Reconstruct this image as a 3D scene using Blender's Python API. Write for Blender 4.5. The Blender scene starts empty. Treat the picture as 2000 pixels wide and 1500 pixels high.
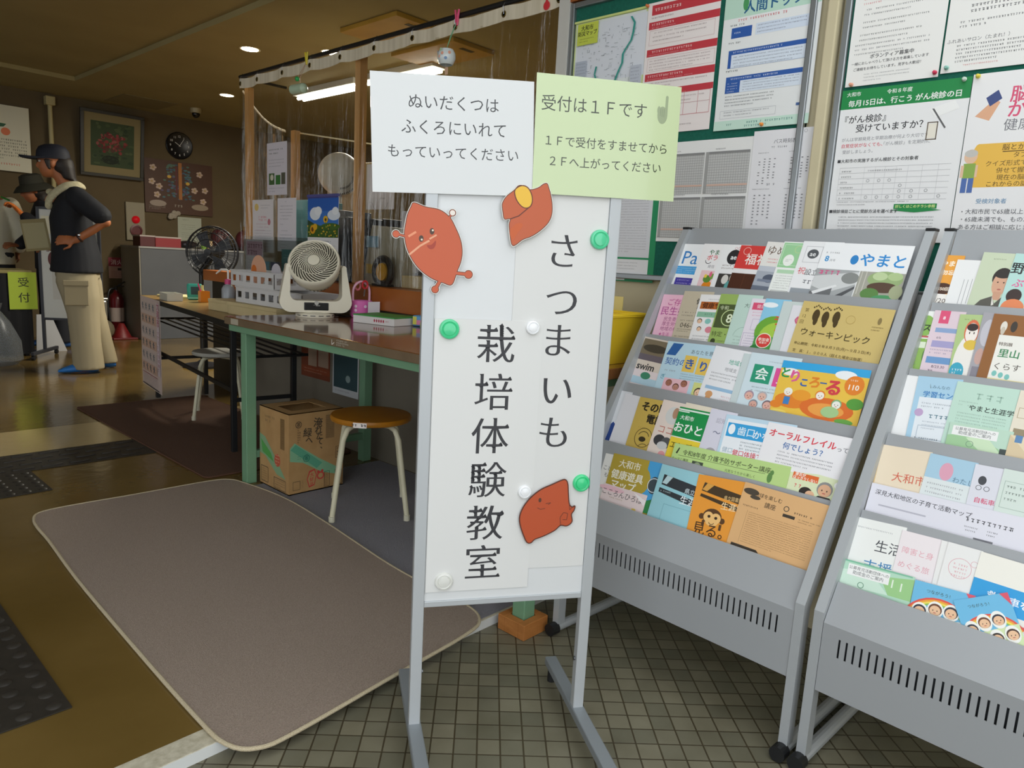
import bpy, bmesh, math, random
from mathutils import Matrix, Vector
V = Vector
random.seed(7)
C = bpy.context.scene.collection
SC = bpy.context.scene
rad = math.radians

# ---------------------------------------------------------------- camera, world, light, exposure
FPX, YAW, PIT, ROL, EYE = 1402.5, rad(47.289), rad(9.649), rad(3.115), 1.10
ZT = -.028                      # the tiled entrance floor lies one low step below the room's floor
fw = V((math.sin(YAW)*math.cos(PIT), math.cos(YAW)*math.cos(PIT), -math.sin(PIT)))
r0 = V((math.cos(YAW), -math.sin(YAW), 0)); u0 = r0.cross(fw)
RT = math.cos(ROL)*r0 + math.sin(ROL)*u0
UP = -math.sin(ROL)*r0 + math.cos(ROL)*u0
EYEP = V((0, 0, EYE))
cam = bpy.data.cameras.new('camera'); cam.sensor_width = 36; cam.lens = FPX/2000*36
cam.clip_start = .02; cam.clip_end = 100
co = bpy.data.objects.new('camera', cam); C.objects.link(co)
co.matrix_world = Matrix(((RT.x, UP.x, -fw.x, 0), (RT.y, UP.y, -fw.y, 0), (RT.z, UP.z, -fw.z, EYE), (0, 0, 0, 1)))
SC.camera = co
SC.view_settings.view_transform = 'Standard'; SC.view_settings.look = 'None'
SC.view_settings.gamma = 1; SC.view_settings.use_curve_mapping = False
SC.view_settings.exposure = 0.0
w = bpy.data.worlds.new('overcast_sky'); SC.world = w; w.use_nodes = True
bg = w.node_tree.nodes['Background']; bg.inputs[0].default_value = (.93, .97, 1, 1); bg.inputs[1].default_value = 2.0

def lamp(name, kind, loc, power, col, size=.1, size_y=None, look=None, spot=None):
    l = bpy.data.lights.new(name, kind); l.energy = power; l.color = col
    if kind == 'AREA':
        l.size = size
        if size_y: l.shape = 'RECTANGLE'; l.size_y = size_y
    elif kind == 'SPOT':
        l.spot_size = spot or rad(120); l.spot_blend = .6; l.shadow_soft_size = size
    else: l.shadow_soft_size = size
    o = bpy.data.objects.new(name, l); C.objects.link(o); o.location = loc
    if look is not None:
        o.rotation_euler = (V(look)-V(loc)).to_track_quat('-Z', 'Y').to_euler()
    return o

# photograph pixel -> ray -> point on a plane of the room (all distances real)
def ray(x, y): return RT*((x-1000)/FPX) + UP*(-(y-750)/FPX) + fw
def atz(x, y, z): d = ray(x, y); return EYEP + d*((z-EYE)/d.z)
def atx(x, y, X): d = ray(x, y); return EYEP + d*(X/d.x)
def aty(x, y, Y): d = ray(x, y); return EYEP + d*(Y/d.y)
def atp(x, y, P, N): d = ray(x, y); return EYEP + d*((V(P)-EYEP).dot(N)/d.dot(N))

# ---------------------------------------------------------------- materials
def lin(c):
    c = c/255; return c/12.92 if c <= .04045 else ((c+.055)/1.055)**2.4
def rgb(h):
    if isinstance(h, str): h = h.lstrip('#'); return tuple(lin(int(h[i:i+2], 16)) for i in (0, 2, 4))
    return tuple(lin(v) for v in h)
MC = {}
def M(h, rough=.55, metal=0., coat=0., spec=.5, emit=0, alpha=1):
    k = (h, rough, metal, coat, spec, emit, alpha)
    if k in MC: return MC[k]
    m = bpy.data.materials.new('m_%s' % str(h).strip('#')); m.use_nodes = True
    b = m.node_tree.nodes['Principled BSDF']; c = rgb(h)
    b.inputs['Base Color'].default_value = (*c, 1); b.inputs['Roughness'].default_value = rough
    b.inputs['Metallic'].default_value = metal; b.inputs['Coat Weight'].default_value = coat
    b.inputs['Specular IOR Level'].default_value = spec
    if emit: b.inputs['Emission Color'].default_value = (*c, 1); b.inputs['Emission Strength'].default_value = emit
    if alpha < 1: b.inputs['Alpha'].default_value = alpha
    MC[k] = m; return m

def noisy(name, h1, h2, scale, rough=.6, bump=0, bscale=None, stretch=(1, 1, 1), metal=0, detail=4, spec=.5, coat=0, r2=None):
    if name in MC: return MC[name]
    m = bpy.data.materials.new(name); m.use_nodes = True; nt = m.node_tree; n = nt.nodes; L = nt.links
    b = n['Principled BSDF']; tc = n.new('ShaderNodeTexCoord'); mp = n.new('ShaderNodeMapping')
    mp.inputs['Scale'].default_value = stretch; L.new(tc.outputs['Object'], mp.inputs[0])
    t = n.new('ShaderNodeTexNoise'); t.inputs['Scale'].default_value = scale; t.inputs['Detail'].default_value = detail
    L.new(mp.outputs[0], t.inputs['Vector'])
    cr = n.new('ShaderNodeValToRGB'); cr.color_ramp.elements[0].position = .3; cr.color_ramp.elements[1].position = .7
    cr.color_ramp.elements[0].color = (*rgb(h1), 1); cr.color_ramp.elements[1].color = (*rgb(h2), 1)
    L.new(t.outputs[0], cr.inputs[0]); L.new(cr.outputs[0], b.inputs['Base Color'])
    b.inputs['Roughness'].default_value = rough; b.inputs['Metallic'].default_value = metal
    b.inputs['Specular IOR Level'].default_value = spec; b.inputs['Coat Weight'].default_value = coat
    if bump:
        t2 = n.new('ShaderNodeTexNoise'); t2.inputs['Scale'].default_value = bscale or scale; L.new(mp.outputs[0], t2.inputs['Vector'])
        bu = n.new('ShaderNodeBump'); bu.inputs['Strength'].default_value = bump; bu.inputs['Distance'].default_value = .01
        L.new(t2.outputs[0], bu.inputs['Height']); L.new(bu.outputs[0], b.inputs['Normal'])
    MC[name] = m; return m

def tile_material():
    m = bpy.data.materials.new('entrance_mosaic_tile'); m.use_nodes = True; nt = m.node_tree; n = nt.nodes; L = nt.links
    b = n['Principled BSDF']; tc = n.new('ShaderNodeTexCoord'); mp = n.new('ShaderNodeMapping')
    P = .0547
    # rotate 45 degrees, shift the joints to where they lie
    mp.inputs['Rotation'].default_value = (0, 0, rad(-45))
    mp.inputs['Location'].default_value = (-1.4955 % P + P*40, .0247 % P + P*40, 0)
    L.new(tc.outputs['Object'], mp.inputs[0])
    br = n.new('ShaderNodeTexBrick'); br.offset = 0; br.squash = 1
    br.inputs['Scale'].default_value = 1; br.inputs['Brick Width'].default_value = P; br.inputs['Row Height'].default_value = P
    br.inputs['Mortar Size'].default_value = .0022; br.inputs['Mortar Smooth'].default_value = .3; br.inputs['Bias'].default_value = 0
    br.inputs['Color1'].default_value = (*rgb('#85806c'), 1); br.inputs['Color2'].default_value = (*rgb('#6f6d5c'), 1)
    br.inputs['Mortar'].default_value = (*rgb('#4a4230'), 1)
    L.new(mp.outputs[0], br.inputs['Vector'])
    t = n.new('ShaderNodeTexNoise'); t.inputs['Scale'].default_value = 9; t.inputs['Detail'].default_value = 6; L.new(tc.outputs['Object'], t.inputs['Vector'])
    mx = n.new('ShaderNodeMixRGB'); mx.blend_type = 'MULTIPLY'; mx.inputs[0].default_value = .55
    cr = n.new('ShaderNodeValToRGB'); cr.color_ramp.elements[0].position = .3; cr.color_ramp.elements[1].position = .7
    cr.color_ramp.elements[0].color = (.55, .52, .45, 1); cr.color_ramp.elements[1].color = (1, 1, 1, 1)
    L.new(t.outputs[0], cr.inputs[0]); L.new(br.outputs['Color'], mx.inputs[1]); L.new(cr.outputs[0], mx.inputs[2])
    L.new(mx.outputs[0], b.inputs['Base Color']); b.inputs['Roughness'].default_value = .42
    bu = n.new('ShaderNodeBump'); bu.inputs['Strength'].default_value = .6; bu.inputs['Distance'].default_value = .003; bu.invert = True
    L.new(br.outputs['Fac'], bu.inputs['Height']); L.new(bu.outputs[0], b.inputs['Normal'])
    return m

def lino_material():
    m = bpy.data.materials.new('waxed_brown_linoleum'); m.use_nodes = True; nt = m.node_tree; n = nt.nodes; L = nt.links
    b = n['Principled BSDF']; tc = n.new('ShaderNodeTexCoord'); sx = n.new('ShaderNodeSeparateXYZ'); L.new(tc.outputs['Object'], sx.inputs[0])
    def step(sock, v, op):
        q = n.new('ShaderNodeMath'); q.operation = op; q.inputs[1].default_value = v; L.new(sock, q.inputs[0]); return q.outputs[0]
    band = n.new('ShaderNodeMath'); band.operation = 'MULTIPLY'
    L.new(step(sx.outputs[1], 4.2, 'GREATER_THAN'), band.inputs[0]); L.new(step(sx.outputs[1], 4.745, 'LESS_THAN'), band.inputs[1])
    t = n.new('ShaderNodeTexNoise'); t.inputs['Scale'].default_value = 1.6; t.inputs['Detail'].default_value = 8; L.new(tc.outputs['Object'], t.inputs['Vector'])
    cr = n.new('ShaderNodeValToRGB'); cr.color_ramp.elements[0].position = .35; cr.color_ramp.elements[1].position = .7
    cr.color_ramp.elements[0].color = (*rgb('#645027'), 1); cr.color_ramp.elements[1].color = (*rgb('#776135'), 1)
    L.new(t.outputs[0], cr.inputs[0])
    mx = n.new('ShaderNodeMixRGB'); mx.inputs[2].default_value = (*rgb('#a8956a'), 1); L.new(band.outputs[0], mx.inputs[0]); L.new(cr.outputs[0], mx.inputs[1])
    L.new(mx.outputs[0], b.inputs['Base Color']); b.inputs['Roughness'].default_value = .16
    t2 = n.new('ShaderNodeTexNoise'); t2.inputs['Scale'].default_value = 14; t2.inputs['Detail'].default_value = 2; L.new(tc.outputs['Object'], t2.inputs['Vector'])
    bu = n.new('ShaderNodeBump'); bu.inputs['Strength'].default_value = .12; bu.inputs['Distance'].default_value = .01
    L.new(t2.outputs[0], bu.inputs['Height']); L.new(bu.outputs[0], b.inputs['Normal'])
    return m

def clear_plastic(name, tint=(.93, .92, .88), gloss=.30, rough=.16, stretch=(6, 6, .6), bump=.9):
    m = bpy.data.materials.new(name); m.use_nodes = True; nt = m.node_tree; n = nt.nodes; L = nt.links
    n.remove(n['Principled BSDF']); out = n['Material Output']
    tr = n.new('ShaderNodeBsdfTransparent'); tr.inputs[0].default_value = (*tint, 1)
    gl = n.new('ShaderNodeBsdfGlossy'); gl.inputs['Roughness'].default_value = rough
    fr = n.new('ShaderNodeLayerWeight'); fr.inputs['Blend'].default_value = .25
    mu = n.new('ShaderNodeMath'); mu.operation = 'MULTIPLY_ADD'; mu.inputs[1].default_value = .5; mu.inputs[2].default_value = gloss*.3
    L.new(fr.outputs['Fresnel'], mu.inputs[0])
    tc = n.new('ShaderNodeTexCoord'); mp = n.new('ShaderNodeMapping'); mp.inputs['Scale'].default_value = stretch; L.new(tc.outputs['Object'], mp.inputs[0])
    t = n.new('ShaderNodeTexNoise'); t.inputs['Scale'].default_value = 2.5; t.inputs['Detail'].default_value = 5; L.new(mp.outputs[0], t.inputs['Vector'])
    bu = n.new('ShaderNodeBump'); bu.inputs['Strength'].default_value = bump; bu.inputs['Distance'].default_value = .05
    L.new(t.outputs[0], bu.inputs['Height']); L.new(bu.outputs[0], gl.inputs['Normal'])
    mix = n.new('ShaderNodeMixShader'); L.new(mu.outputs[0], mix.inputs[0]); L.new(tr.outputs[0], mix.inputs[1]); L.new(gl.outputs[0], mix.inputs[2])
    L.new(mix.outputs[0], out.inputs[0]); return m

# ---------------------------------------------------------------- mesh helpers
I4 = Matrix.Identity(4)
def frame(O, R, U):
    R = V(R).normalized(); U = V(U); U = (U-R*U.dot(R)).normalized(); N = R.cross(U); O = V(O)
    return Matrix(((R.x, U.x, N.x, O.x), (R.y, U.y, N.y, O.y), (R.z, U.z, N.z, O.z), (0, 0, 0, 1)))
def TR(x=0, y=0, z=0, rx=0, ry=0, rz=0):
    return Matrix.Translation((x, y, z)) @ Matrix.Rotation(rad(rz), 4, 'Z') @ Matrix.Rotation(rad(ry), 4, 'Y') @ Matrix.Rotation(rad(rx), 4, 'X')

class B:
    def __init__(s): s.bm = bmesh.new(); s.ms = []
    def mi(s, m):
        if m not in s.ms: s.ms.append(m)
        return s.ms.index(m)
    def poly(s, pts, m, mat=I4):
        try: f = s.bm.faces.new([s.bm.verts.new(mat @ V(p)) for p in pts]); f.material_index = s.mi(m); return f
        except ValueError: return None
    def raw(s, vs, fs, m, mat=I4):
        i = s.mi(m); vv = [s.bm.verts.new(mat @ V(v)) for v in vs]
        for f in fs:
            try: s.bm.faces.new([vv[k] for k in f]).material_index = i
            except ValueError: pass
        return vv
    def box(s, c, d, m, mat=I4, bev=0):
        x, y, z = d[0]/2, d[1]/2, d[2]/2; c = V(c)
        vs = [c+V((a*x, b*y, e*z)) for a in (-1, 1) for b in (-1, 1) for e in (-1, 1)]
        vv = s.raw(vs, [(0, 1, 3, 2), (4, 6, 7, 5), (0, 4, 5, 1), (2, 3, 7, 6), (0, 2, 6, 4), (1, 5, 7, 3)], m, mat)
        if bev:
            ed = list({e for v in vv for e in v.link_edges})
            bmesh.ops.bevel(s.bm, geom=ed, offset=bev, segments=2, affect='EDGES', profile=.5)
        return s
    def span(s, a, b, m, mat=I4, bev=0):
        a, b = V(a), V(b); return s.box((a+b)/2, [abs(q) for q in (b-a)], m, mat, bev)
    def cyl(s, a, b, r, m, r2=None, n=16, mat=I4, caps=True):
        a, b = V(a), V(b); d = (b-a).normalized(); q = d.orthogonal().normalized(); e = d.cross(q); r2 = r if r2 is None else r2
        vs = [a+(q*math.cos(t)+e*math.sin(t))*r for t in [2*math.pi*k/n for k in range(n)]] + [b+(q*math.cos(t)+e*math.sin(t))*r2 for t in [2*math.pi*k/n for k in range(n)]]
        fs = [(k, (k+1) % n, n+(k+1) % n, n+k) for k in range(n)]
        if caps: fs += [tuple(range(n-1, -1, -1)), tuple(range(n, 2*n))]
        s.raw(vs, fs, m, mat); return s
    def tube(s, pts, r, m, n=8, mat=I4, closed=False, flat=None):
        pts = [V(p) for p in pts]; k = len(pts); vs = []; prev = None
        rs = r if isinstance(r, (list, tuple)) else [r]*k
        for i, p in enumerate(pts):
            a = pts[i-1] if (i > 0 or closed) else p; b = pts[(i+1) % k] if (i < k-1 or closed) else p
            d = (b-a).normalized() if (b-a).length > 1e-9 else V((0, 0, 1))
            q = d.orthogonal().normalized() if prev is None else (prev-d*prev.dot(d)).normalized()
            prev = q; e = d.cross(q)
            for j in range(n):
                t = 2*math.pi*j/n; vs.append(p+(q*math.cos(t)+e*math.sin(t)*(flat or 1))*rs[i])
        fs = [(i*n+j, i*n+(j+1) % n, ((i+1) % k)*n+(j+1) % n, ((i+1) % k)*n+j) for i in range(k if closed else k-1) for j in range(n)]
        if not closed: fs += [tuple(range(n-1, -1, -1)), tuple(range((k-1)*n, k*n))]
        s.raw(vs, fs, m, mat); return s
    def lathe(s, prof, m, n=28, mat=I4, sx=1, sy=1):
        vs = []; k = len(prof)
        for r, z in prof:
            for j in range(n): t = 2*math.pi*j/n; vs.append((r*math.cos(t)*sx, r*math.sin(t)*sy, z))
        fs = [(i*n+j, i*n+(j+1) % n, (i+1)*n+(j+1) % n, (i+1)*n+j) for i in range(k-1) for j in range(n)]
        if prof[0][0] > 1e-6: fs.append(tuple(range(n-1, -1, -1)))
        if prof[-1][0] > 1e-6: fs.append(tuple(range((k-1)*n, k*n)))
        s.raw(vs, fs, m, mat); return s
    def prism(s, pl, z0, z1, m, mat=I4):
        n = len(pl)
        s.raw([(x, y, z0) for x, y in pl]+[(x, y, z1) for x, y in pl],
              [tuple(range(n-1, -1, -1)), tuple(range(n, 2*n))]+[(k, (k+1) % n, n+(k+1) % n, n+k) for k in range(n)], m, mat); return s
    def ell(s, c, r, m, mat=I4, n=16):
        if not isinstance(r, (list, tuple)): r = (r, r, r)
        prof = [(max(math.sin(math.pi*k/(n//2)), 0), -math.cos(math.pi*k/(n//2))) for k in range(n//2+1)]
        s.lathe(prof, m, n, mat @ Matrix.Translation(c) @ Matrix.Diagonal((r[0], r[1], r[2], 1))); return s
    def loft(s, rings, m, n=16, mat=I4, caps=True):
        # rings: (centre, rx, ry, x axis, y axis)
        vs = []
        for c, rx, ry, ax, ay in rings:
            for j in range(n): t = 2*math.pi*j/n; vs.append(V(c)+V(ax)*rx*math.cos(t)+V(ay)*ry*math.sin(t))
        k = len(rings); fs = [(i*n+j, i*n+(j+1) % n, (i+1)*n+(j+1) % n, (i+1)*n+j) for i in range(k-1) for j in range(n)]
        if caps: fs += [tuple(range(n-1, -1, -1)), tuple(range((k-1)*n, k*n))]
        s.raw(vs, fs, m, mat); return s
    def obj(s, name, parent=None, smooth=False, mw=None, merge=False, mods=None):
        if merge: bmesh.ops.remove_doubles(s.bm, verts=s.bm.verts, dist=1e-5)
        bmesh.ops.recalc_face_normals(s.bm, faces=s.bm.faces) if smooth else None
        me = bpy.data.meshes.new(name); s.bm.to_mesh(me); s.bm.free()
        for m in s.ms: me.materials.append(m)
        if smooth:
            me.polygons.foreach_set('use_smooth', [True]*len(me.polygons)); me.set_sharp_from_angle(angle=rad(40))
        o = bpy.data.objects.new(name, me); C.objects.link(o)
        if parent: o.parent = parent
        if mw is not None: o.matrix_world = mw
        for k, kw in (mods or []):
            md = o.modifiers.new(k, k)
            for a, b in kw.items(): setattr(md, a, b)
        return o

def tag(o, label, cat, group=None, kind=None):
    if label: o['label'] = label
    if cat: o['category'] = cat
    if group: o['group'] = group
    if kind: o['kind'] = kind
    return o
def struct(o, label=None, cat=None):
    o['kind'] = 'structure'
    if label: o['label'] = label
    if cat: o['category'] = cat
    return o
def thing(name, label, cat, loc=(0, 0, 0), rz=0, group=None, mw=None):
    o = bpy.data.objects.new(name, None); C.objects.link(o); o.empty_display_size = .05
    if mw is not None: o.matrix_world = mw
    else: o.location = loc; o.rotation_euler = (0, 0, rad(rz))
    return tag(o, label, cat, group)
def copy_tree(o, parent=None):
    c = o.copy(); C.objects.link(c)
    if parent: c.parent = parent
    for ch in [k for k in bpy.data.objects if k.parent == o]: copy_tree(ch, c)
    return c

# ---------------------------------------------------------------- lettering and printed sheets
GC = {}
def glyphs(t, bold=0, mincho=0, res=2):
    k = (t, bold, mincho, res)
    if k in GC: return GC[k]
    cu = bpy.data.curves.new('lettering', 'FONT'); cu.body = t; cu.resolution_u = res
    ob = bpy.data.objects.new('lettering', cu); me = bpy.data.meshes.new_from_object(ob)
    vs = [[v.co.x, v.co.y] for v in me.vertices]; fs = [tuple(p.vertices) for p in me.polygons]
    if (mincho or bold) and vs:
        ec = {}
        for f in fs:
            a = sum((vs[f[i]][0]*vs[f[(i+1) % len(f)]][1]-vs[f[(i+1) % len(f)]][0]*vs[f[i]][1]) for i in range(len(f)))
            g = f if a > 0 else f[::-1]
            for i in range(len(g)): ec[(g[i], g[(i+1) % len(g)])] = 1
        nx = [[0, 0] for _ in vs]; ser = []
        for (a, b) in ec:
            if (b, a) in ec: continue
            dx, dy = vs[b][0]-vs[a][0], vs[b][1]-vs[a][1]; l = math.hypot(dx, dy) or 1
            if mincho and .045 < l < .095 and ord(t[0]) > 0x4e00:      # stroke ends that carry a serif
                if abs(dx) < .004 and dy > 0: ser.append((a, b, 'r'))
                elif abs(dy) < .004 and dx < 0: ser.append((a, b, 't'))
            for q in (a, b): nx[q][0] += dy/l; nx[q][1] -= dx/l
        for v, q in zip(vs, nx):
            l = math.hypot(*q)
            if l > .2: v[0] += q[0]/max(l, 1)*(mincho*.75+bold*.9); v[1] += q[1]/max(l, 1)*(bold*.75-mincho)
        for a, b, k_ in (ser if mincho else []):
            (ax, ay), (bx, by) = vs[a], vs[b]; n0 = len(vs)
            if k_ == 'r': vs += [[bx-.095, by-.004], [ax+.002, ay], [bx+.014, (ay+by)/2], [bx-.030, by+.050]]
            else: vs += [[bx-.024, by+.002], [bx, by-.035], [ax, ay-.01], [ax+.004, ay+.004]]
            fs.append((n0, n0+1, n0+2, n0+3))
    bpy.data.objects.remove(ob); bpy.data.curves.remove(cu); bpy.data.meshes.remove(me)
    x0 = min([v[0] for v in vs] or [0]); x1 = max([v[0] for v in vs] or [0])
    GC[k] = (vs, fs, x0, x1); return GC[k]

INK = '#26262a'
def draw(b, items, w, h, th, mfun, dz=3e-5):
    # items in fractions of the sheet, x from the left, y from the top
    z = th
    rnd = random.Random(len(items)*7+int(w*1e4))
    for it in items:
        z += dz; k = it[0]
        if k == 'r':
            _, x, y, ww, hh, c = it
            b.poly([(x*w, -(y+hh)*h, z), ((x+ww)*w, -(y+hh)*h, z), ((x+ww)*w, -y*h, z), (x*w, -y*h, z)], mfun(c))
        elif k == 'p':
            b.poly([(x*w, -y*h, z) for x, y in it[1]][::-1], mfun(it[2]))
        elif k == 'e':
            _, x, y, rx, ry, c = it
            b.poly([(x*w+rx*w*math.cos(a), -y*h+ry*h*math.sin(a), z) for a in [2*math.pi*q/20 for q in range(20)]], mfun(c))
        elif k == 'c':      # round shape, both radii in widths, offset in widths
            _, x, y, ox, oy, rx, ry, c = it
            b.poly([((x+ox)*w+rx*w*math.cos(a), -y*h-oy*w+ry*w*math.sin(a), z) for a in [2*math.pi*q/18 for q in range(18)]], mfun(c))
        elif k == 'o':      # ring
            _, x, y, r, t, c = it; m = mfun(c); N = 24
            for q in range(N):
                a0, a1 = 2*math.pi*q/N, 2*math.pi*(q+1)/N
                b.poly([(x*w+rr*w*math.cos(a), -y*h+rr*w*math.sin(a), z) for rr, a in ((r-t, a0), (r, a0), (r, a1), (r-t, a1))], m)
        elif k == 'a':      # arc x,y,r,t,a0,a1
            _, x, y, r, t, A0, A1, c = it; m = mfun(c); N = 12
            for q in range(N):
                a0, a1 = rad(A0+(A1-A0)*q/N), rad(A0+(A1-A0)*(q+1)/N)
                b.poly([(x*w+rr*w*math.cos(a), -y*h+rr*w*math.sin(a), z) for rr, a in ((r-t, a0), (r, a0), (r, a1), (r-t, a1))], m)
        elif k == 'f':      # frame
            _, x, y, ww, hh, t, c = it; m = mfun(c); ty = t*w/h
            for q in ((x, y, ww, ty), (x, y+hh-ty, ww, ty), (x, y, t, hh), (x+ww-t, y, t, hh)):
                b.poly([(q[0]*w, -(q[1]+q[3])*h, z), ((q[0]+q[2])*w, -(q[1]+q[3])*h, z), ((q[0]+q[2])*w, -q[1]*h, z), (q[0]*w, -q[1]*h, z)], m)
        elif k == 'g':      # lines of print too small to read
            _, x, y, ww, n, dy, c = it[:7]; t = it[7] if len(it) > 7 else dy*.38; m = mfun(c)
            for q in range(n):
                xx = x; end = x+ww*(1 if q < n-1 else rnd.uniform(.4, .9))
                while xx < end-.01:
                    l = t*h/w*rnd.uniform(.6, .9); yy = y+q*dy; k_ = .16*t; kx = k_*h/w
                    if rnd.random() < .94:      # a few tiny strokes per character
                        st = [(xx, yy+t*rnd.uniform(0, .15), l, k_), (xx+l*rnd.uniform(.2, .6), yy+t*.1, kx, t*.85)]
                        if rnd.random() < .8: st.append((xx+l*rnd.uniform(0, .3), yy+t*rnd.uniform(.45, .8), l*rnd.uniform(.5, .7), k_))
                        if rnd.random() < .4: st.append((xx+l*.75, yy+t*.3, kx, t*.6))
                        for sx_, sy_, sw_, sh_ in st: b.poly([(sx_*w, -(sy_+sh_)*h, z), ((sx_+sw_)*w, -(sy_+sh_)*h, z), ((sx_+sw_)*w, -sy_*h, z), (sx_*w, -sy_*h, z)], m)
                    xx += t*h/w*1.12
        elif k == 't':
            _, t, x, y, s, c = it[:6]; o = it[6] if len(it) > 6 else {}
            vs, fs, x0, x1 = glyphs(t, o.get('b', 0), o.get('m', 0), o.get('res', 2))
            sx = s*w*o.get('sx', 1); sy = s*w; al = o.get('al', 'c')
            ox = x*w-{'c': (x0+x1)/2, 'l': x0, 'r': x1}[al]*sx; oy = -y*h-.38*sy
            ro = rad(o.get('rot', 0)); cr, sr = math.cos(ro), math.sin(ro); px, py = x*w, -y*h; pts = []
            for a, e in vs:
                X, Y = ox+a*sx-px, oy+e*sy-py; pts.append((px+X*cr-Y*sr, py+X*sr+Y*cr, z))
            b.raw(pts, fs, mfun(c))
    return z

def sheet(name, label, cat, O, R, U, w, h, bg, items, group=None, th=.0009, hv=None, rough=.55, coat=0, parent=None, mw=None, bend=0, edge=None):
    mf = (lambda c: c if not isinstance(c, (str, tuple)) else M(c, rough, coat=coat))
    b = B(); m = mf(bg)
    if bend:
        N = 10
        for q in range(N):
            for z, fl in ((0, 1), (th, 0)):
                p = [(w*q/N, -h, z), (w*(q+1)/N, -h, z), (w*(q+1)/N, 0, z), (w*q/N, 0, z)]
                b.poly(p[::-1] if fl else p, m)
    else: b.span((0, -h, 0), (w, 0, th), mf(edge) if edge else m)
    if edge: items = [('r', 0, 0, 1, h/(hv or h), bg)]+items
    draw(b, items, w, hv or h, th, mf)
    if bend:
        for v in b.bm.verts: v.co.z += bend*(math.cos((v.co.x/w)*math.pi)*.5-.5)
    o = b.obj(name, parent, mw=mw if mw is not None else (None if parent else frame(O, R, U)))
    return tag(o, label, cat, group) if cat else o

# ================================================================ the room
XW = 2.30                      # wall with the notice boards, in line with the reception counter
CEIL = 2.60
b = B(); b.span((-4, -3, ZT-.1), (2.6, 1.46, ZT), tile_material()); struct(b.obj('floor_entrance'), 'small square greenish brown tiles laid diagonally in the entrance', 'floor')
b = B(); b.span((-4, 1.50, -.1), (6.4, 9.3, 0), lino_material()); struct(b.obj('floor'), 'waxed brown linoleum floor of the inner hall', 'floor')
b = B(); b.span((-4, 1.441, -.12), (2.3, 1.505, .001), noisy('terrazzo_step', '#a8a08a', '#c6c0ac', 60, .7), bev=.002)
b.span((-4, 1.4395, ZT), (2.3, 1.4415, -.0005), M('#d6d8d6', .5)); struct(b.obj('trim_1'), 'pale stone edging along the low step', 'step')
cm = noisy('ceiling_paint', '#918357', '#9a8c5f', 2, .9)
b = B()
b.span((2.4, 1.0, CEIL), (6.4, 9.3, CEIL+.2), cm); b.span((-4, 8.2, CEIL), (2.4, 9.3, CEIL+.2), cm)
b.span((-4, 1.0, CEIL+.04), (2.4, 8.2, CEIL+.2), cm)
struct(b.obj('ceiling'), 'cream ceiling with a shallow raised tray over the hall', 'ceiling')
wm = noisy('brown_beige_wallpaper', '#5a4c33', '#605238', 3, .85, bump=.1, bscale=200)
b = B(); b.span((-4, 9.2, -.05), (6.4, 9.3, CEIL+.2), wm); struct(b.obj('wall_back'), 'dim brown beige wall at the back of the hall', 'wall')
b = B(); b.span((-4.1, 1.6, -.1), (-4, 2.4, CEIL+.2), wm); b.span((-4.1, 2.4, -.1), (-4, 7.4, .9), wm); b.span((-4.1, 2.4, 2.2), (-4, 7.4, CEIL+.2), wm); b.span((-4.1, 7.4, -.1), (-4, 9.3, CEIL+.2), wm)
struct(b.obj('wall_left'), 'left hall wall with a wide window', 'wall')
b = B()
for y in (2.4, 4.05, 5.7, 7.35): b.span((-4.08, y, .9), (-4.02, y+.05, 2.2), M('#8d9093', .4, 1))
b.span((-4.08, 2.4, .9), (-4.02, 7.4, .94), M('#8d9093', .4, 1)); b.span((-4.08, 2.4, 2.16), (-4.02, 7.4, 2.2), M('#8d9093', .4, 1))
struct(b.obj('window_1'), 'wide aluminium framed window in the left hall wall', 'window')
cw = noisy('cream_plaster', '#c8bd9c', '#d2c7a6', 5, .8)
b = B(); b.span((XW, -3, ZT-.1), (XW+.12, 1.93, CEIL), cw); struct(b.obj('wall_right'), 'cream plaster wall behind the notice boards', 'wall')
b = B(); b.span((1.0, -1.5, ZT-.1), (2.6, -1.4, CEIL), cw); struct(b.obj('wall_daylight_block'), 'unseen cream wall added behind the camera to cut daylight on the sign', 'wall')  # added out of view so that less sky light reaches the sign
b = B(); b.span((XW-.045, .873, 1.0), (XW, .905, CEIL), cw, bev=.004); struct(b.obj('trim_2'), 'cream pilaster strip between the two notice boards', 'trim')
b = B(); b.span((XW, 1.93, 0), (XW+.1, 4.6, .82), noisy('counter_front', '#6f685b', '#787163', 4, .7)); struct(b.obj('wall_counter'), 'grey brown panel wall under the reception counter', 'wall')
b = B(); b.span((6.3, 1.9, -.1), (6.4, 9.3, CEIL), noisy('office_wall', '#7d684a', '#86704f', 2, .85)); struct(b.obj('wall_office'), 'dark brown far wall of the office', 'wall')
b = B(); b.span((2.42, 1.83, -.1), (6.4, 1.93, CEIL), noisy('office_wall', '#7d684a', '#86704f', 2, .85)); struct(b.obj('wall_office_side'), 'dark side wall of the office behind the boards', 'wall')
b = B(); b.span((XW-.03, .95, 2.09), (XW, 1.93, 2.2), noisy('orange_brown_wood', '#8a4a1c', '#9c5826', 8, .5, stretch=(1, .1, 1))); struct(b.obj('trim_3'), 'orange brown wooden rail above the notice board', 'trim')
b = B(); b.span((XW-.035, 1.90, .9), (XW+.02, 1.95, 2.3), M('#c9c7c0', .5)); struct(b.obj('trim_4'), 'white post beside the notice board where the plastic curtain ends', 'trim')

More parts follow.
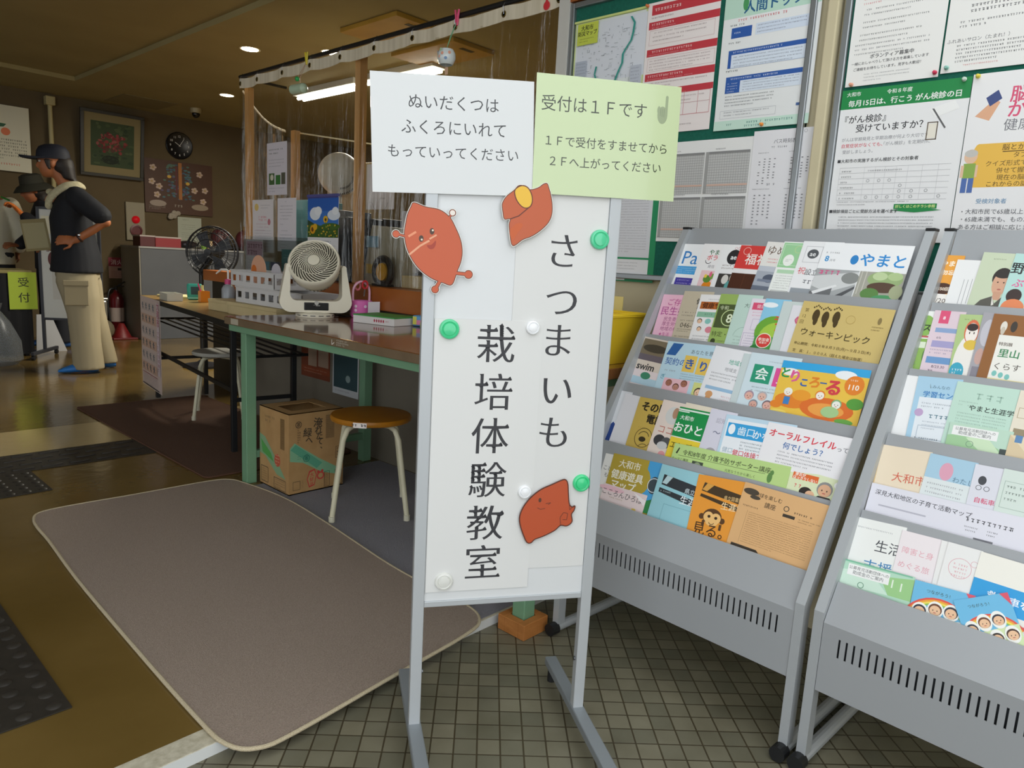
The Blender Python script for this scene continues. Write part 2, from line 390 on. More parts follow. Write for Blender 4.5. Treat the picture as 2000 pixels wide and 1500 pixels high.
# ================================================================ guide sign in the entrance
alu = M('#b9bdc0', .42, .25); steel = M('#8d9397', .45, .3); dark = M('#17181a', .5)
SA = V((.985, 1.153, 0)); SD = V((math.cos(rad(-33.06)), math.sin(rad(-33.06)), 0)); SN = V((SD.y, -SD.x, 0))   # SN faces the visitor
def sp(x, y):
    p = atp(x, y, SA, SN); return (p-SA).dot(SD), p.z
smw = Matrix(((SD.x, 0, SN.x, SA.x), (SD.y, 0, SN.y, SA.y), (0, 1, 0, 0), (0, 0, 0, 1)))     # local x along the board, y up, z to the visitor
sign = thing('sign_stand', 'tall white framed sign stand on grey feet in the middle of the entrance', 'sign stand', mw=smw)
BW = .392; ZB, ZTOP = .335, 1.285
for x in (-.004, BW+.004):
    b = B(); b.box((x, (.03+ZTOP)/2, -.012), (.026, ZTOP-.03, .024), alu, bev=.002)
    b.cyl((x+(.014 if x < .1 else -.014), .16, -.012), (x+(.0165 if x < .1 else -.0165), .16, -.012), .005, M('#777b7f', .3, .8), n=10); b.obj('post', sign)
for x in (-.004, BW+.004):
    b = B(); b.span((x-.016, .012, -.235), (x+.016, .034, .30), steel, bev=.003); f = b.obj('foot', sign)
    for z in (-.215, .28):
        c = B(); c.cyl((x, ZT, z), (x, .012, z), .011, dark, n=12); c.obj('foot_pad', f)
b = B(); b.span((.009, ZB, -.016), (BW-.009, ZTOP-.005, -.006), M('#d6d8d9', .25)); b.obj('board', sign)
for z0, z1, nm in ((ZB-.014, ZB, 'bottom_rail'), (ZTOP-.012, ZTOP, 'top_rail')):
    b = B(); b.span((.009, z0, -.018), (BW-.009, z1, -.002), alu, bev=.0015); b.obj(nm, sign)
def on_sign(px, z): u, h = sp(*px); return SA+SD*u+V((0, 0, h))+SN*z
def sign_sheet(name, label, cat, tl, tr, bl, bg, items, z, group=None, th=.0006, rough=.5, coat=0):
    a, c, d = on_sign(tl, z), on_sign(tr, z), on_sign(bl, z)
    w = (c-a).length; h = (d-a).length
    return sheet(name, label, cat, a, c-a, a-d, w, h, bg, items, group, th, None, rough, coat)
PW = '#d8d8d6'
# two long paper strips with the class name, one over the other
u0_, z0_ = sp(995, 480); u1_, z1_ = sp(1195, 395)
stripR = frame(SA+SD*.178+SN*(-.0055)+V((0, 0, 1.262)), SD, V((0, 0, 1)))
def chars(cs, ctrs, org_u, top_z, w, h, size):
    out = []
    for c, p in zip(cs, ctrs):
        u, z = sp(*p); out.append(('t', c, (u-org_u)/w, (top_z-z)/h, size/w, '#36363a', {'m': .011, 'res': 5}))
    return out
W1, H1 = .204, .86
sheet('class_name_strip', 'white paper strip with five large hiragana on the right of the sign', 'paper strip', None, None, None, W1, H1, PW,
      chars('さつまいも', [(1103, 490), (1098, 588), (1092, 665), (1090, 762), (1082, 845)], .178, 1.262, W1, H1, .083), 'class name strips on the sign', mw=stripR)
W2, H2 = .238, .618
stripL = frame(SA+SD*.0105+SN*(-.0045)+V((0, 0, .9745)), SD, V((0, 0, 1)))
sheet('class_name_strip', 'white paper strip with six large kanji on the left of the sign', 'paper strip', None, None, None, W2, H2, '#dadad8',
      chars('栽培体験教室', [(970, 672), (965, 766), (958, 852), (953, 938), (948, 1022), (944, 1099)], .0105, .9745, W2, H2, .089), 'class name strips on the sign', mw=stripL)
sign_sheet('laminated_notice', 'white laminated notice about putting shoes in bags, at top left of the sign', 'notice', (722, 138), (1043, 160), (717, 374), '#d3d5d5',
   [('t', 'ぬいだくつは', .5, .225, .094, INK), ('t', 'ふくろにいれて', .5, .435, .094, INK), ('t', 'もっていってください', .5, .645, .082, INK)], .0008, 'laminated notices on the sign', .001, .12, .3)
sign_sheet('laminated_notice', 'light green laminated notice about reception on the first floor, at top right of the sign', 'notice', (1048, 142), (1330, 171), (1036, 377), '#c3d2a6',
   [('t', '受付は１Ｆです', .40, .235, .105, '#2d3326'), ('e', .875, .255, .036, .075, '#98a585'), ('r', .892, .10, .019, .15, '#98a585'), ('e', .9015, .10, .0095, .014, '#98a585'), ('e', .848, .215, .012, .035, '#98a585'), ('r', .872, .2, .002, .07, '#76826a'), ('r', .885, .2, .002, .07, '#76826a'), ('r', .86, .2, .002, .06, '#76826a'),
    ('t', '１Ｆで受付をすませてから', .5, .545, .073, '#2d3326', {}), ('t', '２Ｆへ上がってください', .5, .715, .073, '#2d3326', {})], .0026, 'laminated notices on the sign', .001, .14, .3)

# cut-out sweet potatoes
def cutout(name, label, outline, col, z, items, group, line='#5a2a1c', th=.0012, white=True, limbs=()):
    pts = []
    for p in outline:
        u, h = sp(*p); pts.append((u, h))
    # smooth closed curve through the outline
    def smooth(q, k=5):
        n = len(q); out = []
        for i in range(n):
            p0, p1, p2, p3 = (V((*q[(i+j-1) % n], 0)) for j in range(4))
            for t in [s/k for s in range(k)]:
                out.append(.5*((2*p1)+(p2-p0)*t+(2*p0-5*p1+4*p2-p3)*t*t+(3*p1-p0-3*p2+p3)*t**3))
        return [(v.x, v.y) for v in out]
    sm = smooth(pts); cx = sum(p[0] for p in sm)/len(sm); cy = sum(p[1] for p in sm)/len(sm)
    def grow(q, d):
        o = []; n = len(q)
        a = sum(q[i][0]*q[(i+1) % n][1]-q[(i+1) % n][0]*q[i][1] for i in range(n)); sg = 1 if a > 0 else -1
        for i in range(n):
            dx, dy = q[(i+1) % n][0]-q[i-1][0], q[(i+1) % n][1]-q[i-1][1]; l = math.hypot(dx, dy) or 1
            o.append((q[i][0]+sg*dy/l*d, q[i][1]-sg*dx/l*d))
        return o
    O = SA+SD*cx+V((0, 0, cy))+SN*z
    loc = lambda q: [(x-cx, y-cy) for x, y in q]
    b = B(); b.prism(loc(grow(sm, .0018)), 0, th, M('#e8e4da' if white else line, .3))
    b.prism(loc(grow(sm, .0008)), th, th+.00004, M(line, .4)); b.prism(loc(grow(sm, -.0008)), th, th+.0001, M(col, .35, coat=.2))
    for p0, p1, rl, rb in limbs:      # arms and legs with round ends
        (x0, y0), (x1, y1) = sp(*p0), sp(*p1); l = math.hypot(x1-x0, y1-y0); nx, ny = -(y1-y0)/l, (x1-x0)/l
        for g, za, zb, c in ((.0018, 0, th, M('#e8e4da', .3)), (.0008, th, th+.00005, M(line, .4)), (-.0006, th, th+.00011, M(col, .35, coat=.2))):
            q = rl+g; b.prism([(x0-cx+nx*q, y0-cy+ny*q), (x0-cx-nx*q, y0-cy-ny*q), (x1-cx-nx*q, y1-cy-ny*q), (x1-cx+nx*q, y1-cy+ny*q)], za, zb, c)
            b.prism([(x1-cx+(rb+g)*math.cos(k*math.pi/9), y1-cy+(rb+g)*math.sin(k*math.pi/9)) for k in range(18)], za, zb+.000002, c)
    zz = th+.00014
    for it in items:
        zz += .00004
        if it[0] == 'dot':
            u, h = sp(it[1], it[2]); r = it[3]; b.poly([(u-cx+r*math.cos(t)*it[5], h-cy+r*math.sin(t)*it[6], zz) for t in [k*math.pi/8 for k in range(16)]], M(it[4], .4))
        elif it[0] == 'line':
            q = [sp(*p) for p in it[1]]; w_ = it[2]
            for (x0, y0), (x1, y1) in zip(q, q[1:]):
                l = math.hypot(x1-x0, y1-y0) or 1; nx, ny = -(y1-y0)/l*w_, (x1-x0)/l*w_
                b.poly([(x0-cx+nx, y0-cy+ny, zz), (x0-cx-nx, y0-cy-ny, zz), (x1-cx-nx, y1-cy-ny, zz), (x1-cx+nx, y1-cy+ny, zz)], M(it[3], .4))
        elif it[0] == 'fill':
            q = smooth([sp(*p) for p in it[1]]); b.prism(loc(q), zz-.00003, zz, M(it[2], .4))
    o = b.obj(name, mw=Matrix(((SD.x, 0, SN.x, O.x), (SD.y, 0, SN.y, O.y), (0, 1, 0, O.z), (0, 0, 0, 1))))
    return tag(o, label, 'paper cutout', group)
GP = 'sweet potato cutouts on the sign'
cutout('potato_cutout', 'large smiling sweet potato cutout with arms and legs, overlapping the left post of the sign',
  [(808, 396), (830, 404), (858, 410), (878, 425), (890, 447), (899, 470), (902, 492), (899, 512), (892, 530), (888, 543), (884, 553), (878, 557), (866, 553), (852, 548), (838, 541), (820, 527), (805, 508), (794, 485), (790, 466), (789, 455), (791, 440), (795, 420), (802, 404)],
  '#bf5020', .0048, [('dot', 843, 452, .006, '#4a3325', .8, 1.1), ('dot', 822, 466, .006, '#4a3325', .8, 1.1), ('dot', 844.5, 450, .002, '#e8ddc8', 1, 1), ('dot', 823, 468, .002, '#e8ddc8', 1, 1),
   ('fill', [(833, 479), (842, 478), (850, 470), (850, 479), (845, 486), (838, 486)], '#a33a25'),
   ('line', [(797, 462), (812, 453)], .0022, '#e2906a'), ('line', [(799, 497), (820, 480), (838, 470)], .002, '#e2a07c'), ('line', [(838, 467), (852, 459)], .0018, '#e2a07c'), ('dot', 883, 416, .0055, '#e6dcd2', 1, 1)], GP,  # last pale dot: glare on the raised hand, put into the colour
  limbs=(((798, 463), (773, 457), .0022, .0072), ((872, 432), (883, 416), .002, .0066), ((888, 533), (914, 536), .0034, .0085), ((860, 546), (849, 565), .0036, .0075)))
cutout('potato_cutout', 'pair of cut sweet potatoes with one yellow slice, under the two laminated notices',
  [(1067, 359), (1070, 366), (1074, 380), (1077, 400), (1076, 420), (1068, 437), (1052, 452), (1036, 462), (1020, 468), (1008, 477), (1001, 480), (997, 474), (995, 460), (993, 440), (995, 428), (984, 428), (981, 414), (980, 398), (988, 384), (1003, 372), (1012, 363), (1024, 364), (1034, 371), (1050, 367), (1060, 360)],
  '#bb521f', .0044, [('line', [(995, 428), (1012, 422), (1024, 412), (1036, 402)], .0012, '#6a2f1c'), ('fill', [(1018, 362), (1030, 366), (1038, 380), (1039, 396), (1033, 406), (1022, 407), (1011, 398), (1004, 384), (1004, 370)], '#6a2f1c'),
   ('fill', [(1018, 364), (1029, 368), (1036, 381), (1037, 395), (1032, 404), (1022, 405), (1012, 396), (1006, 383), (1006, 371)], '#e7b83a'), ('fill', [(995, 450), (1010, 436), (1020, 440), (1008, 458), (999, 470)], '#c45a26')], GP)
cutout('potato_cutout', 'small winking sweet potato cutout making a peace sign near the bottom of the sign',
  [(1104, 937), (1108, 945), (1109, 965), (1111, 984), (1117, 990), (1122, 988), (1120, 996), (1115, 1004), (1116, 1018), (1106, 1026), (1094, 1025), (1082, 1035), (1060, 1046), (1044, 1052), (1036, 1059), (1029, 1058), (1023, 1046), (1016, 1025), (1015, 1008), (1022, 990), (1036, 972), (1056, 956), (1078, 946), (1096, 938)],
  '#b8502c', .0015, [('dot', 1054, 976, .0045, '#5a3527', .8, 1.2), ('line', [(1065, 983), (1075, 981), (1070, 985)], .0009, '#7a3a28'), ('line', [(1049, 991), (1055, 994), (1064, 992)], .0009, '#7a3a28'),
   ('line', [(1094, 1025), (1093, 1010), (1100, 1000), (1108, 1002), (1106, 1014), (1098, 1014)], .0009, '#7a3a28'), ('line', [(1111, 984), (1112, 995), (1117, 990)], .0008, '#7a3a28')], GP, white=False)
# round magnets
def magnet(px, r, col, label, z=-.004, ring=True, n=28):
    p = on_sign(px, z); mw = Matrix(((SD.x, 0, SN.x, p.x), (SD.y, 0, SN.y, p.y), (0, 1, 0, p.z), (0, 0, 0, 1)))
    m = M(col, .2, coat=.5)
    b = B(); b.lathe([(r, 0), (r, .004), (r*.93, .007), (r*.78, .008), (r*.72, .0065), (r*.66, .006), (r*.6, .0085), (r*.3, .0095), (0, .0098)], m, n)
    o = b.obj('magnet', mw=mw, smooth=True); return tag(o, label, 'magnet', 'round magnets on the sign')
magnet((1172, 468), .0215, '#52cc98', 'green round magnet at the top right of the sign, beside the hiragana strip')
magnet((878, 643), .0215, '#45cc8e', 'green round magnet near the left post, level with the first kanji')
magnet((1136, 944), .0205, '#40d08a', 'green round magnet at the lower right, above the winking potato', z=-.0048)
magnet((1041, 640), .0155, '#f0f1f3', 'upper white round magnet at the middle of the sign, between the two strips')
magnet((1025, 961), .0155, '#eff0f2', 'lower white round magnet to the left of the winking potato')
magnet((867, 1136), .0205, '#dcdcd6', 'clear whitish round magnet at the bottom left corner of the sign')

# ================================================================ brochure racks
grey = M('#a1a4a7', .42, .12); rail_m = M('#b1b5b8', .38, .25); LEAN = rad(23)
RU = V((.0504, .9987, 0)); RD = V((.9987, -.0504, 0)); RO = V((1.612, .530, ZT))    # right front foot, along the rack, towards the wall
RWID = .755; RSL = .593
LIPS = [1.085, .925, .775, .605, .452]      # lip heights above the tiles
def rail_d(z): return 0 if z < .385 else (z-.385)*RSL
RN = (-RD*math.cos(LEAN)+V((0, 0, 1))*math.sin(LEAN)); RUPV = (RD*math.sin(LEAN)+V((0, 0, 1))*math.cos(LEAN))
def tier_org(k, off):     # point on the lip line of a tier, moved off behind its plate
    z = LIPS[k]; return RO+RD*(rail_d(z))+V((0, 0, z))-RN*off
def make_rack(label, org):
    org = org+RU*RWID; mw = Matrix(((-RU.x, RD.x, 0, org.x), (-RU.y, RD.y, 0, org.y), (0, 0, 1, org.z), (0, 0, 0, 1)))     # local x along, y towards the wall, z up
    t = thing('brochure_rack', label, 'brochure rack', mw=mw, group='grey metal brochure racks')
    top = 1.265
    for x in (.011, RWID-.011):
        b = B(); pr = [(-.014, .012), (-.014, .392), (rail_d(top)-.014, top), (rail_d(top)+.018, top), (.018, .378), (.018, .012)]
        m4 = Matrix(((0, 0, 1, x-.011), (1, 0, 0, 0), (0, 1, 0, 0), (0, 0, 0, 1)))
        b.prism(pr, 0, .022, rail_m, m4); r = b.obj('side_rail', t)
        c = B(); c.box((x, rail_d(top)+.002, top+.003), (.024, .036, .008), dark, bev=.002); c.obj('end_cap', r)
        b = B(); b.cyl((x, -.012, .022), (x, .50, .022), .015, rail_m, n=14); f = b.obj('base_tube', t)
        c = B(); c.cyl((x, -.04, .021), (x, -.010, .021), .019, dark, n=16); c.obj('foot_cap', f)
        c = B(); c.cyl((x, .50, .021), (x, .52, .021), .019, dark, n=16); c.obj('foot_cap', f)
        b = B(); b.cyl((x, .48, .03), (x, .50, 1.10), .012, rail_m, n=12); b.obj('rear_strut', t)
    x0, x1 = .023, RWID-.023
    cl, sl = math.cos(LEAN), math.sin(LEAN)
    def plate(b, d, z, up, down, th=.0016):
        # sheet leaning back, its line (d, z) at the lip
        b.raw([(x0, d+sl*up, z+cl*up), (x1, d+sl*up, z+cl*up), (x1, d-sl*down, z-cl*down), (x0, d-sl*down, z-cl*down),
               (x0, d+sl*up+th, z+cl*up), (x1, d+sl*up+th, z+cl*up), (x1, d-sl*down+th, z-cl*down), (x0, d-sl*down+th, z-cl*down)],
              [(0, 1, 2, 3), (7, 6, 5, 4), (0, 4, 5, 1), (1, 5, 6, 2), (2, 6, 7, 3), (3, 7, 4, 0)], grey)
    b = B(); z = LIPS[0]; plate(b, rail_d(z)+.034, z, .20, .12); b.obj('header_plate', t)
    for k in range(4):
        z = LIPS[k]; b = B(); plate(b, rail_d(z), z, 0, .235)
        b.span((x0, rail_d(z)-sl*.12, z-cl*.12-.002), (x1, rail_d(z)-sl*.12+.034, z-cl*.12), grey); b.obj('shelf_plate', t)
    # front panel: sloping top, upright foot with a row of slots
    z = LIPS[4]; b = B(); th = .0016
    b.raw([(x0, rail_d(z), z), (x1, rail_d(z), z), (x1, -.012, .37), (x0, -.012, .37), (x0, rail_d(z)+th, z), (x1, rail_d(z)+th, z), (x1, -.012+th, .37), (x0, -.012+th, .37)],
          [(0, 1, 2, 3), (7, 6, 5, 4), (0, 4, 5, 1), (2, 6, 7, 3)], grey)
    zs0, zs1, zb = .300, .344, .205
    b.span((x0, -.012, zs1), (x1, -.0105, .37), grey); b.span((x0, -.012, zb), (x1, -.0105, zs0), grey)
    n = 41; p = .0158; a = (x0+x1)/2-p*(n-1)/2; prev = x0
    for k in range(n):
        b.span((prev, -.012, zs0), (a+k*p-.0022, -.0105, zs1), grey); prev = a+k*p+.0022
    b.span((prev, -.012, zs0), (x1, -.0105, zs1), grey); b.obj('front_panel', t)
    b = B(); b.span((x0, .06, .20), (x1, .062, .42), M('#5f6468', .6)); b.span((x0, -.01, .205), (x1, .062, .207), grey); b.obj('pocket_floor', t)
    return t
rack1 = make_rack('grey metal brochure rack right behind the sign stand, newsletter in its top tier', RO)
RO2 = RO-RU*(RWID+.022)
rack2 = make_rack('grey metal brochure rack at the right edge, rainbow picture cards in its lowest pocket', RO2)

def brochure(rk, tier, j, tl, tr, bg, items, label, name='brochure', down=.05, low=None, cat='brochure', th=.0009):
    off = .0235-.0017*j
    P = tier_org(tier, off); a = atp(*tl, P, RN); c = atp(*tr, P, RN)
    d = c-a; w = d.length
    hv = (a-P).dot(RUPV)+.004           # height showing above the lip
    return sheet(name, label, cat, a, d, RUPV, w, low or hv+down, bg, items, 'brochures in the left rack' if rk == 1 else 'brochures in the right rack', th, hv, .5)

# ================================================================ brochures, tier by tier
GT = '#8b8b90'; BK = '#2b2b2e'; BL = '#2f7fc4'; TE = '#2b8f7d'; RE = '#d8404a'
def face(x, y, r, hair='#3a2c26', skin='#f0c9a8', a=1):
    return [('c', x, y, 0, -r*.18*a, r*1.12, r*1.1, hair), ('c', x, y, 0, 0, r*.92, r*.92, skin), ('c', x, y, -r*.35, 0, r*.09, r*.12, '#3a2a22'), ('c', x, y, r*.35, 0, r*.09, r*.12, '#3a2a22'), ('c', x, y, 0, r*.4, r*.25, r*.08, '#c8665a')]
br = brochure
# left rack, top tier
br(1, 0, 0, (1332.7, 476.3), (1388, 478), '#f2f3f4', [('t', 'Pa', .47, .29, .62, BL), ('r', 0, .50, 1, .18, '#4aa3de'), ('g', .1, .54, .8, 3, .045, '#d8ecf8', .015), ('r', .18, .76, .82, .24, '#44389a'), ('g', .26, .80, .6, 3, .07, '#b9b2e0', .03)],
   'narrow white brochure with blue Latin letters Pa, first on the left of the top tier')
br(1, 0, 1, (1376.6, 476), (1432, 478), '#f4f2f2', [('t', 'やまと', .55, .18, .19, '#2f6a3a', {'b': .02}), ('t', 'ボラン', .55, .30, .2, RE, {'b': .02}), ('a', .35, .36, .12, .02, 180, 330, BK), ('t', '発信', .5, .49, .12, GT), ('r', .22, .58, .78, .42, '#f0cdd0'),
   ('e', .55, .92, .17, .12, '#e58a1f'), ('e', .5, .76, .14, .08, '#5f8f3a'), ('e', .65, .7, .08, .06, '#7aa548'), ('e', .58, .66, .05, .06, '#e36a8a'), ('e', .42, .70, .05, .04, '#f2d04a')], 'white leaflet with a potted orange flower on a pink panel, second in the top tier')
br(1, 0, 2, (1413.8, 477.4), (1468, 479), '#f3f3f3', [('t', '○○○', .62, .08, .12, '#d98a9a'), ('e', .52, .27, .24, .16, BK), ('t', 'ae', .52, .265, .24, '#f3f3f3', {'b': .03}), ('g', .2, .44, .75, 2, .06, '#6a4a3a', .03), ('r', .18, .63, .82, .37, '#3d3b38'), ('e', .45, .75, .12, .1, '#d9d6cf'), ('e', .7, .72, .1, .1, '#b9b4aa'), ('e', .6, .9, .1, .12, '#5fa3a0')],
   'white leaflet with a black round emblem over a dark photo, third in the top tier')
br(1, 0, 3, (1448.6, 479), (1512, 482), '#f1eeee', [('r', 0, 0, 1, .5, '#d8403c'), ('o', .25, .12, .12, .02, '#f0b0a8'), ('t', '福祉', .62, .29, .36, '#f7efe9', {'b': .02}), ('r', 0, .60, 1, .4, '#4c2817'), ('r', .4, .6, .02, .4, '#5f3420')],
   'red headed welfare leaflet with a brown lower half in the top tier')
br(1, 0, 4, (1500.4, 471.8), (1562, 476), '#ece9e4', [('t', 'ゆめ', .40, .16, .34, '#5a3f26', {'sx': .9}), ('g', .2, .32, .7, 2, .06, RE, .025), ('r', 0, .47, 1, .53, '#aab0bb'), ('r', 0, .47, 1, .1, '#c4c9d2'), ('e', .45, .70, .2, .08, '#565e70'), ('r', .1, .72, .8, .05, '#7d8698'), ('r', 0, .85, 1, .15, '#6d7584')],
   'leaflet with brown hiragana heading and a grey blue photo in the top tier')
br(1, 0, 5, (1533, 471.8), (1580, 474), '#f2f5f0', [('r', .03, .02, .94, .47, '#9fd39f'), ('f', .08, .05, .84, .4, .02, '#d2ecd0'), ('o', .7, .14, .16, .02, '#c9d99a'), ('e', .42, .35, .22, .11, '#f4f7f0'), ('g', .3, .33, .26, 2, .03, '#8a9a88', .015), ('r', .1, .53, .8, .07, '#b9dcb9'), ('g', .12, .64, .76, 6, .045, '#9a9a9a', .016), ('f', .1, .92, .8, .1, .02, '#a0a0a0')],
   'narrow leaflet with a pale green top and white disc, just left of the newspapers')
br(1, 0, 6, (1571, 471), (1650, 474), '#f0f0f1', [('f', .12, .09, .42, .30, .012, '#c2c2c6'), ('e', .33, .23, .14, .085, '#55585c'), ('t', 'ae', .33, .225, .17, '#efefef', {'b': .02}), ('t', '祝', .18, .54, .2, RE), ('t', '設立', .44, .56, .18, '#44474c'), ('g', .3, .70, .34, 1, .1, '#5a5d63', .07), ('r', .05, .86, .6, .14, '#9aa0a6')],
   'folded newspaper with a grey emblem in a box, behind the community newsletter', name='newspaper', cat='newspaper')
br(1, 0, 7, (1613, 473.5), (1788, 481), '#f4f5f6', [('g', .05, .17, .2, 1, .05, GT, .03), ('t', '8', .08, .29, .1, '#3f97d3', {'b': .03}), ('t', '月号', .15, .32, .035, GT), ('e', .40, .29, .045, .085, '#2f87cc'), ('t', 'やまと', .71, .28, .175, '#2f8fd6', {'b': .025}), ('r', .0, .48, .50, .52, '#a9acad'), ('p', [(0, .62), (.5, .5), (.5, .72), (.2, .9), (0, .8)], '#d4d6d6'), ('p', [(.0, .9), (.25, .78), (.25, 1), (0, 1)], '#6e7072'),
   ('p', [(.02, .9), (.28, .75), (.30, .78), (.05, .95)], '#e8e9e9'), ('p', [(.3, .95), (.5, .75), (.5, .8), (.34, 1)], '#55575a'), ('e', .42, .62, .1, .1, '#8b8e8c'), ('g', .04, .50, .42, 1, .1, '#e05a90', .085),
   ('r', .51, .48, .49, .52, '#a9a89c'), ('r', .53, .48, .012, .4, '#c8c6bb'), ('r', .58, .48, .012, .35, '#c8c6bb'), ('e', .8, .60, .19, .14, '#9cb57d'), ('e', .74, .55, .08, .07, '#c3d6a4'), ('e', .9, .54, .08, .07, '#b5cc93'), ('e', .8, .74, .17, .09, '#5b4436'), ('e', .68, .86, .1, .1, '#5f8a4a'), ('e', .85, .95, .15, .09, '#4f9a63'), ('e', .95, .8, .07, .12, '#a9b08c')],
   'city newsletter with blue hiragana title and two photos, right end of the top tier', name='newsletter', cat='newsletter')
# second tier
br(1, 1, 0, (1297, 575), (1352, 577), '#f0bdd2', [('t', 'ご存じ', .58, .17, .24, '#c2478f', {'b': .005}), ('t', '民生委', .52, .37, .3, '#b84a94', {'b': .01}), ('t', '民生委員', .55, .555, .15, '#a03a7c'), ('t', '厚生労働', .53, .665, .15, '#a03a7c'), ('t', '地域の相', .51, .775, .15, '#a03a7c'), ('t', '★生活', .4, .9, .13, '#c2478f')],
   'pink leaflet with magenta headings about local welfare volunteers, first in the second tier')
br(1, 1, 1, (1338, 568.5), (1396, 570.5), '#c9bda6', [('t', '健康', .70, .2, .2, BK, {'b': .02}), ('t', '相談', .72, .32, .16, BK, {'b': .02}), ('g', .12, .42, .7, 2, .06, '#5c5448', .025), ('g', .12, .58, .7, 1, .05, '#5c5448', .025), ('t', '046-2', .42, .68, .22, '#4a443a'), ('g', .1, .76, .75, 2, .04, '#5c5448', .02), ('g', .08, .9, .7, 2, .05, '#5c5448', .025)],
   'beige telephone line leaflet with dark number 046-2, second in the second tier')
br(1, 1, 2, (1370, 575), (1428, 577), '#f1efee', [('g', .3, .09, .5, 1, .05, GT, .02), ('r', .08, .15, .92, .15, '#b9662a'), ('t', '健康サポ', .55, .225, .2, '#4a2410', {'b': .03}), ('r', .05, .36, .95, .11, '#8fc0a4'), ('g', .3, .39, .5, 1, .05, '#5b8a70', .04)]+face(.2, .56, .075)+[('e', .48, .55, .1, .055, '#8cc9bf')]+face(.25, .72, .07)+[('e', .58, .72, .12, .065, '#e08a98'), ('g', .1, .85, .8, 2, .06, GT, .025)],
   'white health leaflet with an orange and a green band, third in the second tier')
br(1, 1, 3, (1409, 574), (1456, 576), '#9db964', [('r', .05, .20, .95, .46, '#4d5a33'), ('t', '令和', .30, .27, .19, '#dfe8c2'), ('o', .62, .46, .34, .035, '#cfe0a2'), ('t', '8', .62, .46, .5, '#e6efcf', {'b': .02}), ('t', '特定・健', .52, .78, .23, '#3f4a26'), ('e', .2, .92, .1, .05, '#3c4628'), ('g', .35, .9, .5, 2, .05, '#5d6a3c', .025)],
   'lime green brochure with a ringed number 8 on a dark square, in the second tier')
br(1, 1, 4, (1444, 575), (1492, 578), '#c3dcd1', [('t', '大和', .55, .2, .2, '#56685f'), ('a', .62, .78, .38, .012, 90, 180, '#7fa295'), ('g', .3, .78, .6, 4, .06, '#7d968b', .02)], 'mint brochure with an arched outline, in the second tier')
br(1, 1, 5, (1470, 583), (1512, 585.5), '#e6dfe8', [('r', .12, .08, .88, .14, '#dd5377'), ('t', '健康', .52, .15, .2, '#f5dde4'), ('g', .2, .26, .7, 2, .06, '#e095b0', .025), ('f', .3, .4, .6, .22, .015, '#b7a6c4'), ('f', .05, .68, .9, .3, .015, '#9f8fb5'), ('g', .15, .73, .7, 5, .05, '#8d83a5', .02)], 'lilac white leaflet with a pink tag at its top, in the second tier')
br(1, 1, 6, (1497, 583), (1547, 586.5), '#8ecbe8', [('e', .25, .12, .3, .05, '#f2f7fa'), ('e', .62, .62, .7, .3, '#6faa3a'), ('e', .75, .72, .62, .28, '#a8cc4a'), ('r', .0, .72, 1, .3, '#4f9a48'), ('e', .2, .98, .3, .1, '#2f7d3c'), ('t', 'ラ', .72, .40, .42, '#e04a3c', {'b': .03}), ('t', 'イ', .80, .58, .32, '#f0703c', {'b': .03}), ('e', .38, .80, .30, .125, '#d8403a'), ('o', .38, .80, .3, .03, '#f4e8dc'), ('t', '参加者', .38, .78, .15, '#f6ece0', {'b': .02}), ('t', '募集中', .38, .84, .1, '#f6ece0')],
   'bright leaflet with green hills, blue sky and a red round badge, in the second tier')
br(1, 1, 7, (1531, 588), (1592, 592), '#cbd6d3', [('r', .62, .06, .02, .94, '#b5c2be')], 'plain pale grey green folded sheet in the second tier')
br(1, 1, 8, (1549, 596), (1606, 600), '#e3e2e6', [('e', .3, .3, .07, .08, '#e07a98'), ('o', .3, .3, .09, .02, '#b8466a')], 'white sheet with a small pink ring peeping out beside the yellow walking flyer')
br(1, 1, 9, (1571, 587.5), (1750, 606), '#d3bb75', [('t', '第', .07, .16, .05, '#5f4a1e'), ('t', '12', .06, .27, .05, '#5f4a1e'), ('t', '回', .05, .38, .05, '#5f4a1e')]
   +[q for x, m in ((.19, 0), (.30, .02), (.42, 0)) for q in ([('e', x, .24+m, .040, .11, '#4a3a18'), ('e', x+.010, .33+m, .026, .09, '#4a3a18')]+[('e', x-.045+.02*i, .10+m-.02*(2-abs(i-2)), .008, .016, '#4a3a18') for i in range(5)])]
   +[('o', .58, .25, .05, .004, '#bfa35a'), ('e', .88, .22, .02, .06, '#8d7a4a'), ('g', .82, .32, .12, 2, .05, '#6a5628', .02), ('t', 'ウォーキンピック', .46, .56, .098, '#3f3213', {'b': .005, 'rot': -1}), ('t', '申込期間：令和８年８月３日(月)～９月３日(木)', .47, .77, .04, '#5a4720'), ('t', '定　員：１，０００人（超えた場合は抽選）', .44, .90, .04, '#5a4720')],
   'yellow walking event flyer with three footprints, at the right end of the second tier', name='flyer', cat='flyer')
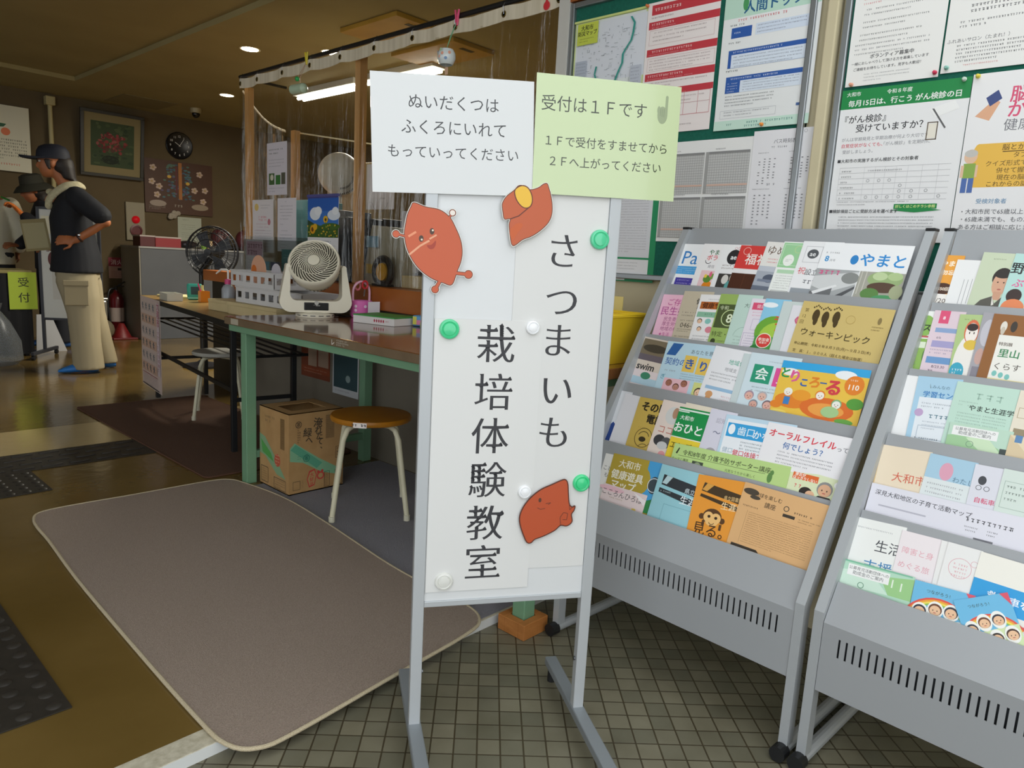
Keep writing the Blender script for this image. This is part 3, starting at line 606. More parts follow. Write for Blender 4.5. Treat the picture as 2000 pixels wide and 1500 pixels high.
# third tier
br(1, 2, 0, (1259, 657), (1318, 669), '#ddd0c2', [('r', .05, .03, .9, .30, '#7d705a'), ('e', .5, .2, .4, .08, '#463f33'), ('r', .05, .33, .9, .12, '#6a6068'), ('t', 'swim', .4, .56, .28, BK, {'b': .03}), ('r', .06, .64, .88, .3, '#e7d9da'), ('r', .1, .78, .84, .14, '#b5d3e2'), ('e', .5, .74, .16, .07, '#3f8a6a')],
   'cream booklet titled swim with a dark photo, first in the third tier')
br(1, 2, 1, (1305.8, 666), (1408, 677), '#bfdcea', [('p', [(.12, .03), (.32, .03), (.22, .27), (.04, .27)], '#2f64a6'), ('t', 'あなたを意識', .75, .16, .085, '#56646e'), ('t', '契約の', .26, .39, .14, '#2f63b0', {'b': .01}), ('r', .42, .24, .23, .32, '#edc85e'), ('r', .68, .26, .24, .32, '#edc85e'), ('t', 'き', .535, .40, .2, '#2a5cb2', {'b': .03}), ('t', 'り', .80, .42, .2, '#2a5cb2', {'b': .03}), ('g', .1, .56, .3, 1, .05, GT, .03), ('g', .42, .60, .5, 3, .045, '#6f7f8c', .018), ('t', 'ぎ', .10, .70, .1, '#2f8fa8'), ('r', .14, .72, .5, .3, '#eec0c9')]
   +face(.25, .82, .055, '#8a5a48', '#a9705c')+face(.4, .88, .055, '#6a4438', '#c08a78')+face(.54, .80, .055, '#7a4a3c', '#a9705c')+[('r', .72, .73, .28, .29, '#d8dd8a')]+face(.84, .92, .07), 'light blue leaflet with two yellow boxed hiragana, second in the third tier')
br(1, 2, 2, (1399, 675), (1478, 690), '#eeeef1', [('t', '地域包', .64, .24, .13, '#4fae92', {'b': .01}), ('t', '地域支', .56, .38, .1, GT), ('g', .12, .47, .75, 3, .06, '#6a6a70', .025), ('r', .1, .72, .9, .06, '#9cc0dd'), ('e', .25, .87, .09, .06, '#d9a06c'), ('e', .25, .95, .07, .06, '#d9a06c'), ('g', .55, .85, .4, 2, .06, '#d8b0b8', .03)], 'white leaflet with green heading and a little bear, middle of the third tier')
br(1, 2, 3, (1454, 690), (1500, 696), '#ccd8d8', [], 'thin pale grey green leaflet edge, just left of the leaflet with green and pink squares')
br(1, 2, 4, (1469, 688), (1568, 701), '#d3e3ea', [('g', .4, .12, .5, 1, .05, '#8aa0aa', .02), ('r', .13, .20, .38, .33, '#2a9a76'), ('t', '会', .32, .36, .26, '#eef6f2', {'b': .03}), ('r', .57, .22, .38, .33, '#e2529a'), ('t', '員', .76, .38, .26, '#f8e6f0', {'b': .03}), ('g', .2, .60, .7, 2, .06, '#6f7f88', .022)]
   +face(.2, .78, .085, '#a88fa0', '#e3b3a4')+face(.46, .76, .085, '#b7b4ba', '#e0b8a8')+face(.33, .92, .08, '#8a8d96', '#dba99a')+face(.6, .9, .085, '#7c6a70', '#e3b3a4')+face(.78, .78, .07, '#9a93a0', '#e0b8a8'), 'pale blue club leaflet with one green and one pink square, in the third tier')
br(1, 2, 5, (1531, 703.5), (1703, 724), '#efc44a', [('r', 0, 0, 1, .14, '#35a8e2'), ('e', .75, .14, .12, .08, '#f1f5f7'), ('e', .12, .2, .1, .07, '#f4f4ee'), ('e', .22, .72, .2, .14, '#e8862a'), ('e', .63, .78, .3, .2, '#e2712a'), ('e', .63, .80, .20, .12, '#f0a24a'), ('e', .32, .60, .11, .1, '#efa030'), ('e', .92, .62, .09, .1, '#5a9f3e'), ('e', .05, .82, .07, .07, '#e8862a'), ('e', .10, .95, .1, .04, '#f6dc6a'), ('e', .85, .95, .1, .05, '#6aa84a'),
   ('t', 'と', .07, .22, .14, '#1f9a4e', {'b': .04}), ('t', 'り', .19, .27, .16, '#e0609a', {'b': .05}), ('t', 'こ', .31, .36, .11, '#2c62b4', {'b': .05}), ('t', 'ろ', .43, .33, .15, '#e8892a', {'b': .05}), ('t', 'ー', .53, .33, .09, '#2f62a8', {'b': .05}), ('t', 'る', .65, .38, .2, '#d8404a', {'b': .05}), ('e', .865, .30, .105, .17, '#e8852a'), ('t', '110', .865, .33, .085, '#fbf3e4', {'b': .03}), ('g', .81, .2, .11, 1, .05, '#fbeed8', .03)]
   +face(.16, .58, .045, '#f4f1e8', '#f6efe2')+[('r', .13, .66, .07, .14, '#3f83c6')]+face(.53, .56, .05, '#e8892a', '#f8efe4')+face(.73, .68, .05, '#7fb57a', '#f2f2e8')+[('e', .68, .82, .1, .1, '#a7cc8f')], 'colourful orange and yellow pumpkin magazine numbered 110, right end of the third tier', name='magazine', cat='magazine')
# fourth tier
br(1, 3, 0, (1210, 762), (1236, 767), '#dfe1e6', [('p', [(0, .72), (.3, .6), (.9, .72), (.9, 1), (0, 1)], '#1d3f86')], 'white leaflet edge with deep blue lower part, far left of the fourth tier')
br(1, 3, 1, (1223, 768), (1256, 776), '#e6e5ea', [], 'blank white curled leaflet at the left of the fourth tier')
br(1, 3, 2, (1251, 775), (1306, 785), '#d0b258', [('t', 'その時', .62, .16, .31, '#2a2416', {'b': .05}), ('t', '電話', .74, .38, .3, '#2a2416', {'b': .05}), ('g', .25, .56, .6, 1, .05, '#7a6630', .02), ('o', .52, .75, .30, .02, '#5a4820'), ('a', .52, .75, .2, .02, 20, 160, '#2a2416'), ('e', .5, .78, .12, .05, '#3a3018'), ('a', .6, .98, .2, .02, 60, 150, '#5a4820')], 'mustard yellow leaflet with heavy black lettering, in the fourth tier')
br(1, 3, 3, (1297, 780), (1352, 792), '#ecdcd2', [('e', .5, .25, .26, .16, '#d9d9d6'), ('e', .56, .2, .1, .1, '#b98f74'), ('t', 'ココ', .40, .52, .28, '#c46a5a'), ('e', .3, .72, .2, .1, '#3c3c40'), ('e', .55, .74, .18, .1, '#55565a'), ('e', .45, .8, .18, .07, '#cfcfcf'), ('e', .52, .95, .12, .06, '#e8a0a4')], 'pinkish cream leaflet with small black and white photo, in the fourth tier')
br(1, 3, 4, (1341, 786), (1402, 799), '#eadfcb', [], 'plain cream sheet standing behind the green and yellow booklet')
br(1, 3, 5, (1329, 794), (1400, 808), '#efd23a', [('r', 0, 0, 1, .56, '#16914a'), ('r', 0, .03, 1, .03, '#e6f1e6'), ('r', 0, .07, .3, .02, '#e6f1e6'), ('t', '大和市', .28, .19, .13, '#eef6ee', {'b': .02}), ('t', 'おひとり', .52, .38, .27, '#f4f8f2', {'b': .03}), ('r', 0, .56, 1, .02, '#f0f0e0'), ('t', 'エンディン', .53, .72, .2, '#3f3a14')], 'green over yellow booklet with white hiragana title, middle of the fourth tier')
br(1, 3, 6, (1390.5, 797), (1442, 808), '#d9d7e4', [('t', '認知', .5, .18, .2, '#a9a7b5'), ('t', '～え', .6, .38, .3, '#7c7f96', {'b': .02}), ('e', .45, .84, .22, .13, '#c9b7ae'), ('e', .45, .72, .2, .08, '#a9a5aa')], 'pale lavender leaflet between the green booklet and the tooth leaflet')
br(1, 3, 7, (1420, 809), (1558, 831), '#eef2f6', [('r', 0, 0, 1, .07, '#c2dcec'), ('r', 0, .07, .04, .9, '#c2dcec'), ('r', .06, .13, .94, .24, '#38a2dc'), ('e', .13, .24, .05, .09, '#f3f7fa'), ('t', '歯口', .34, .25, .13, '#dff0fa', {'b': .02}), ('t', 'かなう', .62, .27, .12, '#eef7fc', {'b': .02}), ('g', .3, .42, .5, 3, .055, '#4a5a66', .025), ('t', '健口', .14, .60, .08, '#9fb4c2'), ('t', '健口体操で口腔機', .56, .62, .085, '#d8505a', {'b': .02}), ('g', .2, .69, .7, 4, .055, '#7a8690', .02)], 'white and blue tooth care leaflet in the fourth tier, left of the oral frailty flyer')
br(1, 3, 8, (1502, 824), (1677, 859), '#f0eef0', [('p', [(0, .66), (.3, .72), (.7, .64), (1, .66), (1, 1), (0, 1)], '#dfe7bf'), ('t', 'オーラルフレイル', .425, .16, .096, '#dc3f4e', {'b': .035, 'rot': -1}), ('t', 'って', .875, .2, .065, '#6a6a70', {'b': .01}), ('t', '何でしょう？', .46, .32, .082, '#3b6fae', {'b': .025}), ('g', .2, .42, .62, 4, .055, '#5f5f66', .022), ('r', .44, .68, .28, .1, '#e26a2c'), ('t', '滑舌が', .52, .705, .04, '#fff2e6', {'b': .03}), ('t', 'はっきりしない', .58, .755, .038, '#fff2e6', {'b': .03}), ('r', .27, .84, .13, .06, '#e26a2c'), ('t', '食べこぼし', .335, .87, .024, '#fff2e6', {'b': .03}), ('e', .95, .74, .06, .06, '#f6f6f4'), ('g', .91, .72, .08, 3, .02, '#909090', .008),
   ('t', '？？', .52, .88, .05, '#dc3f4e', {'b': .03})]+face(.81, .86, .075, '#8f8f8d', '#e0b08c')+[('p', [(.72, 1), (.76, .95), (.88, .95), (.92, 1)], '#38322e'), ('e', .62, .95, .07, .08, '#2c241f'), ('e', .67, .97, .05, .06, '#e6b894'), ('e', .12, .72, .07, .06, '#3a2c24')], 'white oral frailty flyer with red and blue heading, right end of the fourth tier', name='flyer', cat='flyer')
_P = tier_org(3, .0235-.0017*10)
_a, _b, _c = atp(1319, 865, _P, RN), atp(1546, 912, _P, RN), atp(1309, 889, _P, RN)
sheet('flyer', 'slanting light green care prevention course strip across the bottom of the fourth tier', 'flyer', _a, _b-_a, RUPV, (_b-_a).length, .085, '#bcd98a',
   [('p', [(.03, .32), (.05, .12), (.06, .14), (.045, .34)], '#2f3a22'), ('t', '令和8年度 介護予防サポーター講座', .475, .25, .0485, '#2c3620', {'b': .01}), ('r', .06, .37, .76, .012, '#4a5a34'), ('t', 'テーマと講師', .085, .50, .026, '#3a4628'), ('r', .2, .46, .1, .3, '#3f4a3a'), ('e', .25, .6, .03, .12, '#8fa07c'), ('t', '元気なうちから楽しく', .62, .53, .026, '#4a5a34'), ('e', .86, .46, .02, .16, '#5f8a4a'), ('e', .87, .3, .015, .08, '#5f8a4a')], 'brochures in the left rack', .0009)
# bottom tier
br(1, 4, 0, (1184, 885), (1212, 891), '#eceae6', [('t', 'こど', .4, .3, .3, BK), ('t', 'も', .4, .45, .3, BK)], 'white leaflet with black hiragana at the far left of the bottom tier')
br(1, 4, 1, (1200, 885), (1296, 906), '#b79f38', [('r', .74, 0, .26, 1, '#4aa4dc'), ('e', .55, .42, .30, .33, '#b79f38'), ('t', '大和市', .38, .17, .15, '#f4efdc', {'b': .02}), ('t', '健康遊具', .385, .40, .165, '#f4efdc', {'b': .03}), ('t', 'マップ', .36, .60, .17, '#f4efdc', {'b': .03}), ('e', .93, .45, .1, .17, '#3d4a52'), ('o', .93, .45, .12, .012, '#e4ecf2'), ('p', [(.8, .8), (1, .7), (1, 1), (.76, 1)], '#2f8a4a')], 'mustard coloured playground map with white lettering, left of the bottom tier')
br(1, 4, 3, (1181, 943), (1265, 968), '#ecd9d8', [('e', .2, .2, .3, .15, '#eec2cc'), ('t', 'こころんひろば', .47, .38, .135, '#4a4444'), ('g', .2, .62, .5, 1, .1, '#a88f50', .06), ('p', [(.7, .05), (1, .3), (.98, .6)], '#f6f0f0'), ('e', .8, .92, .05, .06, '#e6c860')], 'small pink card lying in front of the playground map, bottom tier', down=.03)
br(1, 4, 4, (1294, 906), (1376, 927), '#98ccd6', [('p', [(.12, .17), (.95, .24), (.95, .43), (.12, .36)], '#2f3439'), ('p', [(.2, .18), (.34, .19), (.24, .34), (.13, .33)], '#b9d3d8'), ('t', '県立', .80, .36, .12, '#dce9ec'), ('p', [(.1, .42), (.95, .49), (.95, .6), (.1, .5)], '#2f3439'), ('t', '生涯', .82, .53, .19, '#eef4f5', {'b': .01}), ('g', .14, .46, .4, 1, .05, '#c6d8dc', .025), ('f', .3, .68, .7, .4, .012, '#7fb4c0')], 'aqua blue lifelong learning brochure in the bottom tier')
br(1, 4, 5, (1365.6, 926), (1462, 943), '#eb9b35', [('p', [(.16, .12), (1, .24), (1, .4), (.13, .27)], '#45341d'), ('p', [(.22, .13), (.36, .15), (.24, .27), (.14, .25)], '#d9a04a'), ('t', '県立図書館', .78, .32, .09, '#efc98a', {'sx': .8}), ('p', [(.13, .32), (1, .45), (1, .53), (.12, .37)], '#45341d'), ('t', '生涯学', .80, .46, .15, '#f7dcae', {'b': .02}),
   ('e', .45, .68, .19, .14, '#5a3a1c'), ('e', .24, .70, .055, .05, '#5a3a1c'), ('e', .66, .72, .055, .05, '#5a3a1c'), ('e', .38, .69, .1, .09, '#f0c07a'), ('e', .53, .70, .1, .09, '#f0c07a'), ('e', .46, .76, .13, .08, '#f0c07a'), ('e', .39, .68, .03, .025, '#3a2612'), ('e', .53, .69, .03, .025, '#3a2612'), ('a', .46, .76, .06, .012, 200, 340, '#3a2612'), ('r', .27, .76, .05, .1, '#5a3a1c'), ('r', .62, .78, .05, .1, '#5a3a1c'),
   ('t', '見る。', .42, .91, .26, '#4a2f14', {'b': .01})], 'orange lifelong learning brochure with a monkey face, bottom tier')
br(1, 4, 6, (1456.5, 941), (1635, 992), '#deb07a', [('e', .10, .12, .09, .05, '#4a4136'), ('e', .16, .19, .06, .03, '#4a4136'), ('t', '地球を楽しむ', .30, .135, .052, '#4a3c2a', {'b': .01}), ('t', '講座', .345, .255, .065, '#4a3c2a', {'b': .01}), ('o', .52, .22, .03, .008, '#4a4136'), ('g', .56, .23, .34, 1, .05, '#4a3c2a', .03), ('r', .5, .295, .13, .045, '#3c342a'), ('g', .66, .31, .24, 2, .035, '#6a5436', .014), ('g', .05, .33, .3, 1, .05, '#4a3c2a', .022), ('g', .14, .42, .72, 15, .032, '#7a623e', .010), ('r', .12, .40, .002, .5, '#8a704a'),
   ('p', [(.05, .93), (.34, .93), (.38, .975), (.05, .975)], '#3a3228')], 'peach coloured course flyer, right end of the bottom tier', name='flyer', cat='flyer')
# ---------------- right rack
br(2, 0, 0, (1830, 497.5), (1886, 500), '#eca43f', [('t', 'やまと', .62, .16, .26, '#fbf0dc', {'b': .04}), ('t', '勿忘', .58, .33, .22, '#fbf0dc', {'b': .04}), ('o', .2, .16, .12, .02, '#f6d9a4'), ('e', .55, .64, .34, .11, '#4a2a18'), ('t', '第50回', .55, .64, .17, '#f8e8d4', {'b': .03}), ('r', .12, .74, .88, .22, '#f4efe8'), ('t', '7/20', .55, .86, .27, '#4a3a30')], 'orange concert leaflet dated 7/20, first in the top tier of the right rack')
br(2, 0, 1, (1871, 507), (1935, 510), '#efefee', [('r', .76, .3, .02, .4, '#8a8a8c'), ('r', .62, .38, .015, .5, '#9a9a9c'), ('r', .5, .40, .015, .5, '#9a9a9c'), ('r', .38, .4, .015, .55, '#a0a0a2')], 'white leaflet with vertical lines of text, second in the top tier of the right rack')
br(2, 0, 2, (1922.5, 492.5), (2000, 497), '#cdd8bb', [('g', .3, .1, .6, 1, .05, '#6a7a5c', .02), ('e', .66, .42, .24, .17, '#2f2723'), ('e', .66, .52, .2, .21, '#d9a98c'), ('e', .66, .37, .2, .06, '#2f2723'), ('r', .56, .66, .2, .14, '#cf9f83'), ('p', [(.1, 1), (.3, .82), (.56, .74), (.66, .86), (.8, .74), (1, .8), (1, 1)], '#5a5850'), ('p', [(.56, .74), (.66, .88), (.6, .9)], '#e6e2d8'), ('e', .59, .5, .02, .012, '#3a2a22'), ('e', .74, .5, .02, .012, '#3a2a22'), ('e', .67, .62, .05, .012, '#b5675c')], 'pale green magazine with a portrait of a person in a grey kimono, right rack', name='magazine', cat='magazine')
br(2, 0, 3, (1985, 495), (2062, 500), '#b9dfd8', [('t', '野外', .4, .25, .4, BK, {'b': .03}), ('t', 'ぶ', .3, .5, .3, '#e070a0', {'b': .03}), ('e', .3, .72, .2, .12, '#3c2c28'), ('e', .35, .92, .3, .15, '#e88a5a')], 'mint leaflet with black heading at the right edge of the picture, top tier')
br(2, 1, 0, (1795, 607), (1842, 609), '#eef0ea', [('e', .45, .24, .32, .17, '#8cb85a'), ('t', 'ス', .5, .27, .42, '#2c3a24', {'b': .03}), ('r', .08, .4, .9, .03, '#c05a5a'), ('r', .3, .45, .7, .5, '#8fb75a'), ('r', .35, .5, .25, .1, '#dfe8cf'), ('e', .7, .72, .15, .12, '#5f8a4a'), ('g', .05, .8, .3, 4, .05, GT, .02)], 'white and green sports leaflet, first in the second tier of the right rack')
br(2, 1, 1, (1827, 606), (1888, 610), '#e3cfd8', [('r', .2, 0, .32, .2, '#e2557c'), ('t', '8', .36, .11, .17, '#fbe9ef', {'b': .03}), ('r', .17, .27, .8, .07, '#8fa8cf'), ('t', '6/6', .34, .42, .12, '#6a5a70'), ('r', .16, .47, .8, .1, '#a8a2cc'), ('g', .16, .6, .76, 2, .05, '#8a86a8', .02), ('r', .12, .72, .85, .1, '#6f9bcb'), ('t', '8/23.30', .55, .865, .14, '#5a4a62'), ('t', '9/6', .34, .93, .12, '#5a4a62'), ('r', .1, .97, .85, .05, '#8fb4d8')], 'pinkish calendar leaflet with a pink badge 8, second tier of the right rack')
br(2, 1, 2, (1876, 614), (1930, 616), '#b4cc8b', [('g', .2, .07, .5, 1, .05, '#5f7a44', .02), ('e', .5, .78, .42, .45, '#f1ede6'), ('e', .55, .27, .27, .19, '#e0744e'), ('e', .55, .29, .22, .16, '#f6ede4'), ('e', .55, .20, .2, .06, '#3a2c28'), ('e', .6, .48, .25, .08, '#e2c04a'), ('e', .48, .29, .02, .02, '#33261f'), ('e', .64, .29, .02, .02, '#33261f'), ('e', .28, .9, .26, .14, '#3fa9c4'), ('g', .12, .86, .32, 2, .05, '#eef8fa', .03)], 'green leaflet with a white wooden doll in a red scarf, right rack')
br(2, 1, 3, (1922, 610), (1965, 613), '#a9a7ad', [('e', .4, .3, .3, .2, '#c6c4cc'), ('e', .3, .65, .2, .12, '#c9a49a'), ('r', .1, .8, .7, .2, '#8a8690')], 'grey photo leaflet between the doll leaflet and the brown one')
br(2, 1, 4, (1942.5, 612.5), (2052, 622), '#94602f', [('r', .20, .30, .8, .7, '#f0eee6'), ('e', .24, .18, .06, .08, '#e6e0d4'), ('e', .42, .17, .06, .08, '#3c342c'), ('e', .24, .24, .04, .06, '#cfc4b2'), ('t', '特別展', .36, .43, .085, '#5a4636', {'b': .02}), ('t', '里山', .46, .56, .2, '#3f8a5a', {'b': .03}), ('t', 'くらす', .50, .75, .17, '#4a4038'), ('e', .3, .86, .045, .04, '#7fc4bc'), ('e', .42, .875, .045, .04, '#7fc4bc'), ('e', .54, .89, .045, .04, '#7fc4bc'), ('r', .2, .93, .8, .07, '#efe2a4')], 'brown exhibition leaflet with a white panel in the second tier of the right rack')
br(2, 2, 0, (1761, 731), (1806, 737), '#efefee', [], 'blank white leaflet, first in the third tier of the right rack')
br(2, 2, 1, (1794.7, 734), (1882, 742), '#abd0e6', [('r', .12, .32, .88, .68, '#e6ecf1'), ('p', [(.3, .1), (.33, .18), (.34, .17)], BK), ('t', 'みんなの', .56, .15, .1, '#4d6a86'), ('t', '学習センタ', .6, .27, .17, '#3f82c0', {'b': .03}), ('g', .2, .40, .75, 2, .05, '#8a94a0', .022), ('e', .18, .56, .1, .06, '#c2a6cc'), ('g', .42, .57, .5, 1, .06, '#4a7a8c', .06), ('g', .3, .68, .6, 3, .05, '#9aa4b0', .018), ('f', .22, .75, .75, .2, .012, '#a9b8c6'), ('g', .2, .93, .5, 2, .05, '#5a6470', .025)], 'light blue learning centre leaflet in the third tier of the right rack')
br(2, 2, 2, (1871, 744.5), (2002, 763), '#c2e0d0', [('g', .34, .13, .55, 1, .1, '#a3c4b4', .11), ('g', .1, .28, .3, 2, .05, '#96b4a5', .018), ('t', 'やまと生涯学習', .66, .36, .112, '#2f3f38', {'b': .025}), ('g', .12, .45, .75, 4, .045, '#8aa89a', .018), ('e', .42, .66, .06, .04, '#3c3a34'), ('e', .72, .68, .15, .05, '#8aa89a')], 'large mint leaflet with dark lifelong learning heading, third tier of the right rack')
br(2, 2, 3, (1994, 762), (2062, 772), '#e9e0cd', [('f', .1, .25, .6, .15, .02, '#b9a98a'), ('r', .1, .55, .6, .14, '#9a8c70')], 'cream leaflet at the right end of the third tier of the right rack')
br(2, 2, 4, (1857, 824), (1981, 844), '#bfdcc8', [('p', [(0, .5), (.4, .3), (1, .9), (1, 1), (0, 1)], '#a3cc9c'), ('p', [(.3, .5), (.6, .3), (.9, .95), (.6, 1)], '#cfe6c2'), ('r', .06, .1, .72, .36, '#f2f2f0'), ('t', '公募育児活動団体への', .42, .2, .065, '#55585a'), ('t', '助成金のご案内', .42, .34, .075, '#55585a'), ('o', .38, .72, .06, .01, '#7a9a80'), ('r', .85, .7, .15, .4, '#3f4a48')], 'small mint leaflet with a white label lying in front, third tier of the right rack', down=.03)
br(2, 2, 5, (1974, 849), (2046, 862), '#dcc8a4', [('p', [(0, 0), (1, 0), (.5, .6)], '#e8d8b8'), ('r', .15, -.02, .2, .3, '#5f8ab8')], 'small tan envelope at the right end of the third tier of the right rack', down=.02)
br(2, 3, 0, (1712.5, 866), (1822, 884), '#ecdcc2', [('r', 0, 0, .12, 1, '#dfbf86'), ('t', '大和市', .70, .42, .2, '#d56248', {'b': .005}), ('f', .32, .70, .6, .4, .02, '#b58a6a'), ('f', .36, .75, .5, .3, .01, '#cfa888'), ('e', .6, .9, .1, .06, '#e6c4a8')], 'cream city booklet with red lettering, first in the fourth tier of the right rack')
br(2, 3, 1, (1818, 885), (1912, 905), '#dfe6e6', [('r', 0, 0, 1, .32, '#a9cce0'), ('e', .42, .2, .14, .12, '#dfa3b8'), ('t', 'わたし', .8, .28, .15, '#5a7a94'), ('g', .1, .38, .75, 4, .06, '#9a9aa0', .022), ('r', .04, .66, .34, .3, '#9cc4dc'), ('g', .45, .72, .45, 4, .06, '#a6b4b8', .02)], 'blue and white leaflet in a shiny clear sleeve, fourth tier of the right rack')
br(2, 3, 2, (1906, 906), (1964, 917), '#dddde6', [('e', .35, .2, .14, .06, '#44464c'), ('o', .28, .3, .1, .02, '#44464c'), ('o', .55, .3, .1, .02, '#44464c'), ('t', '自転車', .58, .46, .24, '#d8567a', {'b': .02}), ('g', .1, .78, .8, 1, .06, '#44464c', .04), ('g', .1, .9, .8, 1, .06, '#9fb0d8', .04)], 'pale bicycle leaflet with pink lettering, fourth tier of the right rack')
br(2, 3, 3, (1962, 915), (2060, 935), '#d6e2da', [('f', .08, .15, .7, .34, .01, '#9ab0a4'), ('g', .14, .2, .5, 3, .08, '#5f6f66', .03), ('t', '青少年', .44, .62, .19, '#6a86c0', {'b': .03}), ('t', '令和', .7, .53, .1, '#5a5f66')], 'pale mint youth leaflet at the right end of the fourth tier of the right rack')
br(2, 3, 5, (1704, 942.5), (2068, 1027), '#e2e1ea', [('t', '深見大和地区の子育て活動マップ', .31, .27, .037, '#3f3f48', {'b': .01, 'rot': -1}), ('r', .07, .62, .28, .05, '#b9b8c4'), ('g', .56, .36, .4, 1, .1, '#2f2f36', .12), ('g', .56, .62, .08, 2, .1, '#55555c', .04), ('g', .68, .62, .06, 2, .1, '#55555c', .04), ('r', .62, .9, .1, .08, '#77777e')], 'long white parenting map strip across the front of the fourth tier of the right rack', down=.03)
br(2, 4, 0, (1670, 1008), (1772, 1031), '#eff0ec', [('g', .1, .12, .75, 1, .05, '#a0a0a4', .02), ('t', '生活', .75, .34, .26, '#44464c', {'b': .005}), ('t', '支援', .62, .64, .28, '#3f86ba', {'b': .01})], 'white booklet with grey and blue kanji, first in the bottom tier of the right rack')
br(2, 4, 1, (1763, 1035), (1841, 1055), '#efe6e8', [('t', '障害と身', .50, .26, .2, '#e3a6b2'), ('t', 'めぐる旅', .48, .46, .2, '#e3a6b2'), ('g', .12, .6, .7, 2, .06, '#c4a6ae', .02)], 'pale pink booklet with faint pink lettering, bottom tier of the right rack')
br(2, 4, 2, (1840, 1055), (1860, 1060), '#ecebe8', [], 'narrow blank white spine between two pale booklets, bottom tier of the right rack')
br(2, 4, 3, (1853, 1058), (1921, 1077), '#ecebe9', [('o', .5, .30, .33, .012, '#d98a98'), ('o', .86, .2, .1, .01, '#d98a98'), ('g', .3, .24, .42, 4, .05, '#e0a0a8', .025), ('t', '障がい', .58, .68, .21, '#4aa2aa', {'b': .02}), ('g', .4, .82, .5, 2, .06, '#6a6a70', .03)], 'white booklet with a thin pink circle, bottom tier of the right rack')
br(2, 4, 4, (1917, 1077), (2062, 1120), '#f1eee4', [('r', 0, .34, 1, .33, '#2f9fdc'), ('t', '救急車を', .52, .50, .15, '#f4f8fb', {'b': .03}), ('g', .72, .8, .24, 1, .1, '#e07a9a', .08), ('r', .72, .75, .3, .02, '#d86a7a')], 'cream booklet with a broad blue band, right end of the bottom tier')
br(2, 4, 6, (1647, 1090), (1788, 1128), '#b5dbc3', [('p', [(0, .4), (.4, .2), (.7, .9), (0, 1)], '#cfe8d6'), ('p', [(.55, .3), (1, .1), (1, .9), (.7, .9)], '#9ccc8a'), ('r', .02, 0, .95, .06, '#7fc0a0'), ('r', .10, .12, .58, .42, '#f2f2f0'), ('t', '公募育児活動団体への', .39, .24, .056, '#55585a'), ('t', '助成金のご案内', .39, .41, .062, '#55585a'), ('o', .32, .82, .045, .01, '#6a9a80'), ('r', .72, .3, .02, .3, '#e6f2e0'), ('r', .84, .35, .02, .3, '#e6f2e0')], 'green leaflet with a white label, at the left of the right rack lowest pocket', down=.03)
def rainbow_card(tl, tr, j, label, low):
    P = tier_org(4, .0235-.0017*j); a = atp(*tl, P, RN); c = atp(*tr, P, RN); d = c-a
    it = [('r', 0, 0, 1, 1, '#6fbbe2'), ('a', .48, .95, .62, .035, 20, 160, '#e2574a'), ('a', .48, .95, .585, .035, 20, 160, '#f0a63c'), ('a', .48, .95, .55, .035, 20, 160, '#f2dc5a'), ('a', .48, .95, .515, .03, 20, 160, '#8cc25a'), ('p', [(0, .7), (1, .6), (1, 1), (0, 1)], '#d7e8b4'), ('t', 'つながろう！', .42, .16, .075, '#3a4a3a', {}), ('p', [(.85, 0), (1, 0), (1, .25)], '#e0566a')]
    for x, y, h in ((.17, .62, '#2b3040'), (.42, .52, '#6a3d26'), (.68, .50, '#2b3040'), (.30, .86, '#4a3528'), (.56, .84, '#3a302c'), (.84, .80, '#4a2f24')): it += [('e', x, y-.02, .135, .17, '#f4f4ee')]+face(x, y, .10, h, '#ecc29c')
    sheet('picture_card', label, 'card', a, d, N_up(d), d.length, low, '#6fbbe2', it, 'rainbow picture cards', .0009, None, .45)
def N_up(d): return (RN.cross(d)).normalized()
rainbow_card((1788, 1132), (1906, 1164), 7, 'rainbow picture card with cartoon children, standing upright behind the tilted one', .10)
rainbow_card((1862, 1173), (1968, 1157), 8.6, 'tilted rainbow picture card with cartoon children, front of the bottom tier', .10)

# ================================================================ notice boards and posters
XB = XW-.012
def board(label, y0, y1, z0, z1):
    t = thing('notice_board', label, 'notice board', (XW, (y0+y1)/2, z0), group='green felt notice boards')
    L = lambda a, c: ((a[0]-XW, a[1]-(y0+y1)/2, a[2]-z0), (c[0]-XW, c[1]-(y0+y1)/2, c[2]-z0))
    b = B(); b.span(*L((XB, y0, z0), (XW-.001, y1, z1)), noisy('green_felt', '#0f5a4a', '#146553', 120, .95)); b.obj('felt_panel', t)
    f = M('#9ea3a6', .35, .8)
    for a, c in (((XW-.028, y0, z0), (XW-.001, y0+.02, z1)), ((XW-.028, y1-.02, z0), (XW-.001, y1, z1)), ((XW-.028, y0+.02, z0), (XW-.001, y1-.02, z0+.02)), ((XW-.028, y0+.02, z1-.02), (XW-.001, y1-.02, z1))):
        b = B(); b.span(*L(a, c), f, bev=.003); b.obj('frame_bar', t)
    return t
board('long green notice board in aluminium frame behind the green laminated notice, with map and timetables', .945, 1.90, 1.06, 2.085)
board('green notice board on the right with the health check posters', -.75, .862, 1.06, 2.5)
def poster(tl, tr, bl, bg, items, label, lay=1, name='poster', cat='poster', group='posters on the notice boards', size=None, coat=0, rough=.5):
    X = XB-.0012-.0016*lay
    a, c, d = atx(*tl, X), atx(*tr, X), atx(*bl, X); w = abs(c.y-a.y); h = a.z-d.z
    if size: w, h = size
    return sheet(name, label, cat, V((X, a.y, a.z)), V((0, -1, 0)), V((0, 0, 1)), w, h, bg, items, group, .0005, None, rough, coat)
rn = random.Random(5)
mp_items = [('r', .02, .02, .96, .96, '#e6ebea'), ('r', .04, .04, .96, .55, '#dfe3ea')]
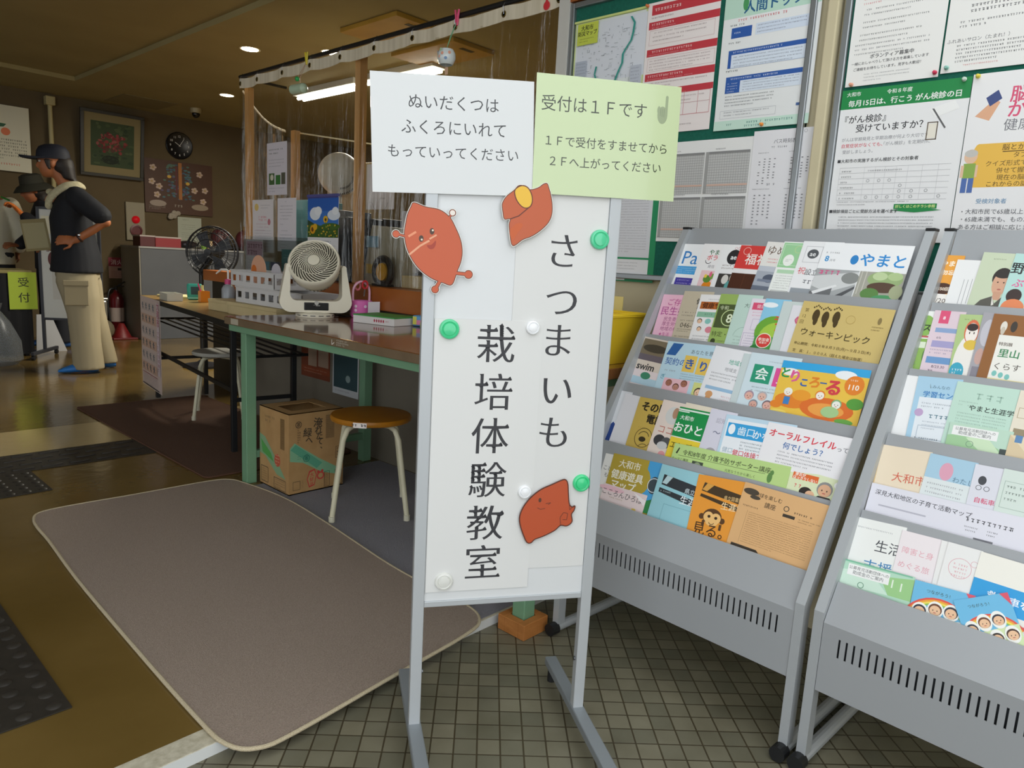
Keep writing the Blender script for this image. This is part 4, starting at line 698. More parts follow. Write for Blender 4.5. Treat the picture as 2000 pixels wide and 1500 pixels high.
for _ in range(230):
    x, y = rn.uniform(.1, .9), rn.uniform(.08, .92); l = rn.uniform(.01, .05)
    if x+y*.2 < .98: mp_items.append(('r', x, y, l, .0028, rn.choice(['#7c858c', '#9aa3a9', '#5f676c', '#b3bcc0', '#8fa0a8'])) if rn.random() < .6 else ('r', x, y, .004, l*.7, rn.choice(['#9aa3a9', '#6f777c'])))
riv = [(.80, .06), (.85, .12), (.84, .2), (.82, .27), (.76, .33), (.72, .38), (.72, .46), (.68, .52), (.64, .6), (.60, .7), (.58, .85)]
for (x0, y0), (x1, y1) in zip(riv, riv[1:]): mp_items.append(('p', [(x0-.012, y0), (x0+.014, y0), (x1+.014, y1), (x1-.012, y1)], '#3a9a8e'))
riv = [(.36, .45), (.34, .52), (.38, .6), (.40, .7), (.48, .74), (.58, .72)]
for (x0, y0), (x1, y1) in zip(riv, riv[1:]): mp_items.append(('p', [(x0-.012, y0), (x0+.012, y0+.004), (x1+.012, y1), (x1-.01, y1)], '#3a9a8e'))
mp_items += [('r', .05, .03, .30, .20, '#c8d452'), ('t', '大和市', .19, .075, .06, '#2a2e1c', {'b': .03}), ('t', '防災マップ', .20, .125, .055, '#2a2e1c', {'b': .03}), ('g', .08, .17, .22, 2, .025, '#5a6030', .01), ('r', .05, .38, .16, .26, '#b7bfcc'), ('g', .06, .4, .14, 8, .03, '#7f8798', .012), ('r', .84, .50, .14, .26, '#c3c9d4'), ('g', .85, .52, .12, 8, .03, '#7f8798', .012), ('g', .84, .78, .14, 4, .03, '#3a8a8e', .016), ('r', .0, 0, 1, .02, '#cfdc8a')]
poster((1125.5, 45), (1267, 11), (1119, 250), '#cfdc96', mp_items, 'city hazard map poster with a teal river, left end of the long notice board', 1)
RD2 = '#c63a44'
it = [('r', 0, 0, 1, 1, '#f2e9e6'), ('r', .06, .02, .94, .075, RD2), ('g', .1, .045, .86, 1, .03, '#f4d9d6', .024)]
for y, t, s in ((.145, 1, .62), (.35, 1, .8), (.535, 1, .66), (.66, 0, .3)):
    it += [('r', .03, y, .97, .055 if t else .045, RD2), ('g', .07, y+.012, s, 1, .03, '#f2d2d0', .018), ('g', .06, y+.04, .8, 1, .03, '#eab8b8', .008)]
it += [('g', .06, .11, .8, 1, .04, '#8a6a6a', .012), ('f', .05, .21, .9, .11, .003, '#c9a0a0'), ('g', .1, .225, .75, 3, .03, '#9a8484', .01), ('f', .05, .42, .93, .10, .003, '#c9a0a0'), ('g', .08, .435, .84, 4, .022, '#a08888', .009), ('g', .06, .605, .85, 2, .025, '#9a7a7a', .01)]
for x in (.05, .24, .43, .62, .81, .97): it.append(('r', x, .705, .004, .17, '#c8646a'))
it += [('r', .05, .705, .924, .003, '#c8646a'), ('r', .05, .785, .924, .003, '#c8a0a0'), ('r', .05, .872, .924, .003, '#c8646a'), ('g', .1, .73, .8, 2, .03, '#a08888', .01), ('g', .06, .90, .8, 1, .03, '#d05a60', .01), ('g', .06, .94, .7, 2, .025, '#8a7a7a', .01)]
poster((1267.5, 8), (1412, -33), (1254, 264), '#f4ece9', it, 'white emergency clinic poster with red bands, between the map and the blue medical check poster', 2)
BB = '#2a5aa8'
it = [('r', 0, 0, 1, .24, '#bfe0cd'), ('t', '人間ドック', .52, .18, .125, '#1f5f8c', {'b': .03}), ('e', .23, .155, .03, .045, '#4a9a5c'), ('p', [(.2, .165), (.23, .14), (.26, .2)], '#4a9a5c'), ('e', .84, .11, .03, .04, '#5aa868'), ('g', .16, .252, .7, 1, .03, '#d8505a', .016), ('g', .08, .282, .2, 1, .03, BK, .012), ('r', .10, .305, .22, .07, BB), ('g', .13, .335, .16, 1, .02, '#e6eef8', .011), ('r', .36, .30, .56, .075, '#d8e3f2'), ('g', .38, .31, .5, 3, .022, '#5f6a80', .009),
   ('g', .08, .40, .18, 1, .03, BK, .012), ('r', .09, .455, .82, .032, BB), ('g', .14, .465, .7, 1, .03, '#dfe8f6', .012), ('r', .09, .487, .035, .09, BB), ('r', .125, .487, .785, .09, '#dde7f3'), ('g', .15, .50, .72, 4, .021, '#6a7488', .009), ('f', .09, .455, .82, .122, .003, '#7f93b8'), ('g', .08, .59, .2, 1, .03, BK, .012), ('r', .09, .635, .80, .032, BB), ('g', .14, .645, .7, 1, .03, '#dfe8f6', .012), ('r', .09, .667, .16, .08, BB), ('g', .11, .678, .12, 4, .018, '#dfe8f6', .007), ('r', .25, .667, .64, .08, '#dde7f3'), ('g', .28, .675, .58, 4, .018, '#6a7488', .008),
   ('g', .10, .765, .52, 4, .021, '#5f6068', .009), ('f', .06, .865, .60, .055, .002, '#a0a4ac'), ('g', .1, .875, .5, 2, .02, '#7a7d84', .008), ('r', .86, .86, .05, .018, '#4a6aa0'), ('r', 0, .935, 1, .065, '#cbe8d8'), ('g', .14, .958, .12, 1, .02, '#3f8a80', .014), ('g', .34, .95, .5, 2, .024, '#3f8a80', .015)]
poster((1421, -30), (1614, -66), (1390, 257), '#eceeed', it, 'medical check poster with blue tables and green header, right on the long notice board', 3)
def grid_items():
    it = []
    for gx, gy, gw, gh in ((.02, .12, .47, .40), (.51, .12, .47, .40), (.02, .555, .47, .40), (.51, .555, .47, .40)):
        it += [('r', gx, gy, gw, gh, '#c6c6c4'), ('g', gx+.1, gy-.03, gw*.5, 1, .03, '#77777a', .012)]
        for k in range(17): it.append(('r', gx, gy+gh*k/16, gw, .0022, '#8c8c8c'))
        for k in range(19): it.append(('r', gx+gw*k/18, gy, .0022, gh, '#969696'))
        it += [('r', gx, gy, gw, .02, '#8a8a8a'), ('r', gx, gy+gh*.78, gw, .018, '#d4b4a4'), ('r', gx, gy, .035, gh, '#a2a2a0')]
    return it
poster((1297, 280), (1474, 256.5), (1285, 471), '#eeeeec', grid_items(), 'large timetable full of grey grids, behind the green laminated notice', 1, 'timetable', 'timetable', 'timetables on the long notice board')
it = [('t', 'バス時刻表', .50, .11, .07, '#6a6a70', {'b': .01}), ('g', .3, .155, .36, 1, .03, '#6a6a70', .018), ('g', .1, .21, .3, 1, .03, BK, .009), ('g', .58, .21, .3, 1, .03, BK, .009), ('g', .28, .51, .36, 1, .03, '#5a5a60', .02), ('g', .06, .56, .36, 1, .03, BK, .009), ('g', .56, .56, .36, 1, .03, BK, .009), ('o', .80, .03, .025, .006, '#b0b0b0')]
for ox, oy in ((.12, .27), (.62, .27), (.10, .62), (.60, .62)):
    for r in range(10):
        for c in range(4 if r < 8 else 2):
            if rn.random() < .85: it.append(('r', ox+c*.08, oy+r*.026*(1 if oy < .5 else 1.2), .028, .008, '#7a7a7e'))
poster((1474, 257), (1603, 240), (1456, 456), '#ecebee', it, 'white bus timetable sheet with columns of small times, under the medical check poster', 2, 'timetable', 'timetable', 'timetables on the long notice board')
poster((1196, 352), (1292, 346), (1190, 547), '#1f8f5c', [('r', .08, .02, .80, .74, '#dcdde2'), ('g', .14, .05, .66, 26, .026, '#9a9aa2', .009), ('r', .06, .78, .82, .15, '#e8e8ea'), ('g', .12, .81, .55, 3, .03, '#8a8a90', .009), ('r', .06, .92, .36, .07, '#e8e8ea')], 'bright green backing card with grey lists, low at the left behind the sign', 0, 'list_card', 'list', None)
# right board
def mag_pin(px, col, label, lay=4):
    p = atx(*px, XB-.002-.0016*lay); b = B(); m = M(col, .3, coat=.4)
    b.lathe([(.0055, 0), (.006, .002), (.0035, .006), (.0045, .011), (.003, .013), (0, .0132)], m, 14)
    o = b.obj('push_pin', mw=frame(p, V((0, -1, 0)), V((0, 0, 1))), smooth=True); tag(o, label, 'push pin', 'push pins on the notice boards')
SK = '#4a4a4e'
poster((1672, -2), (1857, -25), (1656.5, 170.5), '#f1f0ec', [('g', .1, .02, .45, 2, .05, '#d86a70', .02), ('g', .12, .14, .62, 2, .055, SK, .018), ('g', .12, .28, .70, 2, .055, SK, .018), ('g', .1, .42, .70, 2, .055, SK, .018), ('g', .06, .53, .80, 3, .05, '#6a6a70', .018), ('t', 'ボランティア募集中', .48, .68, .053, '#3a3a3e', {'b': .02}), ('t', '一緒におしゃべりして頂ける方を募集しています', .46, .745, .038, '#3a3a3e', {'b': .01}), ('t', 'ご連絡をお待ちしています。見学も大歓迎！', .44, .81, .038, '#3a3a3e', {'b': .01}), ('g', .2, .87, .5, 3, .035, '#8a8a8e', .012)], 'white volunteer notice at the top left of the right board, above the green headed poster', 2)
poster((1861, -26), (2095, -62), (1840, 144), '#f0efeb', [('g', .15, .10, .7, 1, .05, SK, .03), ('g', .2, .24, .6, 2, .06, SK, .035), ('g', .12, .42, .55, 2, .05, SK, .025), ('t', 'ふれあいサロン（たまれ！）', .3, .64, .045, '#5a5a60'), ('g', .12, .69, .7, 5, .045, SK, .022), ('g', .2, .92, .5, 1, .04, '#e08a8a', .018)], 'white notice at the top right corner above the tablet quiz poster', 2)
GG = '#0f8a44'
it = [('r', .0, .0, 1, .125, GG), ('t', '大和市', .10, .03, .04, '#eef6ee', {'b': .02}), ('t', '令和８年度', .47, .035, .04, '#eef6ee', {'b': .02}), ('t', '毎月15日は、行こう がん検診の日', .50, .09, .058, '#f4f8f2', {'b': .03}), ('t', '『がん検診』', .22, .195, .07, '#2f2f33', {'b': .015}), ('t', '受けていますか？', .42, .255, .072, '#2f2f33', {'b': .015}), ('t', 'がんは早期発見と早期治療が何より大切です。', .40, .325, .035, '#8a8a90'), ('t', '自覚症状がなくても、', .22, .365, .037, '#d8485a', {'b': .01}), ('t', '「がん検診」を定期的に', .58, .365, .035, '#8a8a90'), ('t', '受診しましょう。', .19, .405, .035, '#8a8a90'),
   ('p', [(.72, .17), (.9, .13), (.94, .18), (.77, .225)], '#f6f6f4'), ('f', .72, .25, .08, .11, .008, '#6a5a44'), ('r', .73, .26, .06, .09, '#efe9da'), ('p', [(.74, .17), (.755, .17), (.86, .29), (.85, .295)], '#5f5f60'), ('t', '■大和市の実施するがん検診とその対象者', .36, .465, .035, '#3a3a3e', {'b': .02})]
for r in range(7): it.append(('r', .06, .51+r*.036, .88, .0018, '#b5b5b8'))
for x in (.06, .27, .36, .44, .53, .62, .73, .85): it.append(('r', x, .51, .0018, .216, '#c6c6c8'))
for r, cs in ((2, (.31, .40, .485)), (3, (.575,)), (4, (.575, .67, .78)), (5, (.31, .40, .485, .575, .67, .88))):
    for c in cs: it.append(('o', c, .528+r*.036, .013, .003, '#8a8a8e'))
it += [('g', .08, .53+.036*r, .16, 1, .03, '#6a6a6e', .010) for r in range(6)]+[('g', .3, .53, .62, 1, .03, '#8a8a8e', .01), ('g', .07, .735, .6, 2, .018, '#8a8a8e', .007), ('r', .55, .755, .33, .032, GG), ('t', '詳しくはこのチラシ参照', .715, .771, .028, '#e2ef9a', {'b': .02}), ('p', [(.6, .787), (.83, .787), (.92, .795), (.715, .81), (.53, .795)], GG), ('t', '■検診項目ごとに受診方法を選べます', .3, .80, .034, '#3a3a3e', {'b': .02}), ('g', .1, .835, .78, 6, .02, '#8a8a8e', .008), ('p', [(.07, .93), (.13, .92), (.15, 1), (.05, 1)], '#ef9fb4'), ('t', 'あなたとあなたの大切な人のために', .50, .955, .036, '#d8385a', {'b': .02}), ('t', '定期的にがん検診を受診しましょう。', .60, .985, .036, '#d8385a', {'b': .02})]
poster((1646.5, 178), (1901, 146), (1615, 470), '#f0f0f0', it, 'cancer screening poster with a green header, left on the right notice board', 3)
OR = '#f0bf4f'
poster((1902.5, 146), (2168, 118), (1857, 482), '#f1f0f0', [('p', [(.06, .24), (.20, .15), (.25, .17), (.18, .27)], '#e6b08c'), ('p', [(.13, .14), (.22, .10), (.26, .15), (.17, .19)], '#3f4f86'), ('t', '脳とから', .62, .13, .155, '#e0557a', {'b': .02}), ('t', 'からだの', .62, .215, .155, '#e0557a', {'b': .02}), ('t', '健康チェック', .64, .30, .115, '#7a7a80'), ('r', .13, .40, .87, .25, OR), ('e', .13, .525, .05, .125, OR), ('t', '脳とからだの', .50, .425, .06, '#5f4718', {'b': .01}), ('r', .33, .447, .3, .005, '#5f4718'), ('t', 'タブレットの', .58, .47, .055, '#5f4718'), ('t', 'クイズ形式でチェック', .48, .515, .055, '#5f4718'), ('t', '併せて握力も測定', .52, .555, .055, '#5f4718'), ('t', '現在の脳とからだ', .53, .595, .055, '#5f4718'), ('t', 'これからの認知症予防', .51, .632, .055, '#5f4718'),
   ('e', .08, .47, .055, .042, '#e9c4a4'), ('e', .08, .452, .055, .022, '#c9c6c0'), ('r', .03, .51, .10, .085, '#8fb04f'), ('r', .01, .52, .025, .07, '#e9c4a4'), ('r', .13, .52, .02, .07, '#e9c4a4'), ('r', .03, .595, .045, .085, '#4f6fb0'), ('r', .085, .595, .045, .085, '#4f6fb0'), ('t', '受検対象者', .30, .73, .05, '#7aa0c0', {'b': .01}), ('t', '・大和市民で65歳以上の方', .37, .79, .052, '#5a5a60'), ('t', '・65歳未満でも、もの忘れの心配の', .48, .835, .052, '#5a5a60'), ('t', 'ある方はご相談に応じます', .37, .88, .052, '#5a5a60'), ('r', .0, .94, 1, .06, '#eda53a')], 'brain and body check poster with orange speech panel at the right edge of the photo', 4)
for px, c, l in (((1663, 166), '#e8a58a', 'pale orange push pin at the lower left corner of the volunteer notice'), ((1826, 142), '#d8345a', 'red push pin at the lower right corner of the volunteer notice'), ((1849, 133), '#8fc4b8', 'pale teal push pin at the lower left corner of the top right notice'), ((1884, 155), '#cfe0d4', 'whitish green push pin on the green poster header'), ((1911, 149), '#e8d84a', 'yellow push pin at the top left of the tablet quiz poster'), ((1488, 243), '#f0923a', 'orange push pin at the foot of the medical check poster'), ((1266, 12), '#d8743a', 'small orange push pin between the map and the red banded poster')):
    mag_pin(px, c, l, 5)

# yellow crate on a low shelf behind the rack, and its box
ym = M('#e9c52c', .4)
t = thing('plastic_crate', 'yellow plastic parts crate on the near end of the wooden desk behind the left rack', 'crate', (1.97, 1.53, .781))
b = B()
b.raw([(-.11, -.16, 0), (.11, -.16, 0), (.11, .14, 0), (-.11, .14, 0), (-.12, -.2, .165), (.12, -.2, .165), (.12, .2, .165), (-.12, .2, .165), (-.10, -.15, .004), (.10, -.15, .004), (.10, .13, .004), (-.10, .13, .004), (-.108, -.188, .165), (.108, -.188, .165), (.108, .188, .165), (-.108, .188, .165)],
      [(3, 2, 1, 0), (0, 1, 5, 4), (1, 2, 6, 5), (2, 3, 7, 6), (3, 0, 4, 7), (8, 9, 10, 11), (12, 13, 9, 8), (13, 14, 10, 9), (14, 15, 11, 10), (15, 12, 8, 11), (4, 5, 13, 12), (5, 6, 14, 13), (6, 7, 15, 14), (7, 4, 12, 15)], ym); b.obj('bin', t)
b = B(); b.tube([(-.122, -.2, .165), (.122, -.2, .165), (.122, .2, .165), (-.122, .2, .165)], .008, ym, 6, closed=True); b.obj('rim', t)
for y in (-.06, .05, .12): b = B(); b.span((-.126, y, .03), (-.113, y+.008, .16), ym); b.obj('rib', t)
sheet('note_pad', 'pale yellow folder standing behind the yellow crate', 'folder', V((2.11, 1.62, 1.0)), V((0, -1, 0)), V((0, 0, 1)), .18, .218, '#dfcf86', [('r', 0, .3, 1, .7, '#d9c25a')], None, .004)
# ================================================================ mats and tactile paving
def rounded(x0, y0, x1, y1, r, n=6):
    rr = r if isinstance(r, tuple) else (r,)*4; o = []
    for (cx, cy, a0), q in zip(((x1, y1, 0), (x0, y1, 90), (x0, y0, 180), (x1, y0, 270)), rr):
        sx = -1 if cx == x1 else 1; sy = -1 if cy == y1 else 1
        for k in range(n+1):
            a = rad(a0+90*k/n); o.append((cx+sx*q+q*math.cos(a), cy+sy*q+q*math.sin(a)))
    return o
def carpet(name, h1, h2, ribs=True):
    m = noisy(name, h1, h2, 260, .95, bump=.8, bscale=420, stretch=(1, 1, 1)); return m
matm = carpet('taupe_carpet', '#98877a', '#b3a192')
t = thing('door_mat', 'large taupe carpet mat with rounded corners lying across the step', 'mat', (1.12, 2.3, .0031))
mo_ = [(.85, 3.238), (1.1, 3.228), (1.42, 3.222), (1.515, 3.19), (1.545, 3.10), (1.575, 2.9), (1.58, 2.7), (1.558, 2.42), (1.53, 2.16), (1.508, 1.95), (1.50, 1.72), (1.507, 1.54), (1.475, 1.445), (1.38, 1.405), (1.08, 1.375), (.79, 1.345), (.70, 1.352), (.655, 1.41), (.647, 1.55), (.655, 2.0), (.67, 2.5), (.692, 2.88), (.697, 3.05), (.708, 3.15), (.742, 3.22)]
ol = []
for i in range(len(mo_)):
    q = [V((*mo_[(i+j-1) % len(mo_)], 0)) for j in range(4)]
    for u in (0, .25, .5, .75):
        v = .5*((2*q[1])+(q[2]-q[0])*u+(2*q[0]-5*q[1]+4*q[2]-q[3])*u*u+(3*q[1]-q[0]-3*q[2]+q[3])*u**3); ol.append((v.x-1.12, v.y-2.3))
b = B(); b.prism(ol, 0, .007, matm)
b.obj('pile', t)
b = B(); bind = noisy('mat_binding', '#8f7c55', '#d8cdb4', 900, .9, stretch=(1, 1, 1))
b.tube([(x, y, .0042) for x, y in ol], .0052, bind, 8, closed=True); b.obj('bound_edge', t, smooth=True)
t = thing('floor_mat', 'reddish brown carpet mat under the folding table, farther in', 'mat', (1.85, 4.25, .0012), .0)
ol = rounded(1.445-1.85, 3.285-4.25, 2.27-1.85, 5.21-4.25, .03, 4)
b = B(); b.prism(ol, 0, .006, carpet('red_brown_carpet', '#5b3f2d', '#6b4b37')); b.obj('pile', t)
b = B(); b.tube([(x, y, .0036) for x, y in ol], .0045, M('#5a3b2a', .9), 6, closed=True); b.obj('bound_edge', t, smooth=True)
b = B(); b.span((1.46, 1.45, .0012), (2.29, 3.06, .0028), carpet('grey_carpet', '#8b8990', '#9a989f')); tag(b.obj('carpet_tile'), 'blue grey carpet laid under the wooden desk and stool', 'carpet')
tm = noisy('black_rubber', '#2a2723', '#332f2a', 30, .5)
def tactile(x0, y0, x1, y1, label, bars):
    b = B(); X, Y = (x1-x0)/2, (y1-y0)/2; b.prism([(-X, -Y), (X, -Y), (X, Y), (-X, Y)], 0, .003, tm)
    if bars:
        for r in range(4):
            y = -Y+Y*2*(r+.5)/4; x = -X+.02+(r % 2)*.05
            while x < X-.12: b.box((x+.05, y, .004), (.09, .022, .006), tm, bev=.002); x += .12
    else:
        nx, ny = round(2*X/.06), round(2*Y/.06)
        for i in range(nx):
            for j in range(ny): b.lathe([(.018, .0025), (.014, .006), (.006, .0078), (0, .008)], tm, 12, Matrix.Translation((-X+2*X*(i+.5)/nx, -Y+2*Y*(j+.5)/ny, 0)))
    o = b.obj('tactile_paving', smooth=True); o.location = ((x0+x1)/2, (y0+y1)/2, .0012); tag(o, label, 'tactile paving', 'black rubber tactile paving')
tactile(-.9, 3.872, 1.46, 4.205, 'long black tactile strip with raised bars running across the hall to the brown mat', True)
tactile(.27, 3.518, .868, 3.868, 'black tactile square with raised dots joining the bar strip', False)
tactile(-.15, 1.783, .455, 2.68, 'black tactile sheet with raised dots at the lower left edge of the picture', False)

# ================================================================ wooden desk with green steel frame
gm = noisy('green_steel', '#6f9a78', '#779f80', 6, .45)
DX0, DX1, DY0, DY1, DZ = 1.535, 2.275, 1.31, 3.265, .78
desk = thing('work_desk', 'long wooden desk with green steel legs behind the sign', 'desk', ((DX0+DX1)/2, (DY0+DY1)/2, 0))
ox, oy = (DX0+DX1)/2, (DY0+DY1)/2
wood = noisy('varnished_desk_top', '#6d4526', '#80532f', 4, .13, stretch=(5, .6, 1), coat=.3)
b = B(); b.span((DX0-ox, DY0-oy, DZ-.036), (DX1-ox, DY1-oy, DZ), wood, bev=.003); top = b.obj('top', desk)
b = B(); b.span((DX0-ox-.0012, DY0-oy+.004, DZ-.034), (DX0-ox, DY1-oy-.004, DZ-.003), noisy('desk_edge_band', '#6e5c46', '#7d6a52', 9, .4)); b.obj('edge_band', top)
b = B(); b.box((DX0-ox-.0018, 3.16-oy, DZ-.018), (.001, .07, .026), M('#b3ab98', .5)); b.obj('label_tape', top)
b = B()
draw(b, [('t', 'レ', .1, .5, .2, '#e8e6de', {'b': .02}), ('g', .28, .1, .6, 3, .28, '#dcd8cc', .2)], .13, .03, .0006, lambda c: M(c, .5))
b.obj('white_marking', top).matrix_local = frame((DX0-ox-.0014, 2.37-oy, DZ-.004), (0, -1, 0), (0, 0, 1))
for x in (DX0+.022, DX1-.062):
    for y in (DY0+.025, DY1-.165):
        lo = 0 if y > 1.6 else ZT+.012
        b = B(); b.span((x-ox, y-oy, lo), (x+.05-ox, y+.05-oy, DZ-.065), gm, bev=.003); b.obj('leg', desk)
for x in (DX0+.012, DX1-.05):
    b = B(); b.span((x-ox, DY0+.02-oy, DZ-.066), (x+.03-ox, DY1-.02-oy, DZ-.037), gm, bev=.002); b.obj('apron_rail', desk)
for y in (DY0+.03, DY1-.16):
    b = B(); b.span((DX0+.07-ox, y-oy, .12), (DX1-.06-ox, y+.03-oy, .155), gm, bev=.002); b.obj('cross_rail', desk)
    b = B(); b.span((DX0+.04-ox, y-oy, DZ-.066), (DX1-.05-ox, y+.03-oy, DZ-.037), gm); b.obj('end_rail', desk)
om = noisy('orange_wood_block', '#a3662c', '#b5763a', 18, .7, stretch=(1, 1, 4))
b = B(); cx, cy = DX0+.047, DY0+.05
for a, c in (((cx-.055, cy-.055), (cx+.055, cy-.028)), ((cx-.055, cy+.028), (cx+.055, cy+.055)), ((cx-.055, cy-.028), (cx-.028, cy+.028)), ((cx+.028, cy-.028), (cx+.055, cy+.028))):
    b.span((*a, ZT+.0005), (*c, ZT+.05), om, bev=.002)
b.span((cx-.028, cy-.028, ZT+.0005), (cx+.028, cy+.028, ZT+.011), om); tag(b.obj('leg_block'), 'orange brown wooden shoe under the near green desk leg', 'wooden block')

# ================================================================ stools
def stool(label, c, R, H, seat_m, leg_m, rz, sticker=None):
    t = thing('round_stool', label, 'stool', (c[0], c[1], c[2]), rz, group='round stools')
    b = B(); b.lathe([(0, H-.028), (R*.9, H-.028), (R*.985, H-.022), (R, H-.012), (R*.97, H-.002), (R*.8, H), (0, H)], seat_m, 40); s = b.obj('seat', t, smooth=True)
    for k in range(4):
        a = rad(45+90*k); d = V((math.cos(a), math.sin(a), 0)); p = [d*.02+V((0, 0, H-.038)), d*(R*.62)+V((0, 0, H-.038)), d*(R*.80)+V((0, 0, H-.05)), d*(R*.93)+V((0, 0, H-.09)), d*(R*1.26)+V((0, 0, .012))]
        q = []
        for i in range(len(p)-1):
            q += [p[i].lerp(p[i+1], f) for f in (0, .5)]
        q.append(p[-1]); b = B(); b.tube(q, .0115, leg_m, 10); l = b.obj('leg', t, smooth=True)
        b = B(); b.cyl(p[-1]-V((0, 0, .012)), p[-1]+V((0, 0, .012)), .0135, M('#c9c5b0' if seat_m != leg_m else '#9a9890', .6), n=12); b.obj('foot_tip', l)
    if sticker:
        b = B(); a0 = rad(sticker-rz); n = 6; w_ = .03
        for k in range(n):
            a, c2 = a0+(k-n/2)*.045*1.2, a0+(k+1-n/2)*.045*1.2; rr = R+.0012
            b.poly([(rr*math.cos(a), rr*math.sin(a), H-.025), (rr*math.cos(c2), rr*math.sin(c2), H-.025), (rr*math.cos(c2), rr*math.sin(c2), H-.004), (rr*math.cos(a), rr*math.sin(a), H-.004)], M('#efe6e0', .5))
        st = b.obj('name_sticker', s)
        b = B(); draw(b, [('g', .12, .2, .76, 1, .5, '#2a2430', .55)], .085, .02, .0004, lambda c: M(c, .5)); rr = R+.0022
        b.obj('sticker_lettering', st).matrix_local = frame((rr*math.cos(a0)+.0425*math.sin(a0), rr*math.sin(a0)-.0425*math.cos(a0), H-.004), (-math.sin(a0), math.cos(a0), 0), (0, 0, 1))
    return t
legw = noisy('chipped_cream_paint', '#c9c4a8', '#d4cfb4', 8, .5)
stool('orange topped round stool with cream legs in front of the desk', (1.80, 2.47, .0045), .172, .425, noisy('orange_vinyl', '#9c6410', '#b07216', 7, .4), legw, 55, sticker=219)
stool('pale grey round stool under the folding table', (2.09, 4.52, .0072), .165, .425, M('#a9a79e', .4), legw, 62)

# ================================================================ cardboard box under the desk
card = noisy('cardboard', '#a98352', '#b48f5e', 14, .8)
t = thing('cardboard_box', 'brown cardboard tea bottle carton with green printing, under the desk', 'box', (1.616, 2.825, .0048))
bx, by, bz = .285, .262, .375
b = B(); b.span((0, 0, 0), (bx, by, .004), card)
for a, c in (((0, 0, 0), (bx, .004, bz)), ((0, by-.004, 0), (bx, by, bz)), ((0, .004, 0), (.004, by-.004, bz)), ((bx-.004, .004, 0), (bx, by-.004, bz))): b.span(a, c, card)
b.span((0, 0, bz-.003), (bx, .06, bz), card); b.span((0, by-.06, bz-.003), (bx, by, bz), card); b.span((0, .06, bz-.003), (.05, by-.06, bz), card); b.span((bx-.06, .06, bz-.003), (bx, by-.06, bz), card)
b.obj('carton', t)
CB = '#3c3428'; CG = '#5f9a6a'
b = B(); mf = lambda c: M(c, .8)
draw(b, [('p', [(.02, .42), (.10, .36), (.55, .60), (.95, .78), (.95, .86), (.6, .78), (.25, .62), (.02, .58)], '#7fb08a'), ('p', [(.03, .44), (.12, .38), (.60, .66), (.50, .72)], '#59a182'),
  ('o', .17, .14, .055, .009, CB), ('t', '茶', .17, .14, .075, CB, {'b': .02}), ('g', .15, .2, .05, 6, .03, CB, .02), ('t', '淹', .52, .14, .17, CB, {'b': .015, 'rot': -6}), ('t', 'れ', .53, .235, .145, CB, {'b': .015, 'rot': -6}), ('t', 'た', .545, .31, .135, CB, {'b': .015, 'rot': -6}), ('t', 'て', .555, .38, .135, CB, {'b': .015, 'rot': -6}), ('t', '、', .58, .44, .12, CB, {'b': .015}), ('t', '緑', .33, .25, .16, CB, {'b': .015, 'rot': -6}), ('t', 'へ', .36, .345, .14, CB, {'b': .015, 'rot': -6}),
  ('o', .31, .57, .06, .009, '#1f6a5a'), ('t', '茶', .31, .57, .075, '#1f6a5a', {'b': .02}), ('g', .15, .53, .2, 2, .03, '#2f7a6a', .012),
  ('p', [(.36, .74), (.46, .72), (.50, .80), (.46, .93), (.36, .95), (.32, .84)], '#c0453c'), ('p', [(.375, .76), (.45, .74), (.485, .80), (.45, .915), (.37, .93), (.335, .84)], '#b3905e'), ('t', '大', .41, .79, .075, '#c0453c', {'b': .03, 'rot': 8}), ('t', '好', .41, .85, .075, '#c0453c', {'b': .03, 'rot': 8}), ('t', '評', .41, .905, .06, '#c0453c', {'b': .03, 'rot': 8}), ('e', .57, .82, .07, .05, '#c0453c'), ('e', .57, .82, .045, .032, '#b3905e'), ('e', .53, .77, .025, .02, '#c0453c'), ('e', .6, .765, .025, .02, '#c0453c'),
  ('f', .07, .84, .13, .11, .006, CB), ('g', .23, .84, .03, 6, .02, CB, .01), ('f', .64, .78, .10, .2, .006, CB), ('g', .66, .80, .06, 8, .022, CB, .008), ('r', .66, .06, .16, .30, '#8f7048'), ('g', .67, .07, .14, 12, .024, '#5f4c30', .01), ('f', .84, .02, .14, .12, .006, CB), ('g', .86, .035, .1, 4, .026, CB, .014), ('f', .85, .48, .11, .15, .006, CB), ('g', .87, .5, .08, 3, .04, CB, .026), ('f', .84, .78, .14, .2, .008, CB), ('t', '1.5L', .91, .88, .07, CB, {'b': .03, 'rot': -90}), ('r', .86, .8, .1, .02, CB)], bx, bz, .0006, mf)
b.obj('front_print', t).matrix_local = frame((0, 0, bz), (1, 0, 0), (0, 0, 1))
b = B()
draw(b, [('p', [(0, .35), (.2, .38), (.5, .56), (.9, .82), (.6, .80), (.2, .62), (0, .6)], '#7fa07a'), ('p', [(.05, .42), (.4, .56), (.5, .66), (.1, .58)], '#4f9a4a'), ('r', .72, .08, .14, .38, '#7d6038'), ('g', .74, .09, .1, 14, .026, '#5a4526', .012), ('g', .2, .1, .3, 2, .05, '#7a6a4a', .03), ('e', .62, .62, .1, .08, '#b8563c'), ('g', .55, .55, .14, 4, .04, '#e0c8a0', .015), ('f', .05, .76, .25, .2, .01, CB), ('g', .08, .79, .18, 6, .03, CB, .01), ('f', .5, .84, .4, .14, .01, CB), ('g', .54, .86, .32, 4, .03, CB, .012)], by, bz, .0006, mf)
b.obj('side_print', t).matrix_local = frame((0, by, bz), (0, -1, 0), (0, 0, 1))

